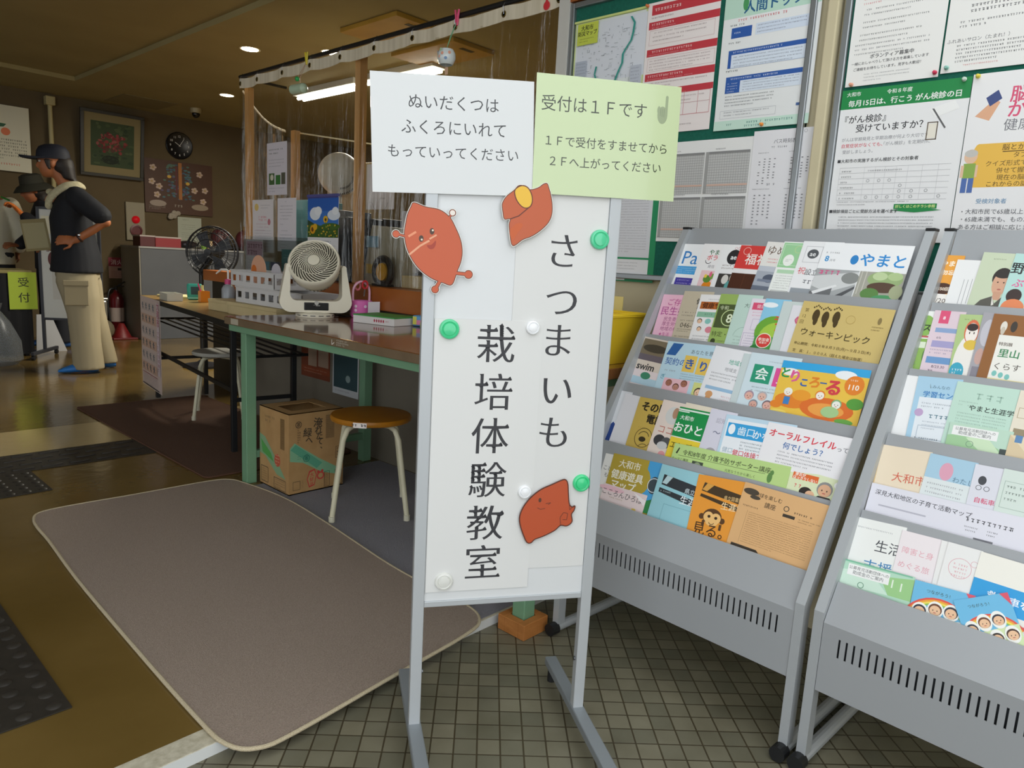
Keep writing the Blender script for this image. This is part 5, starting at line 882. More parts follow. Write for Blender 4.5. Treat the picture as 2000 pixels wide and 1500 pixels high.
# ================================================================ circulator fan on the desk
fanc = M('#e9e3cf', .38); fc = atz(617, 612, DZ); FX, FY = 1.935, 3.135
fd = V((-FX, -FY, 0)).normalized(); frz = math.degrees(math.atan2(fd.y, fd.x))+90+6          # faces the entrance
t = thing('circulator_fan', 'cream air circulator fan with round spiral grille on the near desk', 'fan', (FX, FY, DZ+.0005), frz); t.scale = (.93, .93, .95)
b = B(); b.lathe([(.098, 0), (.1, .006), (.1, .016), (.09, .022), (.06, .03), (0, .03)], fanc, 40); bs = b.obj('turning_base', t, smooth=True)
b = B()
for k in range(6): a = rad(-150+24*k); b.box((0, 0, 0), (.003, .026, .0035), dark, Matrix.Translation((.0993*math.cos(a), .0993*math.sin(a), .011)) @ Matrix.Rotation(a, 4, 'Z'))
b.obj('base_slots', bs)
# U shaped yoke: outline in the front plane, thickened front to back
def yoke():
    b = B(); N = 10; out = []; inn = []
    W, WI, Z0, ZF, ZT_ = .180, .132, .026, .085, .252
    def corner(cx, cz, r, a0, a1): return [(cx+r*math.cos(rad(a0+(a1-a0)*k/6)), cz+r*math.sin(rad(a0+(a1-a0)*k/6))) for k in range(7)]
    out = [(-W+.028, ZT_)]+corner(-W+.052, Z0+.055, .055, 180, 270)+corner(W-.052, Z0+.055, .055, 270, 360)+[(W-.028, ZT_)]
    inn = [(-WI+.004, ZT_)]+corner(-WI+.035, ZF+.035, .035, 180, 270)+corner(WI-.035, ZF+.035, .035, 270, 360)+[(WI-.004, ZT_)]
    D = .062
    n = len(out)
    for i in range(n-1):
        for y, fl in ((-D, 1), (D, 0)):
            q = [(out[i][0], y, out[i][1]), (out[i+1][0], y, out[i+1][1]), (inn[i+1][0], y, inn[i+1][1]), (inn[i][0], y, inn[i][1])]
            b.poly(q if fl else q[::-1], fanc)
        b.poly([(out[i][0], -D, out[i][1]), (out[i][0], D, out[i][1]), (out[i+1][0], D, out[i+1][1]), (out[i+1][0], -D, out[i+1][1])], fanc)
        b.poly([(inn[i][0], -D, inn[i][1]), (inn[i+1][0], -D, inn[i+1][1]), (inn[i+1][0], D, inn[i+1][1]), (inn[i][0], D, inn[i][1])], fanc)
    for s in (0, n-1):
        b.poly([(out[s][0], -D, out[s][1]), (inn[s][0], -D, inn[s][1]), (inn[s][0], D, inn[s][1]), (out[s][0], D, out[s][1])], fanc)
    for sx in (-1, 1): b.cyl((sx*.142, -.001, ZT_-.012), (sx*.142, .001, ZT_-.012), .001, fanc)
    for sx in (-1, 1):
        m4 = Matrix.Translation((sx*.1405, 0, ZT_)) @ Matrix.Rotation(rad(90), 4, 'X')
        b.prism([(.0125*math.cos(rad(a)), .016*math.sin(rad(a))) for a in range(0, 181, 20)], -.062, .062, fanc, m4)
    return b.obj('yoke', t, merge=True, smooth=True)
yk = yoke()
b = B(); b.span((-.062, -.0655, .038), (.062, -.061, .077), M('#141516', .2), bev=.003); pn = b.obj('control_panel', t)
b = B(); b.cyl((.0, -.074, .076), (0, -.062, .076), .011, M('#b9b8b2', .25, .6), n=18); b.obj('dial', pn)
b = B(); draw(b, [('g', .0, .1, .3, 1, .3, '#c9c9c4', .25), ('r', .4, .1, .1, .5, '#c9c9c4'), ('r', .6, .1, .1, .5, '#c9c9c4'), ('r', .8, .2, .15, .3, '#c9c9c4')], .036, .012, 0, lambda c: M(c, .5)); b.obj('panel_symbols', pn).matrix_local = frame((-.016, -.0662, .066), (1, 0, 0), (0, 0, 1))
head = bpy.data.objects.new('fan_head', None); C.objects.link(head); head.parent = t; head.empty_display_size = .02
hm = Matrix.Translation((0, -.01, .245)) @ Matrix.Rotation(rad(-14), 4, 'Z') @ Matrix.Rotation(rad(90-34), 4, 'X') ; head.matrix_local = hm
# local z of the head points out of the grille
b = B(); b.lathe([(.118, .062), (.129, .060), (.131, .04), (.124, .0), (.105, -.045), (.075, -.075), (.04, -.088), (0, -.09)], fanc, 48); hs = b.obj('housing', head, smooth=True)
b = B(); b.lathe([(.1165, .064), (.116, .02), (.10, -.03), (0, -.05)], M('#5c584c', .7), 40); b.obj('shade_liner', hs, smooth=True)  # dark colour puts the shade behind the grille into the lining
b = B()
for k in range(40):
    a = 2*math.pi*k/40
    b.poly([(r*math.cos(a+w_), r*math.sin(a+w_), z) for r, w_, z in ((.1265, -.03, -.004), (.1265, .03, -.004), (.1095, .03, -.042), (.1095, -.03, -.042))], M('#6f6a5a', .6))
b.obj('vent_slots', hs)
b = B(); b.lathe([(.132, .05), (.132, .068), (.127, .074), (.120, .072), (.118, .06)], fanc, 56); b.obj('front_ring', head, smooth=True)
b = B()
for k in range(30):
    pts = []
    for q in range(9):
        f = q/8; r = .030+(.121-.030)*f; a = 2*math.pi*k/30+1.25*f**1.15; pts.append((r*math.cos(a), r*math.sin(a), .070+.012*(1-f*f)))
    b.tube(pts, .0023, fanc, 5)
b.tube([(.078*math.cos(a), .078*math.sin(a), .0765) for a in [2*math.pi*k/40 for k in range(40)]], .0017, fanc, 5, closed=True); b.obj('spiral_grille', head)
b = B(); b.lathe([(.029, .076), (.031, .084), (.028, .087), (0, .088)], fanc, 32); b.lathe([(.0305, .0842), (.0325, .0846), (.0338, .083)], M('#6a665a', .5), 32); b.obj('hub_cap', head, smooth=True)
b = B()
for k in range(5):
    a = 2*math.pi*k/5
    b.loft([(V((r*math.cos(a+(r-.02)*4), r*math.sin(a+(r-.02)*4), .035)), .010+.2*r, .002, V((-math.sin(a)*.8, math.cos(a)*.8, .6)), V((math.sin(a)*.6, -math.cos(a)*.6, .8))) for r in (.02, .045, .075, .105)], M('#5c594e', .4), 10)
b.cyl((0, 0, .0), (0, 0, .06), .03, M('#b5b1a0', .4)); b.obj('blades', head, smooth=True)
cpts = [(FX+.10, FY+.06, DZ+.006), (FX+.16, FY-.06, DZ+.0045), (FX+.24, FY-.22, DZ+.0045), (2.20, 2.80, DZ+.0045), (2.23, 2.62, DZ+.0045), (2.15, 2.45, DZ+.0045), (2.02, 2.42, DZ+.0045), (1.98, 2.30, DZ+.0045)]
def cat(pts, k=6):
    P = [V(pts[0])]+[V(p) for p in pts]+[V(pts[-1])]; o = []
    for i in range(1, len(P)-2):
        for s in range(k):
            u = s/k; o.append(.5*((2*P[i])+(P[i+1]-P[i-1])*u+(2*P[i-1]-5*P[i]+4*P[i+1]-P[i+2])*u*u+(3*P[i]-P[i-1]-3*P[i+1]+P[i+2])*u**3))
    o.append(P[-1]); return o
b = B(); b.tube(cat(cpts), .0035, dark, 8); tag(b.obj('power_cord', smooth=True), 'black power cord lying across the wooden desk behind the fan', 'cord')
# things on the near desk
t = thing('flat_carton', 'flat white carton with green lid and red dots on the near desk', 'box', (2.06, 2.74, DZ+.0008), 12)
b = B(); b.span((-.07, -.12, 0), (.10, .13, .034), M('#e5e1df', .5), bev=.001); b.obj('carton', t)
b = B(); b.span((-.071, -.121, .034), (.101, .131, .040), M('#3f9a46', .45), bev=.001); b.obj('lid', t)
b = B(); draw(b, [('e', .15+.09*k, .5, .03, .35, '#b5334a') for k in range(5)]+[('g', .6, .35, .3, 1, .3, '#b5334a', .3)], .15, .02, .0005, lambda c: M(c, .5)); b.obj('dot_print', t).matrix_local = frame((-.0702, .02, .028), (0, -1, 0), (0, 0, 1))
t = thing('snack_packet', 'small blue and pink packet beside the flat carton, next to the sign post', 'packet', (2.17, 2.585, DZ+.0008), 20)
b = B(); b.span((-.03, -.045, 0), (.03, .045, .05), M('#5f9fd0', .35), bev=.008); b.obj('wrapper', t)
b = B(); b.span((-.0315, -.03, .008), (-.0302, .02, .03), M('#e08ab0', .4)); b.span((-.0315, .02, .008), (-.0302, .04, .045), M('#d8d45a', .4)); b.obj('print', t)
tag((lambda b: (b.span((2.10, 2.47, DZ+.0008), (2.15, 2.53, DZ+.03), M('#b9cf4a', .4), bev=.006), b.obj('snack_packet'))[1])(B()), 'tiny yellow green packet right beside the blue and pink one', 'packet')
t = thing('pink_caddy', 'pink dotted tool caddy holding scissors behind the fan', 'caddy', (2.15, 3.055, DZ+.0008))
b = B(); b.lathe([(.048, 0), (.052, .002), (.056, .085), (.053, .085), (.049, .006), (0, .006)], M('#e070b8', .4), 24)
for k in range(14):
    a = k*.9; z = .018+.02*(k % 3); r = .0535+.04*z; m4 = Matrix.Translation((r*math.cos(a), r*math.sin(a), z)) @ Matrix.Rotation(a, 4, 'Z') @ Matrix.Rotation(rad(90), 4, 'Y'); b.lathe([(.008, 0), (0, .0012)], M('#f4dcec', .4), 10, m4)
b.obj('cup', t, smooth=True)
b = B(); b.tube(cat([(-.05, 0, .08), (-.045, 0, .15), (0, 0, .18), (.045, 0, .15), (.05, 0, .08)]), .006, M('#eab4cc', .4), 8); b.obj('handle', t)
b = B(); b.tube([(0.01, -.01, .1), (.012, -.014, .14)], .004, M('#b9bcc0', .2, .9), 6)
b.tube([(.012+.016*math.cos(a), -.014, .158+.019*math.sin(a)) for a in [k*.524 for k in range(12)]], .005, M('#c8333c', .35), 6, closed=True); b.tube([(-.02+.016*math.cos(a), .004, .15+.019*math.sin(a)) for a in [k*.524 for k in range(12)]], .005, M('#d0707c', .35), 6, closed=True)
tag(b.obj('scissors', mw=Matrix.Translation((2.15, 3.055, DZ+.0075))), 'scissors with red handles standing in the pink caddy', 'scissors')
tag((lambda b: (b.span((2.13, 2.965, DZ+.0008), (2.20, 2.968, DZ+.0008+.085), M('#eceaf0', .5)), b.obj('note_card'))[1])(B()), 'small white card standing beside the pink caddy', 'card')

# ================================================================ counter, posts, plastic curtain
cwood = noisy('orange_brown_counter', '#96501c', '#a86028', 6, .35, stretch=(4, .4, 1))
b = B(); b.span((2.215, 1.96, .82), (2.62, 4.62, .935), cwood, bev=.004); struct(b.obj('counter_top'), 'long orange brown wooden counter board along the office', 'counter')
pw_ = noisy('pine_post', '#c99758', '#d8a86c', 5, .55, stretch=(6, 6, .6))
def post(x, y, z0, z1, s, label):
    b = B(); b.span((x-s/2, y-s/2, z0), (x+s/2, y+s/2, z1), pw_, bev=.002); tag(b.obj('wooden_post'), label, 'post', 'pine posts of the plastic curtain')
post(2.33, 4.565, .936, 2.10, .042, 'pine post at the far left corner of the plastic curtain')
post(2.34, 3.36, .936, 2.15, .046, 'pine post in the middle of the curtain, left of the white laminated notice')
post(2.62, 4.50, .936, 1.88, .045, 'shorter pine post inside the office behind the hanging papers')
XC = 2.285
b = B(); b.tube([(XC+.012, 1.92, 2.165), (XC+.012, 4.62, 2.165)], .011, dark, 10); b.tube([(XC+.012, 4.62, 2.165), (2.62, 4.62, 2.165)], .009, dark, 8)
tag(b.obj('curtain_rail'), 'black curtain rail hung under the ceiling along the counter', 'rail')
hooks = [1.97+.30*k for k in range(9)]+[4.585]
def sag(y):
    for a, c in zip(hooks, hooks[1:]):
        if a <= y <= c: f = (y-a)/(c-a); return .009*(4*f*(1-f))
    return 0
def wav(y, z): return .008*math.sin(y*23)+.006*math.sin(y*41+1.3)+.004*math.sin(y*67+z*3)
pl = clear_plastic('clear_vinyl')
cur = thing('vinyl_curtain', 'clear vinyl curtain with white eyelet hem hanging over the counter', 'curtain', (XC, 3.27, .94))
b = B(); NY, NZ = 150, 8; y0, y1 = 1.955, 4.60
vs = []
for i in range(NY+1):
    y = y0+(y1-y0)*i/NY; zt = 2.10-sag(y)
    for j in range(NZ+1): z = .945+(zt-.945)*j/NZ; vs.append((wav(y, z)*(.35+.65*(1-j/NZ)), y-3.27, z-.94))
b.raw(vs, [(i*(NZ+1)+j, (i+1)*(NZ+1)+j, (i+1)*(NZ+1)+j+1, i*(NZ+1)+j+1) for i in range(NY) for j in range(NZ)], pl); b.obj('clear_sheet', cur, smooth=True)
b = B(); vs = []
hemm = noisy('hem_tape', '#cfc4aa', '#e6dcc6', 40, .6, stretch=(1, 1, .05))
for i in range(NY+1):
    y = y0+(y1-y0)*i/NY; zt = 2.150-sag(y); x = wav(y, 2)*.25
    vs += [(x-.0015, y-3.27, zt-.058-.94), (x-.0015, y-3.27, zt-.94), (x+.0015, y-3.27, zt-.94), (x+.0015, y-3.27, zt-.058-.94)]
b.raw(vs, [(i*4+a, (i+1)*4+a, (i+1)*4+(a+1) % 4, i*4+(a+1) % 4) for i in range(NY) for a in range(4)]+[(0, 1, 2, 3), (NY*4+3, NY*4+2, NY*4+1, NY*4)], hemm); b.obj('hem', cur)
br_ = M('#7d6a3c', .35, .8)
for y in hooks:
    z = 2.118-sag(y)-.94
    m4 = Matrix.Translation((wav(y, 2)*.25-.002, y-3.27, z)) @ Matrix.Rotation(rad(-90), 4, 'Y')
    b = B(); b.lathe([(.007, 0), (.008, .003), (.012, .003), (.014, 0)], br_, 16, m4); b.lathe([(.007, .0005), (0, .0005)], dark, 12, m4); b.obj('eyelet', cur)
    b = B(); b.tube([(.0, y-3.27, z), (-.006, y-3.27, z+.03), (.012, y-3.27, z+.062), (.022, y-3.27, z+.05), (.004, y-3.27, z+.04)], .0018, M('#b9bcc0', .25, .9), 6); b.obj('hook', cur)
# curtain return at the far end, gathered to the short post
b = B(); vs = []
for i in range(25):
    f = i/24; x = 2.31+.30*f; zt = 2.09-.20*f-.05*math.sin(f*math.pi)
    for j in range(5): z = .95+(zt-.95)*j/4; vs.append((x, 4.612+.012*math.sin(f*30+j), z))
b.raw(vs, [(i*5+j, (i+1)*5+j, (i+1)*5+j+1, i*5+j+1) for i in range(24) for j in range(4)], pl)
b.tube([(2.31+.30*k/12, 4.612, 2.085-.20*k/12-.05*math.sin(k/12*math.pi)) for k in range(13)], .012, hemm, 6, flat=.3)
tag(b.obj('vinyl_curtain', smooth=True), 'short end of the clear curtain sloping back into the office', 'curtain')
b = B(); b.tube([(2.62, 4.50, 1.87), (3.4, 4.3, 1.862), (4.2, 4.1, 1.87)], .005, M('#d8d2b8', .7), 6); tag(b.obj('cord'), 'pale cord stretched across the office from the short post', 'cord')
# clips and wind chimes on the hem
def clip(y, col, label, zc=2.145):
    t = thing('clothes_peg', label, 'peg', (XC-.006, y, zc), group='pegs on the curtain hem')
    for s in (-1, 1):
        b = B(); b.tube([(0, .002*s, -.035), (0, .006*s, 0), (0, .012*s, .03)], [.0045, .0055, .005], M(col, .4), 8); b.obj('jaw', t, smooth=True)
    b = B(); b.tube([(0, .009*math.cos(a), .002+.007*math.sin(a)) for a in [k*.7 for k in range(9)]], .0013, M('#b9bcc0', .3, .9), 6); b.obj('spring', t)
clip(2.555, '#e5557f', 'pink peg on the curtain hem above the white glass chime', 2.155)
clip(3.80, '#e0cf3a', 'yellow peg on the curtain hem above the lying green chime', 2.16)
t = thing('wind_chime', 'white flowered glass wind chime hanging from the pink peg', 'wind chime', (XC-.062, 2.552, 1.975), group='chimes on the plastic curtain')
b = B(); b.lathe([(.012, .036), (.03, .03), (.040, .012), (.041, -.008), (.034, -.026), (.028, -.034), (.0265, -.034), (.032, -.024), (.038, -.006), (.036, .012), (.02, .030)], M('#dfe8ea', .12, coat=.5), 28); cb = b.obj('glass_bell', t, smooth=True)
b = B()
for a, z, c in ((3.5, .006, '#e8a58a'), (3.1, -.006, '#e9b5a0'), (2.7, .014, '#9fb5d0'), (3.9, -.014, '#7f9fc8'), (3.3, .022, '#a9c4a0'), (4.3, .01, '#e8a58a')):
    m4 = Matrix.Translation((.0405*math.cos(a), .0405*math.sin(a), z)) @ Matrix.Rotation(a, 4, 'Z') @ Matrix.Rotation(rad(90), 4, 'Y'); b.lathe([(.007, 0), (.004, .001), (0, .0015)], M(c, .4), 8, m4)
b.obj('flower_print', cb)
b = B(); b.tube([(.052, .002, .155), (.02, .002, .09), (0, 0, .035)], .0012, M('#6fb58a', .6), 6); b.tube([(.054, .004, .155), (0, 0, .035)], .0012, M('#6fb58a', .6), 6); b.obj('string', t)
b = B(); b.tube([(0, 0, .0), (0, 0, -.05)], .001, M('#d8d0c0', .6), 5); b.span((-.001, -.012, -.075), (.001, .006, -.045), M('#e0b89a', .5)); b.obj('paper_tail', t)
t = thing('wind_chime', 'pale green capsule chime hanging sideways from the yellow peg', 'wind chime', (XC-.056, 3.80, 1.985), group='chimes on the plastic curtain')
b = B(); m4 = Matrix.Rotation(rad(90), 4, 'X') @ Matrix.Rotation(rad(6), 4, 'Y'); b.lathe([(0, -.066), (.014, -.062), (.026, -.05), (.027, 0), (.027, .05), (.016, .062), (0, .066)], M('#b9cfb4', .3), 20, m4); b.obj('capsule', t, smooth=True)
b = B(); b.tube([(.048, 0, .15), (0, -.02, .06), (0, -.02, .026)], .0014, M('#c9a58a', .6), 6); b.tube([(.048, 0, .15), (0, .01, .06)], .0014, M('#c9a58a', .6), 6); b.obj('string', t)
b = B(); b.ell((0, .012, .055), .013, M('#2fae5a', .3)); b.obj('green_bead', t, smooth=True)
b = B(); b.lathe([(.017, 0), (.01, .001), (0, .0012)], M('#d8343c', .5), 16, frame((XC-.0045, 2.03, 2.105), (0, -1, 0), (0, 0, 1))); b.prism([(-.008, .01), (.008, .01), (.002, .028), (0, .03)], 0, .001, M('#d8343c', .5), frame((XC-.0045, 2.03, 2.105), (0, -1, 0), (0, 0, 1)))
tag(b.obj('sticker'), 'red drop shaped sticker on the curtain hem near the notice board', 'sticker')
# sheets hung on the curtain
def hung(y0, y1, z0, z1, bg, items, label, name='hung_notice', X=XC-.022, grp='papers hung on the plastic curtain'):
    sheet(name, label, 'notice', V((X, y0, z1)), V((0, -1, 0)), V((0, 0, 1)), y0-y1, z1-z0, bg, items, grp, .0006)
PG = '#8a8690'
hung(4.40, 4.14, 1.075, 1.395, '#e6e0e2', [('e', .2, .14, .1, .07, '#e6c87a'), ('g', .4, .1, .45, 2, .05, PG, .015), ('g', .3, .31, .42, 2, .055, '#d86a80', .04), ('g', .18, .45, .6, 3, .06, '#c890a0', .02), ('e', .8, .42, .07, .06, '#c8808a'), ('g', .1, .58, .8, 8, .05, '#9a909c', .015)], 'leftmost white notice with pink lettering hung on the plastic curtain')
hung(4.09, 3.875, 1.087, 1.40, '#e4dfe5', [('g', .4, .06, .2, 1, .05, PG, .015), ('g', .12, .14, .7, 5, .06, '#7a7684', .017), ('g', .12, .48, .3, 1, .05, PG, .017), ('g', .2, .60, .5, 1, .05, PG, .017), ('g', .12, .68, .65, 4, .06, '#7a7684', .017), ('g', .15, .92, .6, 1, .05, '#d88a9a', .02)], 'white notice of grey lines hung beside the sunflower calendar')
hung(4.215, 3.98, 1.42, 1.725, '#dcd6de', [('g', .1, .12, .7, 2, .07, BK, .03), ('g', .1, .32, .75, 3, .06, PG, .018), ('r', .1, .58, .28, .22, '#4a6a3a'), ('e', .25, .66, .08, .06, '#d8d4c0'), ('r', .44, .62, .24, .18, '#3f7a3a'), ('r', .72, .58, .2, .22, '#5a5a4a'), ('g', .1, .86, .75, 2, .06, PG, .018)], 'upper white notice with small green photos hung on the plastic curtain')
cal = thing('wall_calendar', 'sunflower field calendar hung on the plastic curtain above the fan', 'calendar', (XC-.03, 3.735, 1.40))
itm = [('r', 0, .02, 1, .60, '#3f78c8'), ('r', 0, .02, 1, .2, '#2f62b8'), ('e', .25, .26, .18, .10, '#e6ebf2'), ('e', .35, .22, .12, .07, '#f0f3f7'), ('e', .85, .28, .2, .08, '#dfe6ef'), ('e', .9, .22, .1, .06, '#eef2f6'), ('p', [(0, .35), (.25, .42), (.3, .5), (0, .5)], '#2f4a34'), ('r', 0, .44, 1, .18, '#3f5f26'), ('e', .2, .46, .2, .05, '#48692a'), ('e', .75, .45, .3, .05, '#4a6c2c')]
rq = random.Random(3)
for _ in range(46): itm.append(('e', rq.random(), rq.uniform(.43, .61), .02, .012, rq.choice(['#d8b02a', '#6a8a34', '#31501f', '#e2bc3a'])))
itm += [('e', .60, .345, .075, .055, '#e8b82a'), ('e', .60, .35, .03, .024, '#5a3a18'), ('r', .59, .38, .02, .1, '#4f7a2e'), ('e', .18, .50, .09, .07, '#e2a21f'), ('e', .17, .50, .04, .035, '#6a4218'), ('e', .26, .46, .07, .05, '#e8b42a'), ('r', 0, 0, 1, .025, '#4a4a8a'), ('g', .1, .67, .8, 1, .04, '#7a7a84', .02), ('g', .08, .74, .84, 6, .04, '#8a8a94', .012)]
b = B(); b.span((0, -.36, 0), (.31, 0, .0012), M('#e9e7ea', .5)); draw(b, itm, .31, .36, .0012, lambda c: M(c, .5)); b.obj('page', cal).matrix_local = frame((0, 0, 0), (0, -1, 0), (0, 0, 1))
b = B(); b.span((-.006, -.312, -.002), (.004, .002, .012), M('#5a5a94', .4)); b.obj('binding_bar', cal)

# ================================================================ folding table farther in and what lies on it
A0, A1 = V((1.995, 5.58, 0)), V((1.675, 3.30, 0)); ta = A1-A0; TL_ = ta.length; ta.normalize(); tn = V((-ta.y, ta.x, 0))     # tn points to the counter
TZ = .715
tmw = Matrix(((ta.x, tn.x, 0, A0.x), (ta.y, tn.y, 0, A0.y), (0, 0, 1, 0), (0, 0, 0, 1)))      # local x along the table, y to its back
def onT(p): return tmw @ V(p)
tb = thing('folding_table', 'long folding table with black edge and legs beyond the wooden desk', 'table', mw=tmw)
b = B(); b.span((0, 0, TZ-.026), (TL_, .40, TZ), noisy('folding_table_top', '#8f7440', '#9b7f4a', 5, .3), bev=.002); tp = b.obj('top', tb)
b = B(); b.span((-.003, -.003, TZ-.03), (TL_+.003, .0, TZ+.001), dark); b.span((-.003, 0, TZ-.03), (0, .40, TZ+.001), dark); b.obj('edge_band', tp)
b = B()
for k in range(5): b.cyl((.12, .06+.07*k, TZ-.16), (TL_-.12, .06+.07*k, TZ-.16), .006, dark, n=8)
b.cyl((.12, .05, TZ-.16), (.12, .35, TZ-.16), .008, dark, n=8); b.cyl((TL_-.12, .05, TZ-.16), (TL_-.12, .35, TZ-.16), .008, dark, n=8); b.obj('under_shelf', tb)
for x in (.30, TL_-.35):
    for y in (.035, .365):
        b = B(); b.span((x-.014, y-.014, .006), (x+.014, y+.014, TZ-.028), dark, bev=.002); b.obj('leg', tb)
    b = B(); b.span((x-.01, .04, .28), (x+.01, .36, .30), dark); b.obj('cross_bar', tb)
b = B(); b.span((.30, .028, .33), (TL_-.35, .042, .352), dark); b.obj('front_bar', tb)
# exercise poster hanging over the table end
PP = '#c9b6b0'
it = [('r', 0, 0, 1, 1, '#d6c3bc')]
rx = random.Random(9)
for r in range(6):
    it.append(('r', .05, .05+.135*r, .76, .10, '#d0ad98' if r % 2 else '#cdbdb6'))
    for c in range(4):
        x = .12+.18*c; y = .06+.135*r; it += [('e', x, y+.012, .025, .009, '#4a5560'), ('r', x-.018, y+.02, .036, .035, rx.choice(['#4a5560', '#5a6570', '#3f6a72'])), ('p', [(x-.02, y+.05), (x+.05*rx.uniform(-1, 1), y+.088), (x+.02, y+.05)], '#4f5a66'), ('p', [(x, y+.05), (x+.06, y+.085), (x+.03, y+.05)], '#4f5a66'), ('r', x-.05, y+.026, .1, .008, '#5a6570')]
it += [('r', .85, .03, .12, .78, '#d8cad0')]+[('t', c, .91, .065+.088*k, .11, '#a8344e', {'b': .03}) for k, c in enumerate('大和市')]+[('g', .87, .33, .07, 9, .05, '#a8344e', .034)]+[('r', .05, .845, .78, .006, '#a8545a'), ('g', .06, .865, .78, 6, .018, '#7a6a6a', .008), ('r', .05, .975, .85, .012, '#3a3a3a')]
pp = sheet('exercise_poster', 'pinkish exercise poster hanging down from the left end of the folding table', 'poster', onT((.04, -.006, TZ+.001)), ta, V((.0, 0, 1)), .56, .64, PP, it, None, .0008)
# things standing on it
def onthing(name, label, cat, p, rz=0, group=None): q = onT((p[0], p[1], TZ+.0012)); return thing(name, label, cat, (q.x, q.y, q.z), rz+math.degrees(math.atan2(ta.y, ta.x)), group)
b = B(); b.span((0, 0, 0), (.28, .20, .012), M('#d8cf9a', .6)); b.obj('paper_sheets', mw=Matrix.Translation((0, 0, 0)) @ tmw @ TR(.06, .10, TZ+.0012))
tag(bpy.data.objects['paper_sheets'], 'cream stack of paper at the far end of the folding table', 'papers')
t = onthing('desk_timer', 'teal square table clock on the folding table', 'clock', (.45, .26), 150)
t.rotation_euler.z = rad(-15)
b = B(); tm4 = TR(rx=-14); b.span((-.05, -.012, 0), (.05, .016, .115), M('#2f9c8c', .35), tm4, bev=.012); b.obj('case', t)
b = B(); b.span((-.027, -.0135, .035), (.027, -.0118, .09), M('#12312f', .3), tm4); b.obj('display', t)
b = B(); b.span((-.05, -.013, .004), (.05, -.0118, .016), M('#7cc4b4', .4), tm4); b.obj('lower_strip', t)
t = onthing('pen_holder', 'orange square pen holder with a pink pen on the folding table', 'pen holder', (.66, .26))
b = B(); om_ = M('#e0861f', .4)
for a, c in (((-.03, -.03, 0), (.03, .03, .004)), ((-.03, -.03, .004), (.03, -.027, .075)), ((-.03, .027, .004), (.03, .03, .075)), ((-.03, -.027, .004), (-.027, .027, .075)), ((.027, -.027, .004), (.03, .027, .075))): b.span(a, c, om_)
b.obj('cup', t)
b = B(); b.cyl((.0, .0, .006), (-.035, .01, .125), .005, M('#d8326a', .4), n=8); o = b.obj('pen', mw=Matrix.Translation(onT((.66, .26, TZ)))); tag(o, 'pink pen leaning in the orange holder', 'pen')
t = onthing('glue_tube', 'pale yellow tube standing beside the orange pen holder', 'tube', (.585, .27))
b = B(); b.lathe([(.014, 0), (.016, .003), (.016, .07), (.009, .082), (.009, .11), (0, .11)], M('#d8d88a', .4), 16); b.obj('body', t, smooth=True)
b = B(); b.lathe([(.0165, .004), (.0165, .03)], M('#c9d84a', .4), 16); b.obj('band', t)
t = onthing('low_tray', 'small translucent white tray in front of the teal clock', 'tray', (.50, .09))
b = B(); tw = M('#c9c8bc', .4)
for a, c in (((-.10, -.05, 0), (.10, .05, .004)), ((-.10, -.05, .004), (.10, -.046, .05)), ((-.10, .046, .004), (.10, .05, .05)), ((-.10, -.046, .004), (-.096, .046, .05)), ((.096, -.046, .004), (.10, .046, .05))): b.span(a, c, tw)
b.obj('bin', t)
crm = noisy('cream_carton', '#cdbb8c', '#d8c79a', 6, .6)
def carton(p, d, label, rz=0, m=crm, name='flat_box', grp='cream flat boxes on the folding table'):
    t = thing(name, label, 'box', p, rz, grp); b = B(); b.span((-d[0]/2, -d[1]/2, 0), (d[0]/2, d[1]/2, d[2]*.72), m, bev=.002); b.obj('carton', t)
    b = B(); b.span((-d[0]/2-.002, -d[1]/2-.002, d[2]*.72), (d[0]/2+.002, d[1]/2+.002, d[2]), m, bev=.002); b.obj('lid', t); return t
carton((2.02, 4.22, TZ+.0012), (.15, .25, .066), 'cream flat box in the middle of the folding table, left one of two')
carton((2.03, 3.78, TZ+.0012), (.20, .55, .07), 'cream flat box under the white baskets, right one of two')
# perforated baskets
bkm = M('#dfdede', .4)
def basket(p, d, label, rz=0):
    t = thing('plastic_basket', label, 'basket', p, rz, 'white perforated baskets'); b = B(); x, y, z = d[0]/2, d[1]/2, d[2]; th = .003
    b.span((-x, -y, 0), (x, y, th), bkm)
    def wall(o, u, L):       # wall with square holes: rails and uprights
        n = max(2, round(L/.085)); p_ = L/n
        for z0, z1 in ((th, z*.30), (z*.72, z)): b.box(o+u*L/2+V((0, 0, (z0+z1)/2)), (abs(u.x)*L+th*(u.x == 0), abs(u.y)*L+th*(u.y == 0), z1-z0), bkm)
        for k in range(n+1):
            w_ = p_*.42 if 0 < k < n else p_*.21; q = o+u*(k*p_ if 0 < k < n else (w_/2 if k == 0 else L-w_/2))
            b.box(q+V((0, 0, z*.51)), (abs(u.x)*w_+th*(u.x == 0), abs(u.y)*w_+th*(u.y == 0), z*.42), bkm)
    wall(V((-x, -y+th/2, 0)), V((1, 0, 0)), 2*x); wall(V((-x, y-th/2, 0)), V((1, 0, 0)), 2*x); wall(V((-x+th/2, -y, 0)), V((0, 1, 0)), 2*y); wall(V((x-th/2, -y, 0)), V((0, 1, 0)), 2*y); b.obj('body', t)
    b = B(); b.tube([(-x, -y, z), (x, -y, z), (x, y, z), (-x, y, z)], .005, bkm, 6, closed=True); b.obj('rim', t); return t
basket((2.07, 3.66, TZ+.0735), (.22, .72, .088), 'lower white basket on the cream box, behind the circulator fan')
basket((2.07, 3.83, TZ+.1665), (.22, .50, .085), 'upper white basket stacked on the other, left of the fan')
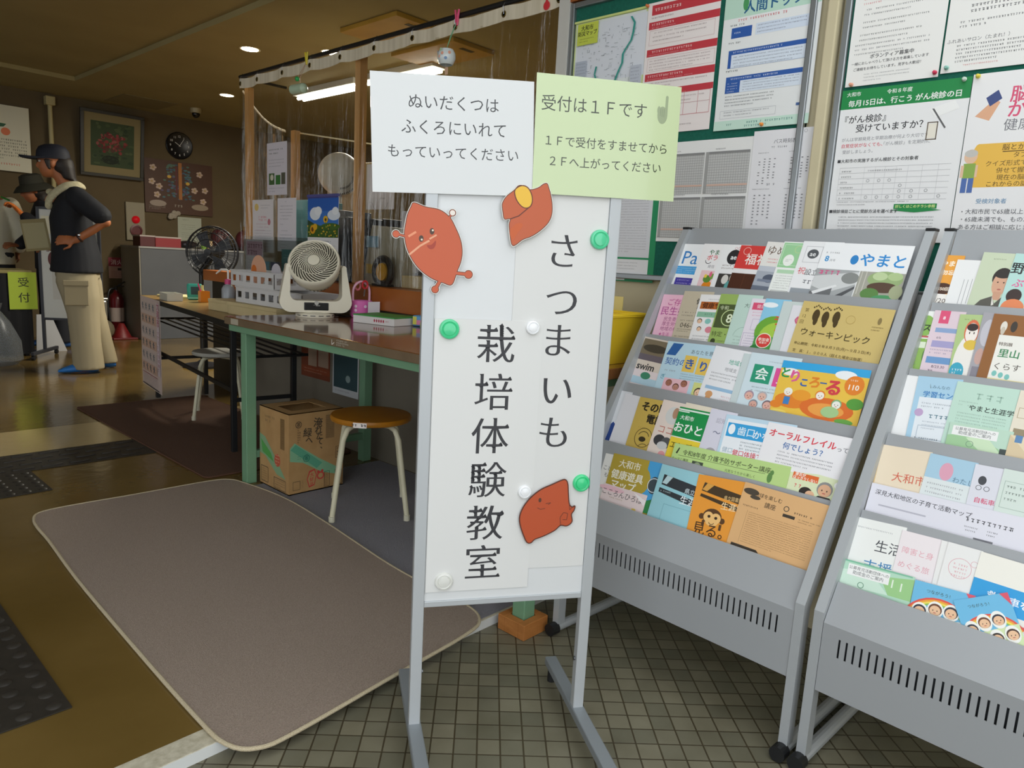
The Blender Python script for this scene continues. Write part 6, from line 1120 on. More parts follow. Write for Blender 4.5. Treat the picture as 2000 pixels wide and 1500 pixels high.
for k, (y, z, r, c, l) in enumerate(((3.86, .905, .085, '#e2ad8e', 'pinkish orange paper disc standing in the upper basket'), (3.70, .90, .05, '#cfcbd2', 'grey white paper card standing in the upper basket'))):
    b = B(); b.lathe([(r, 0), (r, .003), (0, .003)], M(c, .6), 28, frame((2.02+.02*k, y, z+.07), (0, -1, 0), (0, 0, 1)))
    if k == 0: b.lathe([(.03, .0035), (0, .0036)], M('#d8742a', .6), 16, frame((2.02, y+.05, z+.07), (0, -1, 0), (0, 0, 1)))
    tag(b.obj('paper_disc' if k == 0 else 'paper_card'), l, 'paper')
# pump bottle
t = thing('pump_bottle', 'clear pump bottle with pink collar and white nozzle beside the leaflet stand', 'bottle', (2.10, 4.405, TZ+.0012))
b = B(); b.lathe([(.036, 0), (.04, .004), (.04, .12), (.03, .14), (.016, .148), (.016, .155), (0, .155)], M('#b9c0c8', .15, alpha=.75), 20); b.obj('bottle', t, smooth=True)
b = B(); b.lathe([(.021, .15), (.021, .178), (.012, .182), (0, .182)], M('#d0447e', .4), 18); b.obj('collar', t, smooth=True)
b = B(); b.tube([(0, 0, .18), (0, 0, .232), (-.005, .012, .238), (-.015, .06, .238), (-.03, .10, .21)], [.006, .007, .008, .007, .004], M('#ecebea', .35), 8); b.obj('nozzle', t, smooth=True)
# clear leaflet stand with leaflets
clr = clear_plastic('clear_acrylic', (.9, .93, .93), .12, .05, (1, 1, 1), 0)
t = thing('leaflet_stand', 'clear acrylic leaflet stand behind the pump bottle', 'leaflet stand', (2.19, 4.10, .936))
b = B(); b.span((-.012, -.37, -.0), (-.009, .33, .215), clr); b.span((.033, -.37, 0), (.036, .33, .235), clr); b.span((-.012, -.37, 0), (.036, .33, .003), clr); b.span((-.012, .327, .003), (.036, .33, .235), clr); b.obj('holder', t)
t.location = (2.2285, 4.10, .9362)
def leaf(y0, y1, z0, z1, bg, items, label, j): sheet('leaflet', label, 'leaflet', V((2.227+.006*j, y0, z1)), V((0, -1, 0)), V((0, 0, 1)), y0-y1, z1-z0, bg, items, 'leaflets in the acrylic stand', .001)
leaf(4.42, 4.20, .942, 1.15, '#ddd6da', [('r', .05, .05, .9, .42, '#d0a9bc'), ('g', .12, .12, .76, 2, .19, '#6a2a4a', .14), ('g', .1, .6, .7, 4, .08, PG, .02)], 'leaflet with bold purple headline in the acrylic stand', 0)
leaf(4.33, 4.14, .942, 1.02, '#6fa9bd', [('r', .2, .2, .6, .3, '#a9cbd6'), ('g', .25, .28, .5, 2, .1, '#2f4a5a', .03)], 'light blue leaflet in the acrylic stand', 1)
leaf(4.13, 4.02, .942, 1.02, '#33446f', [('r', .45, 0, .06, 1, '#7f8fb8')], 'dark blue leaflet in the acrylic stand', 2)
leaf(4.01, 3.80, .942, 1.10, '#2f7f86', [('g', .1, .2, .7, 2, .1, '#a9cfd2', .03)], 'teal green leaflet in the acrylic stand', 3)
# things on the counter, right half
def cbox(y0, y1, x0, x1, z0, z1, col, label, name, cat, grp=None, extra=None):
    t = thing(name, label, cat, ((x0+x1)/2, (y0+y1)/2, z0), 0, grp); X, Y = abs(x1-x0)/2, abs(y1-y0)/2
    b = B(); b.span((-X, -Y, 0), (X, Y, z1-z0), M(col, .5), bev=.003); b.obj('body', t)
    if extra: b = B(); extra(b, X, Y, z1-z0); b.obj('front', t)
    return t
fl = lambda b, X, Y, Z: (b.span((-X-.002, -Y+.01, .01), (-X, Y-.01, Z-.01), M('#c9bb96', .5)))
cbox(3.00, 2.62, 2.36, 2.58, .936, 1.0, '#c9b88c', 'left cream file drawer on the counter beside the potato cutout', 'file_box', 'file box', 'cream file drawers on the counter', fl)
cbox(2.60, 2.20, 2.36, 2.58, .936, 1.0, '#c4b387', 'right cream file drawer on the counter behind the sign', 'file_box', 'file box', 'cream file drawers on the counter', fl)
cbox(2.86, 2.60, 2.38, 2.50, 1.001, 1.045, '#e4e2dd', 'white envelope box lying on the left cream drawer', 'envelope_box', 'box')
t = thing('scissor_tray', 'black and yellow tape cutter on the counter beside the pink caddy', 'tape cutter', (2.33, 3.12, .936))
b = B(); b.tube([(0, .07*math.cos(a), .075+.07*math.sin(a)) for a in [k*.3 for k in range(21)]], .018, dark, 8, closed=True, flat=1); b.obj('ring', t, smooth=True)
b = B(); b.lathe([(.045, -.012), (.045, .012), (0, .012)], M('#c9982a', .4), 24, Matrix.Translation((0, 0, .075)) @ Matrix.Rotation(rad(90), 4, 'Y')); b.obj('reel', t, smooth=True)
b = B(); b.span((-.02, -.07, 0), (.02, .07, .012), dark); b.obj('foot', t)
# translucent bag, papers and binders behind the curtain
t = thing('plastic_bag', 'grey translucent document bag standing on the counter behind the curtain', 'bag', (2.42, 3.20, .9365))
b = B(); bgm = M('#a9a595', .3, alpha=.9)
b.raw([(-.05, -.17, 0), (.05, -.17, 0), (.05, .17, 0), (-.05, .17, 0), (-.02, -.22, .30), (.03, -.22, .30), (.03, .12, .32), (-.02, .12, .32)], [(3, 2, 1, 0), (4, 5, 6, 7), (0, 1, 5, 4), (1, 2, 6, 5), (2, 3, 7, 6), (3, 0, 4, 7)], bgm); b.obj('bag', t)
b = B(); b.span((-.056, -.05, .06), (-.052, .12, .11), M('#b59a4a', .5)); b.span((-.056, .02, .20), (-.05, .12, .26), M('#6f93a9', .5)); b.obj('print', t)
sheet('wall_paper_notice', 'white paper hanging in the office just under the white laminated notice', 'notice', V((2.60, 3.66, 1.62)), V((0, -1, 0)), V((0, 0, 1)), .27, .26, '#dcd9e0', [('g', .5, .75, .3, 1, .05, PG, .03), ('a', .5, .75, .3, .01, 200, 340, PG)], None, .001)
sheet('office_notice', 'grey white sheet with a teal round picture behind the potato cutout', 'notice', V((2.62, 3.34, 1.35)), V((0, -1, 0)), V((0, 0, 1)), .24, .38, '#c5c3cd', [('g', .1, .15, .5, 1, .05, PG, .02), ('r', .65, .22, .25, .12, '#8a5a6a'), ('g', .1, .28, .4, 2, .06, PG, .02), ('e', .3, .60, .3, .17, '#7cc0be'), ('g', .5, .48, .3, 1, .05, PG, .02)], None, .001)
t = thing('monitor_stand', 'black clip stand in front of the teal picture', 'stand', (2.50, 3.02, 1.0005))
b = B(); b.lathe([(.035, 0), (.035, .012), (.01, .02), (0, .02)], dark, 18); b.obj('base', t); b = B(); b.cyl((0, 0, .018), (0, .01, .09), .003, M('#55585c', .4), n=8); b.obj('wire', t)
sheet('partition_panel', 'dark brown partition panel standing in the office behind the cutout', 'partition', V((3.3, 3.66, 1.60)), V((0, -1, 0)), V((0, 0, 1)), .72, 1.598, '#4a2a1c', [('r', .1, .03, .5, .25, '#3a2018'), ('e', .35, .22, .2, .05, '#a59a8c')], None, .025)
# office furniture
t = thing('steel_locker', 'cream steel locker in the office behind the curtain', 'locker', (3.32, 4.62, 0))
lk = noisy('cream_locker', '#a3946c', '#ad9e76', 3, .5)
b = B(); b.span((-.18, -.50, 0), (.20, .30, 1.74), lk, bev=.004); b.obj('body', t)
for k in range(2):
    b = B(); b.span((-.192, -.49+.40*k, .05), (-.181, -.11+.40*k, 1.70), M('#a8997a', .45), bev=.003); d = b.obj('door', t)
    b = B(); b.span((-.2, -.16+.40*k, .95), (-.192, -.14+.40*k, 1.07), M('#8d9093', .35, .8)); b.obj('handle', d)
t = thing('file_cabinet', 'dark grey file cabinet in the office below the wall fan', 'cabinet', (2.93, 4.12, 0))
b = B(); b.span((-.16, -.40, 0), (.16, .26, 1.32), M('#3c4046', .5), bev=.004); b.obj('body', t)
for k in range(3):
    b = B(); b.span((-.17, -.39, .05+.42*k), (-.161, .25, .44+.42*k), M('#4b5058', .5), bev=.003); d = b.obj('drawer', t)
    b = B(); b.span((-.18, -.13, .32+.42*k), (-.17, -.01, .34+.42*k), M('#8d9093', .35, .8)); b.obj('handle', d)
# white round fan with paper strips, standing on the cabinet
t = thing('round_fan', 'white round fan with slatted grille high behind the curtain', 'fan', (2.86, 4.34, 1.3205), 0)
wf = M('#d2cfc6', .4); hm4 = Matrix.Translation((-.02, -.03, .30)) @ frame((0, 0, 0), (RT.x, RT.y, 0), (0, 0, 1)) @ Matrix.Rotation(rad(20), 4, 'Y') @ Matrix.Rotation(rad(14), 4, 'X')
b = B(); b.lathe([(.10, 0), (.10, .012), (.03, .025), (.018, .04), (.018, .26), (0, .26)], wf, 24); b.obj('stand', t, smooth=True)
b = B(); b.lathe([(0, .062), (.06, .060), (.11, .045), (.138, .015), (.142, 0), (.138, -.02), (.11, -.07), (.06, -.09), (0, -.09)], wf, 36, hm4); h_ = b.obj('head', t, smooth=True)
b = B()
for k in range(15):
    a = rad(-88+k*6); c_, s_ = math.cos(a), math.sin(a); c2, s2 = math.cos(a+.05), math.sin(a+.05)
    b.poly([(.078*c_, .078*s_, .0585), (.128*c_, .128*s_, .030), (.128*c2, .128*s2, .030), (.078*c2, .078*s2, .0585)], M('#33322f', .6), hm4)
b.obj('slots', h_)
def binder(y, x, z, w_, h_, col, label, spine='#dcdcdc'):
    t = thing('binder', label, 'binder', (x, y, z), 0, 'binders behind the curtain'); b = B(); b.span((0, -w_/2, 0), (.24, w_/2, h_), M(col, .5), bev=.003); b.obj('cover', t)
    b = B(); b.span((-.0012, -w_/2+.01, h_*.4), (0, w_/2-.01, h_*.75), M(spine, .6)); b.obj('spine_label', t)
for a in ((3.955, 2.345, .9365, .14, .46, '#4f9aa6', 'teal binder standing left of the sunflower calendar', '#5fa6b0'), (3.52, 2.345, .9365, .10, .36, '#2c333c', 'black binder standing right of the sunflower calendar', '#3a424c'), (3.64, 2.345, .9365, .11, .40, '#6a7683', 'grey blue binder behind the sunflower calendar', '#7b8794'), (3.41, 2.36, .9365, .09, .26, '#52616e', 'lower slate binder beside the middle post', '#6a7986')): binder(*a)
# posters on the counter wall under the desk
def lowposter(y0, y1, z0, z1, bg, items, label): sheet('poster', label, 'poster', V((XW-.002, y0, z1)), V((0, -1, 0)), V((0, 0, 1)), y0-y1, z1-z0, bg, items, 'posters on the counter wall', .0008)
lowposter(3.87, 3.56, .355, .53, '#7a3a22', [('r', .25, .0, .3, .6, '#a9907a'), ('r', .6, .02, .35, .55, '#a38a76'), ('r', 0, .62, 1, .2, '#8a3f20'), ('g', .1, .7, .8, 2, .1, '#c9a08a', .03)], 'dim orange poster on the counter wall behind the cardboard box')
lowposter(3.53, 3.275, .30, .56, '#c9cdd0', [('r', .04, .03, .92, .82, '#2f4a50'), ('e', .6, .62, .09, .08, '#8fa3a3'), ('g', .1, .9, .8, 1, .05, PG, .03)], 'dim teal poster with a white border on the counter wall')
# wooden side counter and lamp-black fan farther in
t = thing('side_counter', 'orange brown wooden counter end beyond the curtain', 'counter', (2.62, 5.36, 0))
b = B(); b.span((-.12, -.31, .83), (.32, .31, .91), cwood, bev=.004); b.obj('board', t)
b = B(); b.span((-.06, -.28, 0), (.28, .28, .83), M('#26231f', .6)); b.obj('base_panel', t)
fb = thing('pedestal_fan', 'large black pedestal fan in the dark beyond the folding table', 'fan', (2.85, 6.5, 0))
bkp = M('#15161a', .35)
b = B(); b.lathe([(.17, 0), (.17, .02), (.05, .045), (.03, .06), (0, .06)], bkp, 28); b.obj('base', fb, smooth=True)
b = B(); b.cyl((0, 0, .05), (0, 0, .86), .02, bkp, n=12); b.obj('pole', fb)
fm4 = Matrix.Translation((.08, -.10, 1.05)) @ Matrix.Rotation(rad(60), 4, 'Z') @ Matrix.Rotation(rad(-85), 4, 'Y') ; fm4 = frame((.06, -.1, 1.04), RT, V((0, 0, 1)))
b = B()
for r, z in ((.225, 0), (.215, .05), (.17, .085), (.11, .10), (.215, -.05), (.17, -.08)): b.tube([(r*math.cos(a), r*math.sin(a), z) for a in [2*math.pi*k/36 for k in range(36)]], .004 if z else .008, bkp, 6, closed=True, mat=fm4)
for k in range(36):
    a = 2*math.pi*k/36; b.tube([(r*math.cos(a), r*math.sin(a), z) for r, z in ((.04, .108), (.11, .10), (.17, .085), (.215, .05), (.225, 0), (.215, -.05), (.17, -.08), (.05, -.1))], .002, bkp, 4, mat=fm4)
b.obj('cage', fb)
b = B(); b.lathe([(.05, -.16), (.06, -.13), (.06, -.05), (.03, .02), (.03, .11), (0, .112)], bkp, 20, fm4); b.cyl((0, 0, .86), (.06, -.06, .98), .025, bkp); b.obj('motor', fb, smooth=True)
b = B()
for k in range(4):
    a = k*math.pi/2+.4; b.prism([(.03*math.cos(a-.3), .03*math.sin(a-.3)), (.19*math.cos(a-.25), .19*math.sin(a-.25)), (.20*math.cos(a+.3), .20*math.sin(a+.3)), (.10*math.cos(a+.55), .10*math.sin(a+.55))], .018, .022, M('#1d1f24', .3), fm4)
b.obj('blades', fb)

# ================================================================ back of the hall
YB = 9.2
cabm = noisy('grey_cabinet', '#53565b', '#5b5e63', 3, .55)
t = thing('low_cabinet', 'long grey low cabinet against the back wall with red boxes on top', 'cabinet', (3.75, 8.88, 0))
b = B(); b.span((-.655, -.28, 0), (.95, .28, 1.03), cabm, bev=.004); b.obj('body', t)
b = B(); b.span((-.672, -.28, 0), (-.656, .28, 1.03), M('#8f8a7e', .6), bev=.003); b.obj('lit_side_skin', t)  # thin skin, the light on the cabinet's left side put into its colour
b = B(); b.span((-.675, -.29, 1.03), (.96, .28, 1.05), M('#9a9a98', .5)); b.obj('top', t)
for x0, x1, z1, c, l in ((3.11, 3.27, 1.17, '#531c20', 'dark red box at the left end of the grey cabinet top'), (3.275, 3.56, 1.165, '#8c282e', 'red plastic box on the grey cabinet top')):
    cbox(8.86, 8.64, x0, x1, 1.0505, z1, c, l, 'storage_box', 'box', 'red boxes on the cabinet', lambda b, X, Y, Z: b.span((-X-.004, -Y-.004, Z-.012), (X+.004, Y+.004, Z+.004), M('#b5a9a4', .4)))
t = thing('clutter_bag', 'dark glossy bag lying beside the red box on the cabinet', 'bag', (3.68, 8.75, 1.0505)); b = B(); b.ell((0, 0, .045), (.12, .09, .045), M('#2a2326', .25), n=14); b.obj('bag', t, smooth=True)
for x, c, l in ((3.86, '#8fc23a', 'lime green cup on the grey cabinet'), (3.935, '#d8b98a', 'tan cup on the grey cabinet')):
    t = thing('pencil_cup', l, 'cup', (x, 8.72, 1.0505), 0, 'cups on the cabinet'); b = B(); b.lathe([(.03, 0), (.033, .10), (.029, .10), (.027, .005), (0, .005)], M(c, .4), 16); b.obj('cup', t, smooth=True)
b = B(); b.cyl((3.87, 8.72, 1.06), (3.90, 8.73, 1.25), .004, M('#8a3028', .5), n=6); tag(b.obj('pencil'), 'red brown pencil standing in the lime cup', 'pencil')
t = thing('backpack', 'dark red bags behind the black fan on the cabinet', 'bag', (4.25, 8.78, 1.0505))
for x, r in ((-.16, .12), (.16, .12)):
    b = B(); b.ell((x, 0, .13), (r, .1, .13), M('#4a1a1f', .5), n=16); b.obj('bag_body', t, smooth=True)
def wallsheet(name, label, cat, tl, w_, h_, bg, items, th=.002, grp=None, Y=YB): return sheet(name, label, cat, V((tl[0], Y-.002, tl[1])), V((1, 0, 0)), V((0, 0, 1)), w_, h_, bg, items, grp, th)
# framed painting, tilted forward
t = thing('framed_painting', 'framed flower painting leaning forward on the back wall', 'picture', mw=Matrix.Translation((3.02, 9.165, 1.80)) @ Matrix.Rotation(rad(7), 4, 'X'))
fr = M('#2b2a26', .4)
for a, c in (((-.33, -.03, 0), (.33, 0, .035)), ((-.33, -.03, .675), (.33, 0, .71)), ((-.33, -.03, .035), (-.295, 0, .675)), ((.295, -.03, .035), (.33, 0, .675))):
    b = B(); b.span(a, c, fr, bev=.003); b.obj('frame_bar', t)
b = B(); b.span((-.295, -.012, .035), (.295, -.004, .675), M('#84764f', .7)); b.obj('mat_board', t)
rq = random.Random(12); it = [('r', 0, 0, 1, 1, '#3c4a30')]
for _ in range(60): it.append(('e', rq.uniform(.06, .94), rq.uniform(.05, .95), rq.uniform(.03, .08), rq.uniform(.02, .05), rq.choice(['#38492f', '#465636', '#2f3f2a', '#4d5a3a'])))
for _ in range(70):
    a, r = rq.uniform(0, 6.28), rq.random()**.6; it.append(('e', .48+.34*r*math.cos(a), .46+.26*r*math.sin(a), rq.uniform(.02, .05), rq.uniform(.02, .04), rq.choice(['#7a2f30', '#8a3b3a', '#6a2a2c', '#94504a', '#5a3a30'])))
it += [('e', .45, .84, .2, .10, '#232c1f')]+[('e', rq.uniform(.25, .7), rq.uniform(.75, .9), .04, .02, '#2d3826') for _ in range(10)]
b = B(); draw(b, it, .45, .48, 0, lambda c: M(c, .8)); b.obj('painting', t).matrix_local = frame((-.225, -.0125, .595), (1, 0, 0), (0, 0, 1))
# wall clock
t = thing('wall_clock', 'round black wall clock with white numerals', 'clock', mw=frame((3.79, YB-.002, 2.265), (1, 0, 0), (0, 0, 1)))
b = B(); b.lathe([(.155, 0), (.158, .02), (.150, .028), (.142, .022), (0, .022)], M('#101114', .35), 40); b.obj('case', t, smooth=True)
b = B(); draw(b, [('t', str(k), .5+.385*math.sin(k*math.pi/6), .5-.385*math.cos(k*math.pi/6), .13, '#d8d8d4', {'b': .02}) for k in range(1, 13)], .28, .28, .0222, lambda c: M(c, .5))
b.obj('numerals', t).matrix_local = Matrix.Translation((-.14, .14, 0))
for nm, a, l, w_ in (('hour_hand', 303, .065, .006), ('minute_hand', 33, .10, .005)):
    b = B(); a = rad(a); d = V((math.sin(a), math.cos(a), 0)); q = V((d.y, -d.x, 0)); b.poly([-d*.015-q*w_/2, d*l-q*w_/2, d*l+q*w_/2, -d*.015+q*w_/2], M('#e6e6e0', .5), Matrix.Translation((0, 0, .0245 if nm == 'hour_hand' else .026))); b.obj(nm, t)
# craft board
rq = random.Random(21); it = []
for cx in (.38, .60):
    for _ in range(46): it.append(('e', cx+rq.gauss(0, .045), rq.uniform(.06, .72), .022, .016, rq.choice(['#39556a', '#4a6a5a', '#2f4a5c', '#5a4a6a', '#3f6a72'])))
it += [('r', .485, .02, .05, .7, '#a0642a'), ('r', .44, .1, .03, .5, '#5a2020'), ('e', .35, .3, .03, .03, '#c8a03a'), ('e', .62, .4, .03, .03, '#c8a03a')]
for x, y in ((.12, .16), (.10, .42), (.2, .5), (.8, .2), (.88, .5), (.72, .52), (.17, .66), (.85, .72)):
    it += [('e', x+.03*math.cos(k*1.257), y+.04*math.sin(k*1.257), .022, .022, '#b8a08e') for k in range(5)]+[('e', x, y, .014, .016, '#a88a4a')]
it += [('g', .05, .86, .25, 3, .03, '#a89a8a', .02), ('e', .18, .82, .12, .06, '#97887a'), ('e', .80, .84, .13, .06, '#8f7f6a'), ('g', .42, .82, .14, 1, .06, '#b0a898', .05)]
wallsheet('craft_board', 'brown cork board with paper flowers below the wall clock', 'board', (3.375, 2.075), .81, .62, '#472814', it, .02)
wallsheet('memo_sheet', 'greenish white paper taped below the craft board', 'notice', (3.755, 1.425), .29, .36, '#a5a896', [('g', .2, .07, .6, 1, .07, '#6a6e60', .04), ('g', .15, .25, .6, 3, .07, '#4f5248', .02), ('g', .15, .52, .6, 3, .07, '#4f5248', .02)])
t = thing('paper_ornament', 'crumpled white paper ornament at the lower edge of the craft board', 'ornament', (3.70, 9.16, 1.44)); b = B()
for k in range(6): b.ell((rq.uniform(-.05, .05), 0, rq.uniform(-.03, .03)), (.035, .015, .03), M('#9a9080', .7), n=8)
b.obj('paper', t)
t = thing('fire_alarm', 'beige fire alarm panel with a glowing red lamp and dark red button', 'alarm', (3.26, YB-.03, 1.33))
b = B(); b.span((-.105, 0, -.22), (.105, .029, .22), M('#877e66', .5), bev=.006); b.obj('panel', t)
b = B(); b.lathe([(.045, 0), (.045, .008), (.036, .022), (.02, .034), (0, .038)], M('#b0101a', .25, emit=.35), 24, frame((0, -.001, .02), (1, 0, 0), (0, 0, 1))); b.obj('red_lamp', t, smooth=True)
b = B(); b.lathe([(.068, 0), (.068, .012), (.05, .014), (.05, .006), (0, .006)], M('#5a1418', .4), 28, frame((0, -.001, -.105), (1, 0, 0), (0, 0, 1))); b.obj('call_button', t, smooth=True)
# fire extinguisher, its sign and red cone base
wallsheet('extinguisher_sign', 'red and pink fire extinguisher sign above the extinguisher', 'sign', (2.955, .90), .24, .24, '#b08a7c', [('r', 0, 0, 1, .42, '#8a2a3a'), ('t', '消火器', .5, .22, .27, '#d8b4b8', {'b': .03}), ('r', .4, .5, .2, .12, '#3a2a28'), ('g', .1, .68, .8, 3, .1, '#7a2a30', .03)])
t = thing('fire_extinguisher', 'red fire extinguisher standing at the back wall', 'extinguisher', (2.985, 9.08, .03))
b = B(); b.lathe([(.07, 0), (.078, .01), (.078, .40), (.06, .45), (.03, .475), (.024, .50), (0, .50)], M('#5c1218', .3), 24); b.obj('cylinder', t, smooth=True)
b = B(); b.cyl((0, 0, .49), (0, 0, .55), .018, dark, n=12); b.tube([(0, 0, .53), (.05, -.03, .58), (.08, -.06, .60)], .008, dark, 6); b.tube([(0, 0, .54), (.05, -.03, .545), (.07, -.05, .55)], .007, dark, 6); b.obj('lever', t)
b = B(); b.tube(cat([(0, 0, .52), (-.08, -.03, .50), (-.105, -.04, .35), (-.09, -.05, .15), (-.085, -.05, .05)]), .011, dark, 8); b.obj('hose', t, smooth=True)
b = B(); b.lathe([(.0785, .14), (.0785, .30)], M('#b9a8a0', .5), 24); b.obj('white_label', t)
t = thing('extinguisher_tray', 'dark red base tray under the fire extinguisher', 'base', (2.985, 9.08, .0005)); b = B(); b.lathe([(.10, 0), (.10, .02), (.09, .026), (0, .026)], M('#6a1418', .4), 28); b.obj('tray', t, smooth=True)
t = thing('safety_cone', 'low red cone beside the fire extinguisher', 'cone', (2.93, 8.78, .0005)); b = B(); b.span((-.13, -.13, 0), (.13, .13, .02), M('#63100f', .5), bev=.004); b.obj('foot', t); b = B(); b.lathe([(.10, .02), (.03, .17), (.02, .175), (0, .175)], M('#6c1214', .5), 24); b.obj('cone', t, smooth=True)
t = thing('waste_bag', 'grey bag with a shiny silver top behind the standing man', 'bag', (2.70, 8.70, .0005)); b = B(); b.ell((0, 0, .12), (.13, .12, .12), M('#6a6250', .5), n=16); b.obj('sack', t, smooth=True)
b = B(); b.span((-.05, -.03, .23), (.06, .03, .44), M('#8d8d88', .3, .5), bev=.015); b.span((-.06, -.035, .44), (.07, .035, .47), dark, bev=.01); b.obj('silver_pack', t)
# association poster, pipe, camera, ceiling parts
it = [('g', .1, .1, .7, 1, .03, '#7a7a6c', .015), ('e', .30, .235, .085, .062, '#d8744a'), ('e', .58, .40, .08, .058, '#d8744a'), ('p', [(.34, .31), (.44, .275), (.60, .285), (.55, .33), (.42, .345)], '#1f5a3a'), ('p', [(.33, .32), (.43, .35), (.44, .43), (.37, .47), (.29, .42)], '#1f5a3a'), ('p', [(.32, .31), (.22, .285), (.08, .31), (.18, .345)], '#1f5a3a')]
it += [('g', .12, .51, .8, 7, .048, '#3a3c34', .026), ('g', .12, .88, .75, 1, .05, '#c8583a', .03)]
wallsheet('association_poster', 'large white poster with a green clover emblem at the left edge of the back wall', 'poster', (1.72, 2.405), .51, .655, '#cfcbb4', it, .01, None, 9.16)
b = B(); b.cyl((2.425, 9.14, 0), (2.425, 9.14, 2.50), .022, M('#b5a878', .5), n=14); b.box((2.425, 9.14, 2.52), (.09, .09, .09), M('#b5a878', .5), bev=.008); tag(b.obj('wall_pipe'), 'cream pipe running up the back wall behind the man', 'pipe')
t = thing('dome_camera', 'white dome camera on the ceiling above the wall clock', 'camera', (3.67, 8.43, CEIL)); b = B(); b.lathe([(0, -.055), (.055, -.05), (.06, -.03), (.06, -.0005), (0, -.0005)], M('#a89c78', .4), 24); b.obj('housing', t, smooth=True)
b = B(); b.ell((0, 0, -.06), (.042, .042, .042), M('#0e0e10', .15), n=16); b.obj('dark_dome', t, smooth=True)
b = B(); b.span((2.9, 8.35, CEIL-.006), (3.45, 8.95, CEIL-.0005), M('#7f734e', .8)); tag(b.obj('ceiling_hatch'), 'flat access hatch in the ceiling near the dome camera', 'hatch')
LW = (1, .86, .62)
def downlight(px, label, z=CEIL):
    p = atz(*px, z); t = thing('downlight', label, 'ceiling light', (p.x, p.y, z), 0, 'round downlights')
    b = B(); b.lathe([(.062, -.001), (.075, -.004), (.078, -.0005), (.062, -.0005)], M('#d8d0b8', .4), 28); b.obj('trim_ring', t, smooth=True)
    b = B(); b.lathe([(.062, -.003), (0, -.003)], M('#fff6e4', .5, emit=9), 24); b.obj('lens', t)
    lamp('downlight_beam', 'SPOT', (p.x, p.y, z-.02), 6, LW, .06, look=(p.x, p.y, 0), spot=rad(125)).parent = None
downlight((10, 85), 'downlight at the left edge of the picture, in the raised ceiling', CEIL+.12)
downlight((488, 96), 'downlight left of the middle one above the curtain rail')
downlight((646, 102), 'downlight touching the curtain rail')
downlight((443, 186), 'farthest downlight above the craft board')
def yellow_panel(c, s, label):
    t = thing('ceiling_panel', label, 'ceiling panel', (*c, CEIL), 0, 'yellow brown panels on the ceiling'); b = B(); b.span((-s[0]/2, -s[1]/2, -.03), (s[0]/2, s[1]/2, -.0005), noisy('yellow_brown_panel', '#9a7424', '#b08a36', 3, .5), bev=.004); b.obj('panel', t)  # noise between two yellow browns
    b = B(); b.span((-.06, -s[1]/2+.06, -.032), (.06, -s[1]/2+.10, -.0305), M('#3a2f18', .6)); b.obj('slot', t)
yellow_panel((3.14, 4.17), (.40, .62), 'yellow brown square ceiling panel nearest the downlights')
yellow_panel((3.70, 4.30), (.40, .70), 'second yellow brown ceiling panel, seen through the curtain top')
def tube_lamp(y0, y1, label):
    t = thing('fluorescent_lamp', label, 'ceiling light', (3.86, (y0+y1)/2, CEIL), 0, 'fluorescent lamps in the office'); L = abs(y1-y0)/2
    b = B(); b.span((-.08, -L, -.05), (.08, L, -.0005), M('#d5d2c6', .5), bev=.004); b.obj('housing', t)
    b = B(); b.cyl((-.03, -L+.02, -.068), (-.03, L-.02, -.068), .014, M('#fdfdf4', .5, emit=12), n=12); b.cyl((.03, -L+.02, -.068), (.03, L-.02, -.068), .014, M('#fdfdf4', .5, emit=12), n=12); b.obj('tubes', t)
    lamp('fluorescent_light', 'AREA', (3.86, (y0+y1)/2, CEIL-.09), 75, (1, .95, .82), .12, 2*L-.05)
tube_lamp(5.42, 4.50, 'near fluorescent lamp in the office, seen through the curtain')
tube_lamp(6.55, 5.55, 'far fluorescent lamp in the office, seen through the curtain')

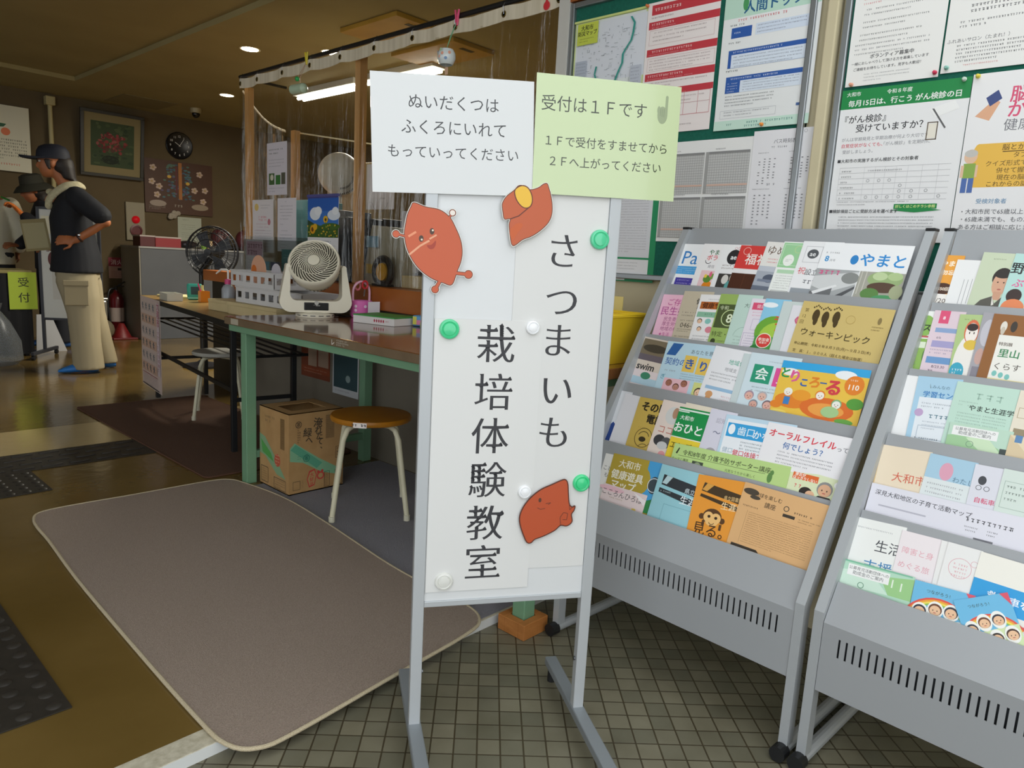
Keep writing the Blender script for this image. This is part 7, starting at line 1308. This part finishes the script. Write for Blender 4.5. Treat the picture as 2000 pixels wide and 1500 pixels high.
# ================================================================ people at the back of the hall
def remesh(b, name, mat, vox, parent=None, it=3):
    me = bpy.data.meshes.new(name); b.bm.to_mesh(me); b.bm.free(); o = bpy.data.objects.new(name, me); C.objects.link(o)
    m = o.modifiers.new('r', 'REMESH'); m.mode = 'VOXEL'; m.voxel_size = vox
    s = o.modifiers.new('s', 'SMOOTH'); s.iterations = it; s.factor = .5
    dg = bpy.context.evaluated_depsgraph_get(); me2 = bpy.data.meshes.new_from_object(o.evaluated_get(dg)); o.modifiers.clear(); o.data = me2; bpy.data.meshes.remove(me); me2.name = name
    me2.materials.clear(); me2.materials.append(mat); me2.polygons.foreach_set('use_smooth', [True]*len(me2.polygons))
    if parent: o.parent = parent
    return o
X_, Y_, Z_ = V((1, 0, 0)), V((0, 1, 0)), V((0, 0, 1)); mm = M('#888888')
def hand(b, w, d, up, s=1, curl=.5, thumb=1):
    # palm from the wrist along d, fingers spread across 'side', curling away from 'up'
    d = V(d).normalized(); up = V(up); up = (up-d*up.dot(d)).normalized(); side = d.cross(up); w = V(w)
    b.loft([(w-d*.02, .026*s, .02*s, side, up), (w+d*.02*s, .033*s, .018*s, side, up), (w+d*.06*s, .042*s, .017*s, side, up), (w+d*.092*s, .040*s, .014*s, side, up)], mm, 10)
    for k, (o, L) in enumerate(((-.031, .066), (-.0105, .076), (.0105, .072), (.031, .056))):
        p = w+d*.088*s+side*o*s; pts = [p]; a = 0
        for q in range(3):
            a += curl*(.5+.35*q); dd = d*math.cos(a)-up*math.sin(a)+side*o*2.2; pts.append(pts[-1]+dd.normalized()*L*s*(.46, .32, .22)[q])
        b.tube(pts, [.0098*s, .0094*s, .0086*s, .0075*s], mm, 7)
    p = w+d*.03*s-side*.03*s*thumb; b.tube([p, p+(d*.5-side*.85*thumb).normalized()*.035*s, p+(d*.5-side*.85*thumb).normalized()*.035*s+(d*.9-side*.3*thumb-up*.2).normalized()*.03*s, p+(d*.5-side*.85*thumb).normalized()*.035*s+(d*.9-side*.3*thumb-up*.3).normalized()*.052*s], [.0125*s, .012*s, .0105*s, .0085*s], mm, 7)
def limb(b, pts, rs, n=12): 
    q = []; r2 = []
    for i in range(len(pts)-1):
        for f in (0, .5): q.append(V(pts[i]).lerp(V(pts[i+1]), f)); r2.append(rs[i]+(rs[i+1]-rs[i])*f)
    q.append(V(pts[-1])); r2.append(rs[-1]); b.tube(q, r2, mm, n)
    for p, r in zip(pts, rs): b.ell(p, r*.99, mm, n=12)
def headmesh(b, c, s=1, pitch=0, yaw=0):
    m4 = Matrix.Translation(c) @ Matrix.Rotation(rad(yaw), 4, 'Z') @ Matrix.Rotation(rad(pitch), 4, 'Y') @ Matrix.Diagonal((s, s, s, 1))
    b.ell((-.012, 0, .025), (.098, .076, .098), mm, m4, 20); b.ell((.03, 0, -.03), (.062, .062, .085), mm, m4, 18); b.ell((.045, 0, -.088), (.036, .034, .026), mm, m4, 12)      # cranium, face, chin
    b.ell((.09, 0, -.018), (.022, .013, .024), mm, m4, 10); b.ell((.083, 0, .004), (.014, .009, .03), mm, m4, 10)                    # nose
    b.ell((.080, 0, -.062), (.012, .026, .007), mm, m4, 10); b.ell((.078, 0, -.072), (.011, .022, .007), mm, m4, 10)                 # lips
    b.ell((.075, 0, .035), (.02, .055, .012), mm, m4, 12)                                                                          # brow
    for s_ in (-1, 1): b.ell((-.005, s_*.076, -.012), (.018, .010, .032), mm, m4, 10)                                                # ears
    return m4
def eyes(m4, parent):
    for s_ in (-1, 1):
        b = B(); b.ell((.0775, s_*.031, .012), (.010, .014, .0085), M('#d8d4cc', .3), m4, 12); b.ell((.0855, s_*.031, .012), (.004, .006, .006), M('#1a1412', .2), m4, 10); b.obj('eye', parent, smooth=True)
def torso_rings(R): return [(V((x, 0, z)), rx, ry, X_, Y_) for x, z, rx, ry in R]

def person(label, mw, P):
    t = thing('person', label, 'person', mw=mw); sk = M(P['skin'], .55)
    b = B()
    b.loft(torso_rings([(0, .86, .11, .15), (.0, .95, .125, .165), (.02, 1.08, .105, .145), (.03, 1.25, .115, .165), (.02, 1.38, .105, .175), (.02, 1.45, .075, .15), (.035, 1.49, .055, .075)]), mm, 20)
    hc = V(P['head']); nb = V((.035, 0, 1.46)); b.tube([nb, nb.lerp(hc+V((-.03, 0, -.05)), .5), hc+V((-.02, 0, -.03))], [.062, .055, .052], mm, 14)
    h4 = headmesh(b, hc, 1, P.get('pitch', 0), P.get('hyaw', 0))
    for sd in ('L', 'R'):
        s_, e, w_, hd, hu, cu = P['arm'+sd]; limb(b, [s_, e, w_], [.05, .039, .027]); b.ell(V(s_)+V((0, 0, 0)), (.06, .055, .06), mm, n=12); hand(b, w_, hd, hu, 1, cu, 1 if sd == 'L' else -1)
        h, k, a = P['leg'+sd]; limb(b, [h, k, a], [.085, .056, .04]); a = V(a); b.loft([(a+V((-.06, 0, -.045)), .02, .03, Y_, Z_), (a+V((0, 0, -.04)), .038, .042, Y_, Z_), (a+V((.10, 0, -.055)), .045, .026, Y_, Z_), (a+V((.17, 0, -.062)), .03, .014, Y_, Z_)], mm, 10)
    remesh(b, 'body', sk, .0085, t, 2); eyes(h4, t)
    # trousers
    b = B(); b.loft(torso_rings(P['hips']), mm, 20)
    for sd in ('L', 'R'): b.loft([(V(c), rx, ry, X_, Y_) for c, rx, ry in P['trs'+sd]], mm, 16)
    remesh(b, 'trousers', M(P['trouser'], .85), .013, t, 3)
    b = B(); b.loft(torso_rings(P['shirt']), mm, 22)
    for sd in ('L', 'R'):
        q = P['slv'+sd]; limb(b, [p for p, r in q], [r for p, r in q], 14)
    remesh(b, P.get('top', 'shirt'), M(P['shirtc'], .8), .012, t, 3)
    for sd in ('L', 'R'):
        a = V(P['leg'+sd][2]); b = B()
        b.loft([(a+V((-.085, 0, -.05)), .02, .022, Y_, Z_), (a+V((-.06, 0, -.035)), .042, .042, Y_, Z_), (a+V((.02, 0, -.028)), .052, .05, Y_, Z_), (a+V((.10, 0, -.045)), .056, .034, Y_, Z_), (a+V((.17, 0, -.058)), .05, .02, Y_, Z_), (a+V((.205, 0, -.066)), .025, .010, Y_, Z_)], M(P['shoe'], .5), 14)
        b.obj('shoe_cover', t, smooth=True)
    return t, h4
# --- man with cap
mo = atz(165, 728, 0); MF = V((-.96, .28, 0)).normalized(); ML = Z_.cross(MF); mo = mo-ML*.11
mmw = Matrix(((MF.x, ML.x, 0, mo.x), (MF.y, ML.y, 0, mo.y), (0, 0, 1, .0), (0, 0, 0, 1)))
man, h4 = person('person in dark cap and navy polo shirt, towel round the neck, hand on hip', mmw, dict(skin='#a9673f', head=(.158, 0, 1.678), pitch=6,
  armL=((-.01, .19, 1.435), (-.195, .285, 1.235), (.015, .245, 1.085), (.96, -.25, -.05), (-.1, .9, .35), .35), armR=((.0, -.19, 1.435), (.0, -.27, 1.17), (.17, -.16, 1.0), (.9, .3, .1), (0, .3, .9), .8),
  legL=((.0, .09, .92), (.02, .10, .50), (-.02, .11, .085)), legR=((-.01, -.09, .92), (-.06, -.11, .50), (-.155, -.12, .085)),
  hips=[(.015, .78, .165, .185), (.015, .86, .155, .18), (.015, .95, .12, .15)],
  trsL=[((.02, .085, .85), .145, .10), ((.022, .09, .74), .150, .115), ((.0, .10, .62), .138, .11), ((-.012, .10, .48), .118, .105), ((-.02, .105, .28), .112, .10), ((-.03, .108, .12), .115, .098), ((-.035, .11, .03), .118, .10)],
  trsR=[((.01, -.085, .85), .145, .10), ((-.02, -.09, .74), .14, .11), ((-.06, -.105, .5), .115, .10), ((-.12, -.115, .25), .10, .09), ((-.165, -.12, .05), .095, .085)],
  shirt=[(.018, .82, .192, .215), (.018, .95, .178, .20), (.03, 1.1, .160, .19), (.045, 1.25, .152, .195), (.035, 1.38, .125, .20), (.02, 1.46, .085, .165), (.035, 1.50, .065, .08)],
  slvL=[((-.0, .17, 1.42), .085), ((-.09, .235, 1.345), .082), ((-.165, .272, 1.285), .078)], slvR=[((0, -.17, 1.42), .085), ((0, -.23, 1.3), .08), ((0, -.262, 1.22), .076)],
  trouser='#a1967a', shirtc='#10131b', shoe='#2f78c8'))
b = B(); cm4 = Matrix.Translation((.143, 0, 1.705)) @ Matrix.Rotation(rad(4), 4, 'Y'); navy = M('#0f1424', .7)
b.lathe([(1, 0), (1.0, .25), (.95, .55), (.78, .82), (.45, .97), (0, 1.02)], navy, 26, cm4 @ Matrix.Diagonal((.117, .092, .118, 1)))
cap = b.obj('cap', man, smooth=True)
b = B(); vs = []; n = 14
for i in range(n+1):
    a = rad(-72+144*i/n); r0_ = V((.105*math.cos(a), .088*math.sin(a), .018)); tip = V((.105*math.cos(a)+.125*math.cos(a*.75), .090*math.sin(a)*.95, .030-.02*abs(math.sin(a)))); vs += [r0_, tip, tip-V((0, 0, .012)), r0_-V((0, 0, .014))]
b.raw(vs, [(i*4+k, (i+1)*4+k, (i+1)*4+(k+1) % 4, i*4+(k+1) % 4) for i in range(n) for k in range(4)]+[(0, 1, 2, 3), (n*4+3, n*4+2, n*4+1, n*4)], navy, cm4); b.obj('brim', cap, smooth=True)
b = B(); hairc = M('#1d1511', .6)
b.ell((.085, 0, 1.665), (.085, .083, .09), mm, n=18); b.loft([(V((.07, 0, 1.66)), .07, .082, X_, Y_), (V((.055, 0, 1.60)), .06, .076, X_, Y_), (V((.045, 0, 1.56)), .055, .07, X_, Y_), (V((.0, 0, 1.545)), .022, .05, X_, Y_)], mm, 16)
for s_ in (-1, 1): b.loft([(V((.185, s_*.072, 1.70)), .028, .014, X_, Y_), (V((.18, s_*.076, 1.655)), .018, .012, X_, Y_), (V((.17, s_*.077, 1.62)), .012, .008, X_, Y_)], mm, 8)
remesh(b, 'hair', hairc, .009, man, 1)
b = B()
for s_ in (-1, 1):
    b.tube([(.252+.004*math.cos(a), s_*.033+.021*math.cos(a), 1.690+.017*math.sin(a)) for a in [k*.52 for k in range(12)]], .0018, dark, 5, closed=True); b.tube([(.245, s_*.054, 1.692), (.15, s_*.082, 1.690)], .0018, dark, 5)
b.tube([(.256, -.012, 1.692), (.256, .012, 1.692)], .0018, dark, 5); b.obj('glasses', man)
b = B()
b.tube(cat([(-.045, 0, 1.515), (-.02, .085, 1.52), (.06, .105, 1.505), (.13, .085, 1.455), (.178, .060, 1.40), (.195, .045, 1.355)]), .036, mm, 12, flat=.55); b.tube(cat([(-.045, 0, 1.515), (-.02, -.085, 1.52), (.06, -.105, 1.505), (.14, -.07, 1.46), (.185, -.02, 1.43)]), .036, mm, 12, flat=.55); b.ell((.19, .045, 1.345), (.03, .032, .035), mm, n=12); b.ell((.17, .0, 1.45), (.04, .05, .03), mm, n=12)
remesh(b, 'towel', noisy('towel_white', '#b5ad8c', '#c9c2a2', 60, .95), .009, man, 1)
b = B(); wr = V((.015, .245, 1.085)); wd = (wr-V((-.195, .285, 1.235))).normalized(); q1 = wd.orthogonal().normalized(); q2 = wd.cross(q1)
b.tube([wr-wd*.03+(q1*math.cos(a)+q2*math.sin(a))*.031 for a in [k*.4488 for k in range(14)]], .009, M('#2a1512', .4), 8, closed=True); wtc = b.obj('watch_strap', man, smooth=True)
b = B(); b.ell(wr-wd*.03+V((.0, .028, .022)), (.013, .013, .010), M('#c9c9c9', .2, .8), n=10); b.obj('watch_case', wtc)
b = B(); pk = M('#978c70', .85)
b.box((.03, .214, .66), (.17, .012, .19), pk, bev=.006); pkt = b.obj('cargo_pocket', man)
b = B(); b.box((.03, .222, .745), (.178, .012, .045), pk, bev=.005); b.obj('pocket_flap', pkt)
t = thing('clipboard', 'tan clipboard held in front of the person in the dark cap', 'clipboard', mw=mmw @ Matrix.Translation((.262, -.06, .985)) @ Matrix.Rotation(rad(8), 4, 'Y'))
b = B(); b.span((-.075, -.006, 0), (.10, .006, .25), M('#8f8258', .7)); b.obj('board', t); b = B(); b.span((-.06, .006, .02), (.09, .008, .22), M('#a39a72', .6)); b.obj('paper', t)
# --- person with bucket hat behind the white board
p2o = aty(70, 520, 8.3); MF2 = V((-.93, -.05, 0)).normalized(); ML2 = Z_.cross(MF2); p2o = V((p2o.x, p2o.y, 0))-MF2*.17
m2 = Matrix(((MF2.x, ML2.x, 0, p2o.x), (MF2.y, ML2.y, 0, p2o.y), (0, 0, 1, 0), (0, 0, 0, 1)))
std = dict(legL=((.0, .09, .92), (.02, .10, .50), (0, .10, .085)), legR=((.0, -.09, .92), (.03, -.10, .50), (.05, -.12, .085)), hips=[(.0, .80, .15, .18), (.0, .88, .155, .185), (.0, 1.0, .14, .17)],
  trsL=[((.0, .085, .92), .14, .105), ((.01, .09, .74), .12, .10), ((.01, .10, .48), .098, .09), ((0, .10, .25), .092, .085), ((0, .10, .06), .09, .085)], trsR=[((.0, -.085, .92), .14, .105), ((.02, -.09, .74), .12, .10), ((.03, -.10, .48), .098, .09), ((.04, -.11, .25), .092, .085), ((.05, -.12, .06), .09, .085)])
p2, h42 = person('person in a dark bucket hat and black jacket behind the small white board', m2, dict(std, skin='#9c5f3c', head=(.17, 0, 1.535), pitch=22, top='jacket',
  armL=((.03, .18, 1.36), (.14, .27, 1.13), (.30, .12, 1.30), (.5, -.5, .7), (-.6, .1, .6), .9), armR=((.03, -.18, 1.36), (.1, -.26, 1.1), (.26, -.16, 1.0), (.9, .3, 0), (0, .3, .9), .6),
  shirt=[(.0, .78, .17, .20), (.0, .95, .165, .20), (.02, 1.1, .155, .19), (.04, 1.22, .15, .195), (.05, 1.32, .13, .20), (.06, 1.40, .09, .16), (.08, 1.44, .065, .08)],
  slvL=[((.03, .16, 1.35), .085), ((.14, .27, 1.13), .07), ((.27, .145, 1.265), .055)], slvR=[((.03, -.16, 1.35), .085), ((.1, -.26, 1.1), .07), ((.24, -.17, 1.01), .055)], trouser='#1c1e26', shirtc='#14151b', shoe='#2a5a9c'))
b = B(); hat4 = Matrix.Translation((.155, 0, 1.565)) @ Matrix.Rotation(rad(14), 4, 'Y'); hb = M('#2b2a1f', .85)
b.lathe([(.175, -.035), (.135, .012), (.104, .03), (.100, .06), (.092, .105), (.06, .122), (0, .124)], hb, 30, hat4, 1.02, .9); b.lathe([(.172, -.038), (.133, .008), (.102, .024), (.095, .0)], hb, 30, hat4, 1.02, .9); b.obj('bucket_hat', p2, smooth=True)
b = B(); b.ell((.12, 0, 1.53), (.09, .085, .085), mm, n=16); b.loft([(V((.10, 0, 1.5)), .07, .075, X_, Y_), (V((.08, 0, 1.43)), .05, .07, X_, Y_)], mm, 12); remesh(b, 'hair', hairc, .01, p2, 1)
b = B(); hand(b, (.30, .12, 1.30), (.5, -.5, .7), (-.6, .1, .6), 1.14, .9); remesh(b, 'work_glove', M('#d8742a', .7), .006, p2, 1)
# --- person in white at the left edge
p3o = aty(-14, 520, 8.78); m3 = Matrix(((0.2, -.98, 0, p3o.x), (.98, .2, 0, p3o.y), (0, 0, 1, 0), (0, 0, 0, 1)))
p3, h43 = person('person in a white jacket at the left edge of the picture, behind the reception table', m3, dict(std, skin='#a06a48', head=(.07, 0, 1.62), top='jacket',
  armL=((0, .19, 1.40), (-.02, .27, 1.13), (.1, .22, .93), (.8, -.2, -.5), (0, .9, .2), .5), armR=((0, -.19, 1.40), (-.02, -.27, 1.13), (.1, -.22, .93), (.8, .2, -.5), (0, -.9, .2), .5),
  shirt=[(.0, .80, .165, .195), (.0, .95, .155, .19), (.02, 1.1, .145, .18), (.03, 1.25, .145, .19), (.02, 1.36, .12, .195), (.02, 1.43, .085, .16), (.035, 1.47, .065, .08)],
  slvL=[((0, .175, 1.385), .085), ((-.02, .27, 1.13), .072), ((.07, .23, .97), .058)], slvR=[((0, -.175, 1.385), .085), ((-.02, -.27, 1.13), .072), ((.07, -.23, .97), .058)], trouser='#2a2c30', shirtc='#d6d0b8', shoe='#2a5a9c'))
b = B(); b.ell((.055, 0, 1.65), (.105, .085, .095), mm, n=16); remesh(b, 'hair', hairc, .01, p3, 1)
b = B(); b.tube(cat([(-.09, -.10, 1.46), (-.06, -.17, 1.43), (.06, -.15, 1.42), (.13, -.08, 1.33)]), .009, M('#3f9a3a', .6), 8); b.obj('green_strap', p3)

# --- small white board on casters, reception table, bag
SD2 = V((.80, -.60, 0)); wo = V((1.885, 7.63, 0)); SN2 = V((SD2.y, -SD2.x, 0))
wmw = Matrix(((SD2.x, 0, SN2.x, wo.x), (SD2.y, 0, SN2.y, wo.y), (0, 1, 0, 0), (0, 0, 0, 1)))
t = thing('white_board_stand', 'small white board on a dark caster stand behind the person in the dark cap', 'white board', mw=wmw); dk = M('#33353c', .5)
for x in (0, .50):
    b = B(); b.span((x-.013, .05, -.012), (x+.013, 1.36, .012), dk, bev=.003); b.obj('post', t)
    b = B(); b.span((x-.014, .045, -.25), (x+.014, .075, .25), dk, bev=.003); f = b.obj('foot', t)
    for z in (-.23, .23): b = B(); b.cyl((x-.011, .023, z), (x+.011, .023, z), .0225, dark, n=14); b.obj('caster', f)
for y in (.345, 1.34): b = B(); b.span((.013, y, -.012), (.487, y+.022, .012), dk, bev=.003); b.obj('frame_bar', t)
b = B(); b.span((0, -.98, -.0125), (.474, 0, 0), M('#c6c8c4', .4))
draw(b, [('r', .03, .06, .2, .16, '#d8d4bc'), ('r', .72, .0, .05, .09, '#d8d8cc'), ('e', .22, .45, .11, .075, '#5a2320'), ('r', .09, .375, .05, .006, '#5a2320'), ('r', .3, .52, .04, .006, '#5a2320'), ('r', .13, .53, .03, .02, '#5a2320'), ('r', .17, .56, .72, .26, '#bdbcb6'), ('t', '体', .40, .48, .13, '#3f4044'), ('t', '験', .40, .56, .12, '#3f4044'), ('t', '教', .41, .64, .12, '#3f4044'), ('t', '室', .41, .72, .12, '#3f4044'), ('t', 'さつまいも', .7, .52, .08, '#3f4044')], .474, .98, 0, lambda c: M(c, .5)); b.obj('board', t).matrix_local = Matrix.Translation((.013, 1.34, .004))
# reception table with black skirt and green paper
TBY = 7.72
t = thing('reception_table', 'reception table with black skirt at the left edge, green paper on its front', 'table', (1.2, TBY+.25, 0))
b = B(); b.span((-.75, -.23, .755), (.64, .23, .785), M('#8f8454', .5), bev=.004); b.obj('top', t)
b = B(); n = 60; vs = []
for i in range(n+1):
    x = -.74+1.37*i/n; y = -.222+.006*math.sin(i*1.7); vs += [(x, y, .02), (x, y, .755)]
b.raw(vs, [(2*i, 2*i+2, 2*i+3, 2*i+1) for i in range(n)], M('#15161a', .9)); b.span((.625, -.22, .02), (.63, .22, .755), M('#15161a', .9)); b.obj('skirt', t, smooth=True)
for x in (-.70, .58):
    for y in (-.19, .19): b = B(); b.span((x-.013, y-.013, 0), (x+.013, y+.013, .755), dark); b.obj('leg', t)
pa, pb = aty(14.5, 530, TBY+.018), aty(74, 603, TBY+.018)
sheet('reception_sign', 'yellow green paper reading reception, on the front of the black skirted table', 'sign', V((pa.x, TBY+.018, pa.z-.004)), V((1, 0, 0)), V((0, 0, 1)), pb.x-pa.x, pa.z-pb.z, '#a9bf3a', [('t', '受', .53, .27, .42, '#2d3322', {'b': .01}), ('t', '付', .53, .68, .44, '#2d3322', {'b': .01})], None, .0012)
t = thing('rubbish_bag', 'grey translucent plastic bag on the floor at the left edge', 'bag', (1.45, 7.36, .0005)); b = B(); b.lathe([(.16, 0), (.20, .04), (.19, .2), (.12, .36), (.05, .46), (.07, .52), (0, .5)], M('#8a8f92', .3, alpha=.45), 20); b.obj('bag', t, smooth=True)
t = thing('leaning_board', 'white panel leaning behind the small white board', 'panel', (2.02, 7.98, .0)); b = B(); b.raw([(-.12, 0, 0), (.14, 0, 0), (.02, .02, .36), (-.10, .02, .36), (-.12, .01, 0), (.14, .01, 0), (.02, .03, .36), (-.10, .03, .36)], [(0, 1, 2, 3), (7, 6, 5, 4), (0, 4, 5, 1), (1, 5, 6, 2), (2, 6, 7, 3), (3, 7, 4, 0)], M('#b5b6b8', .6)); b.obj('sheet', t)
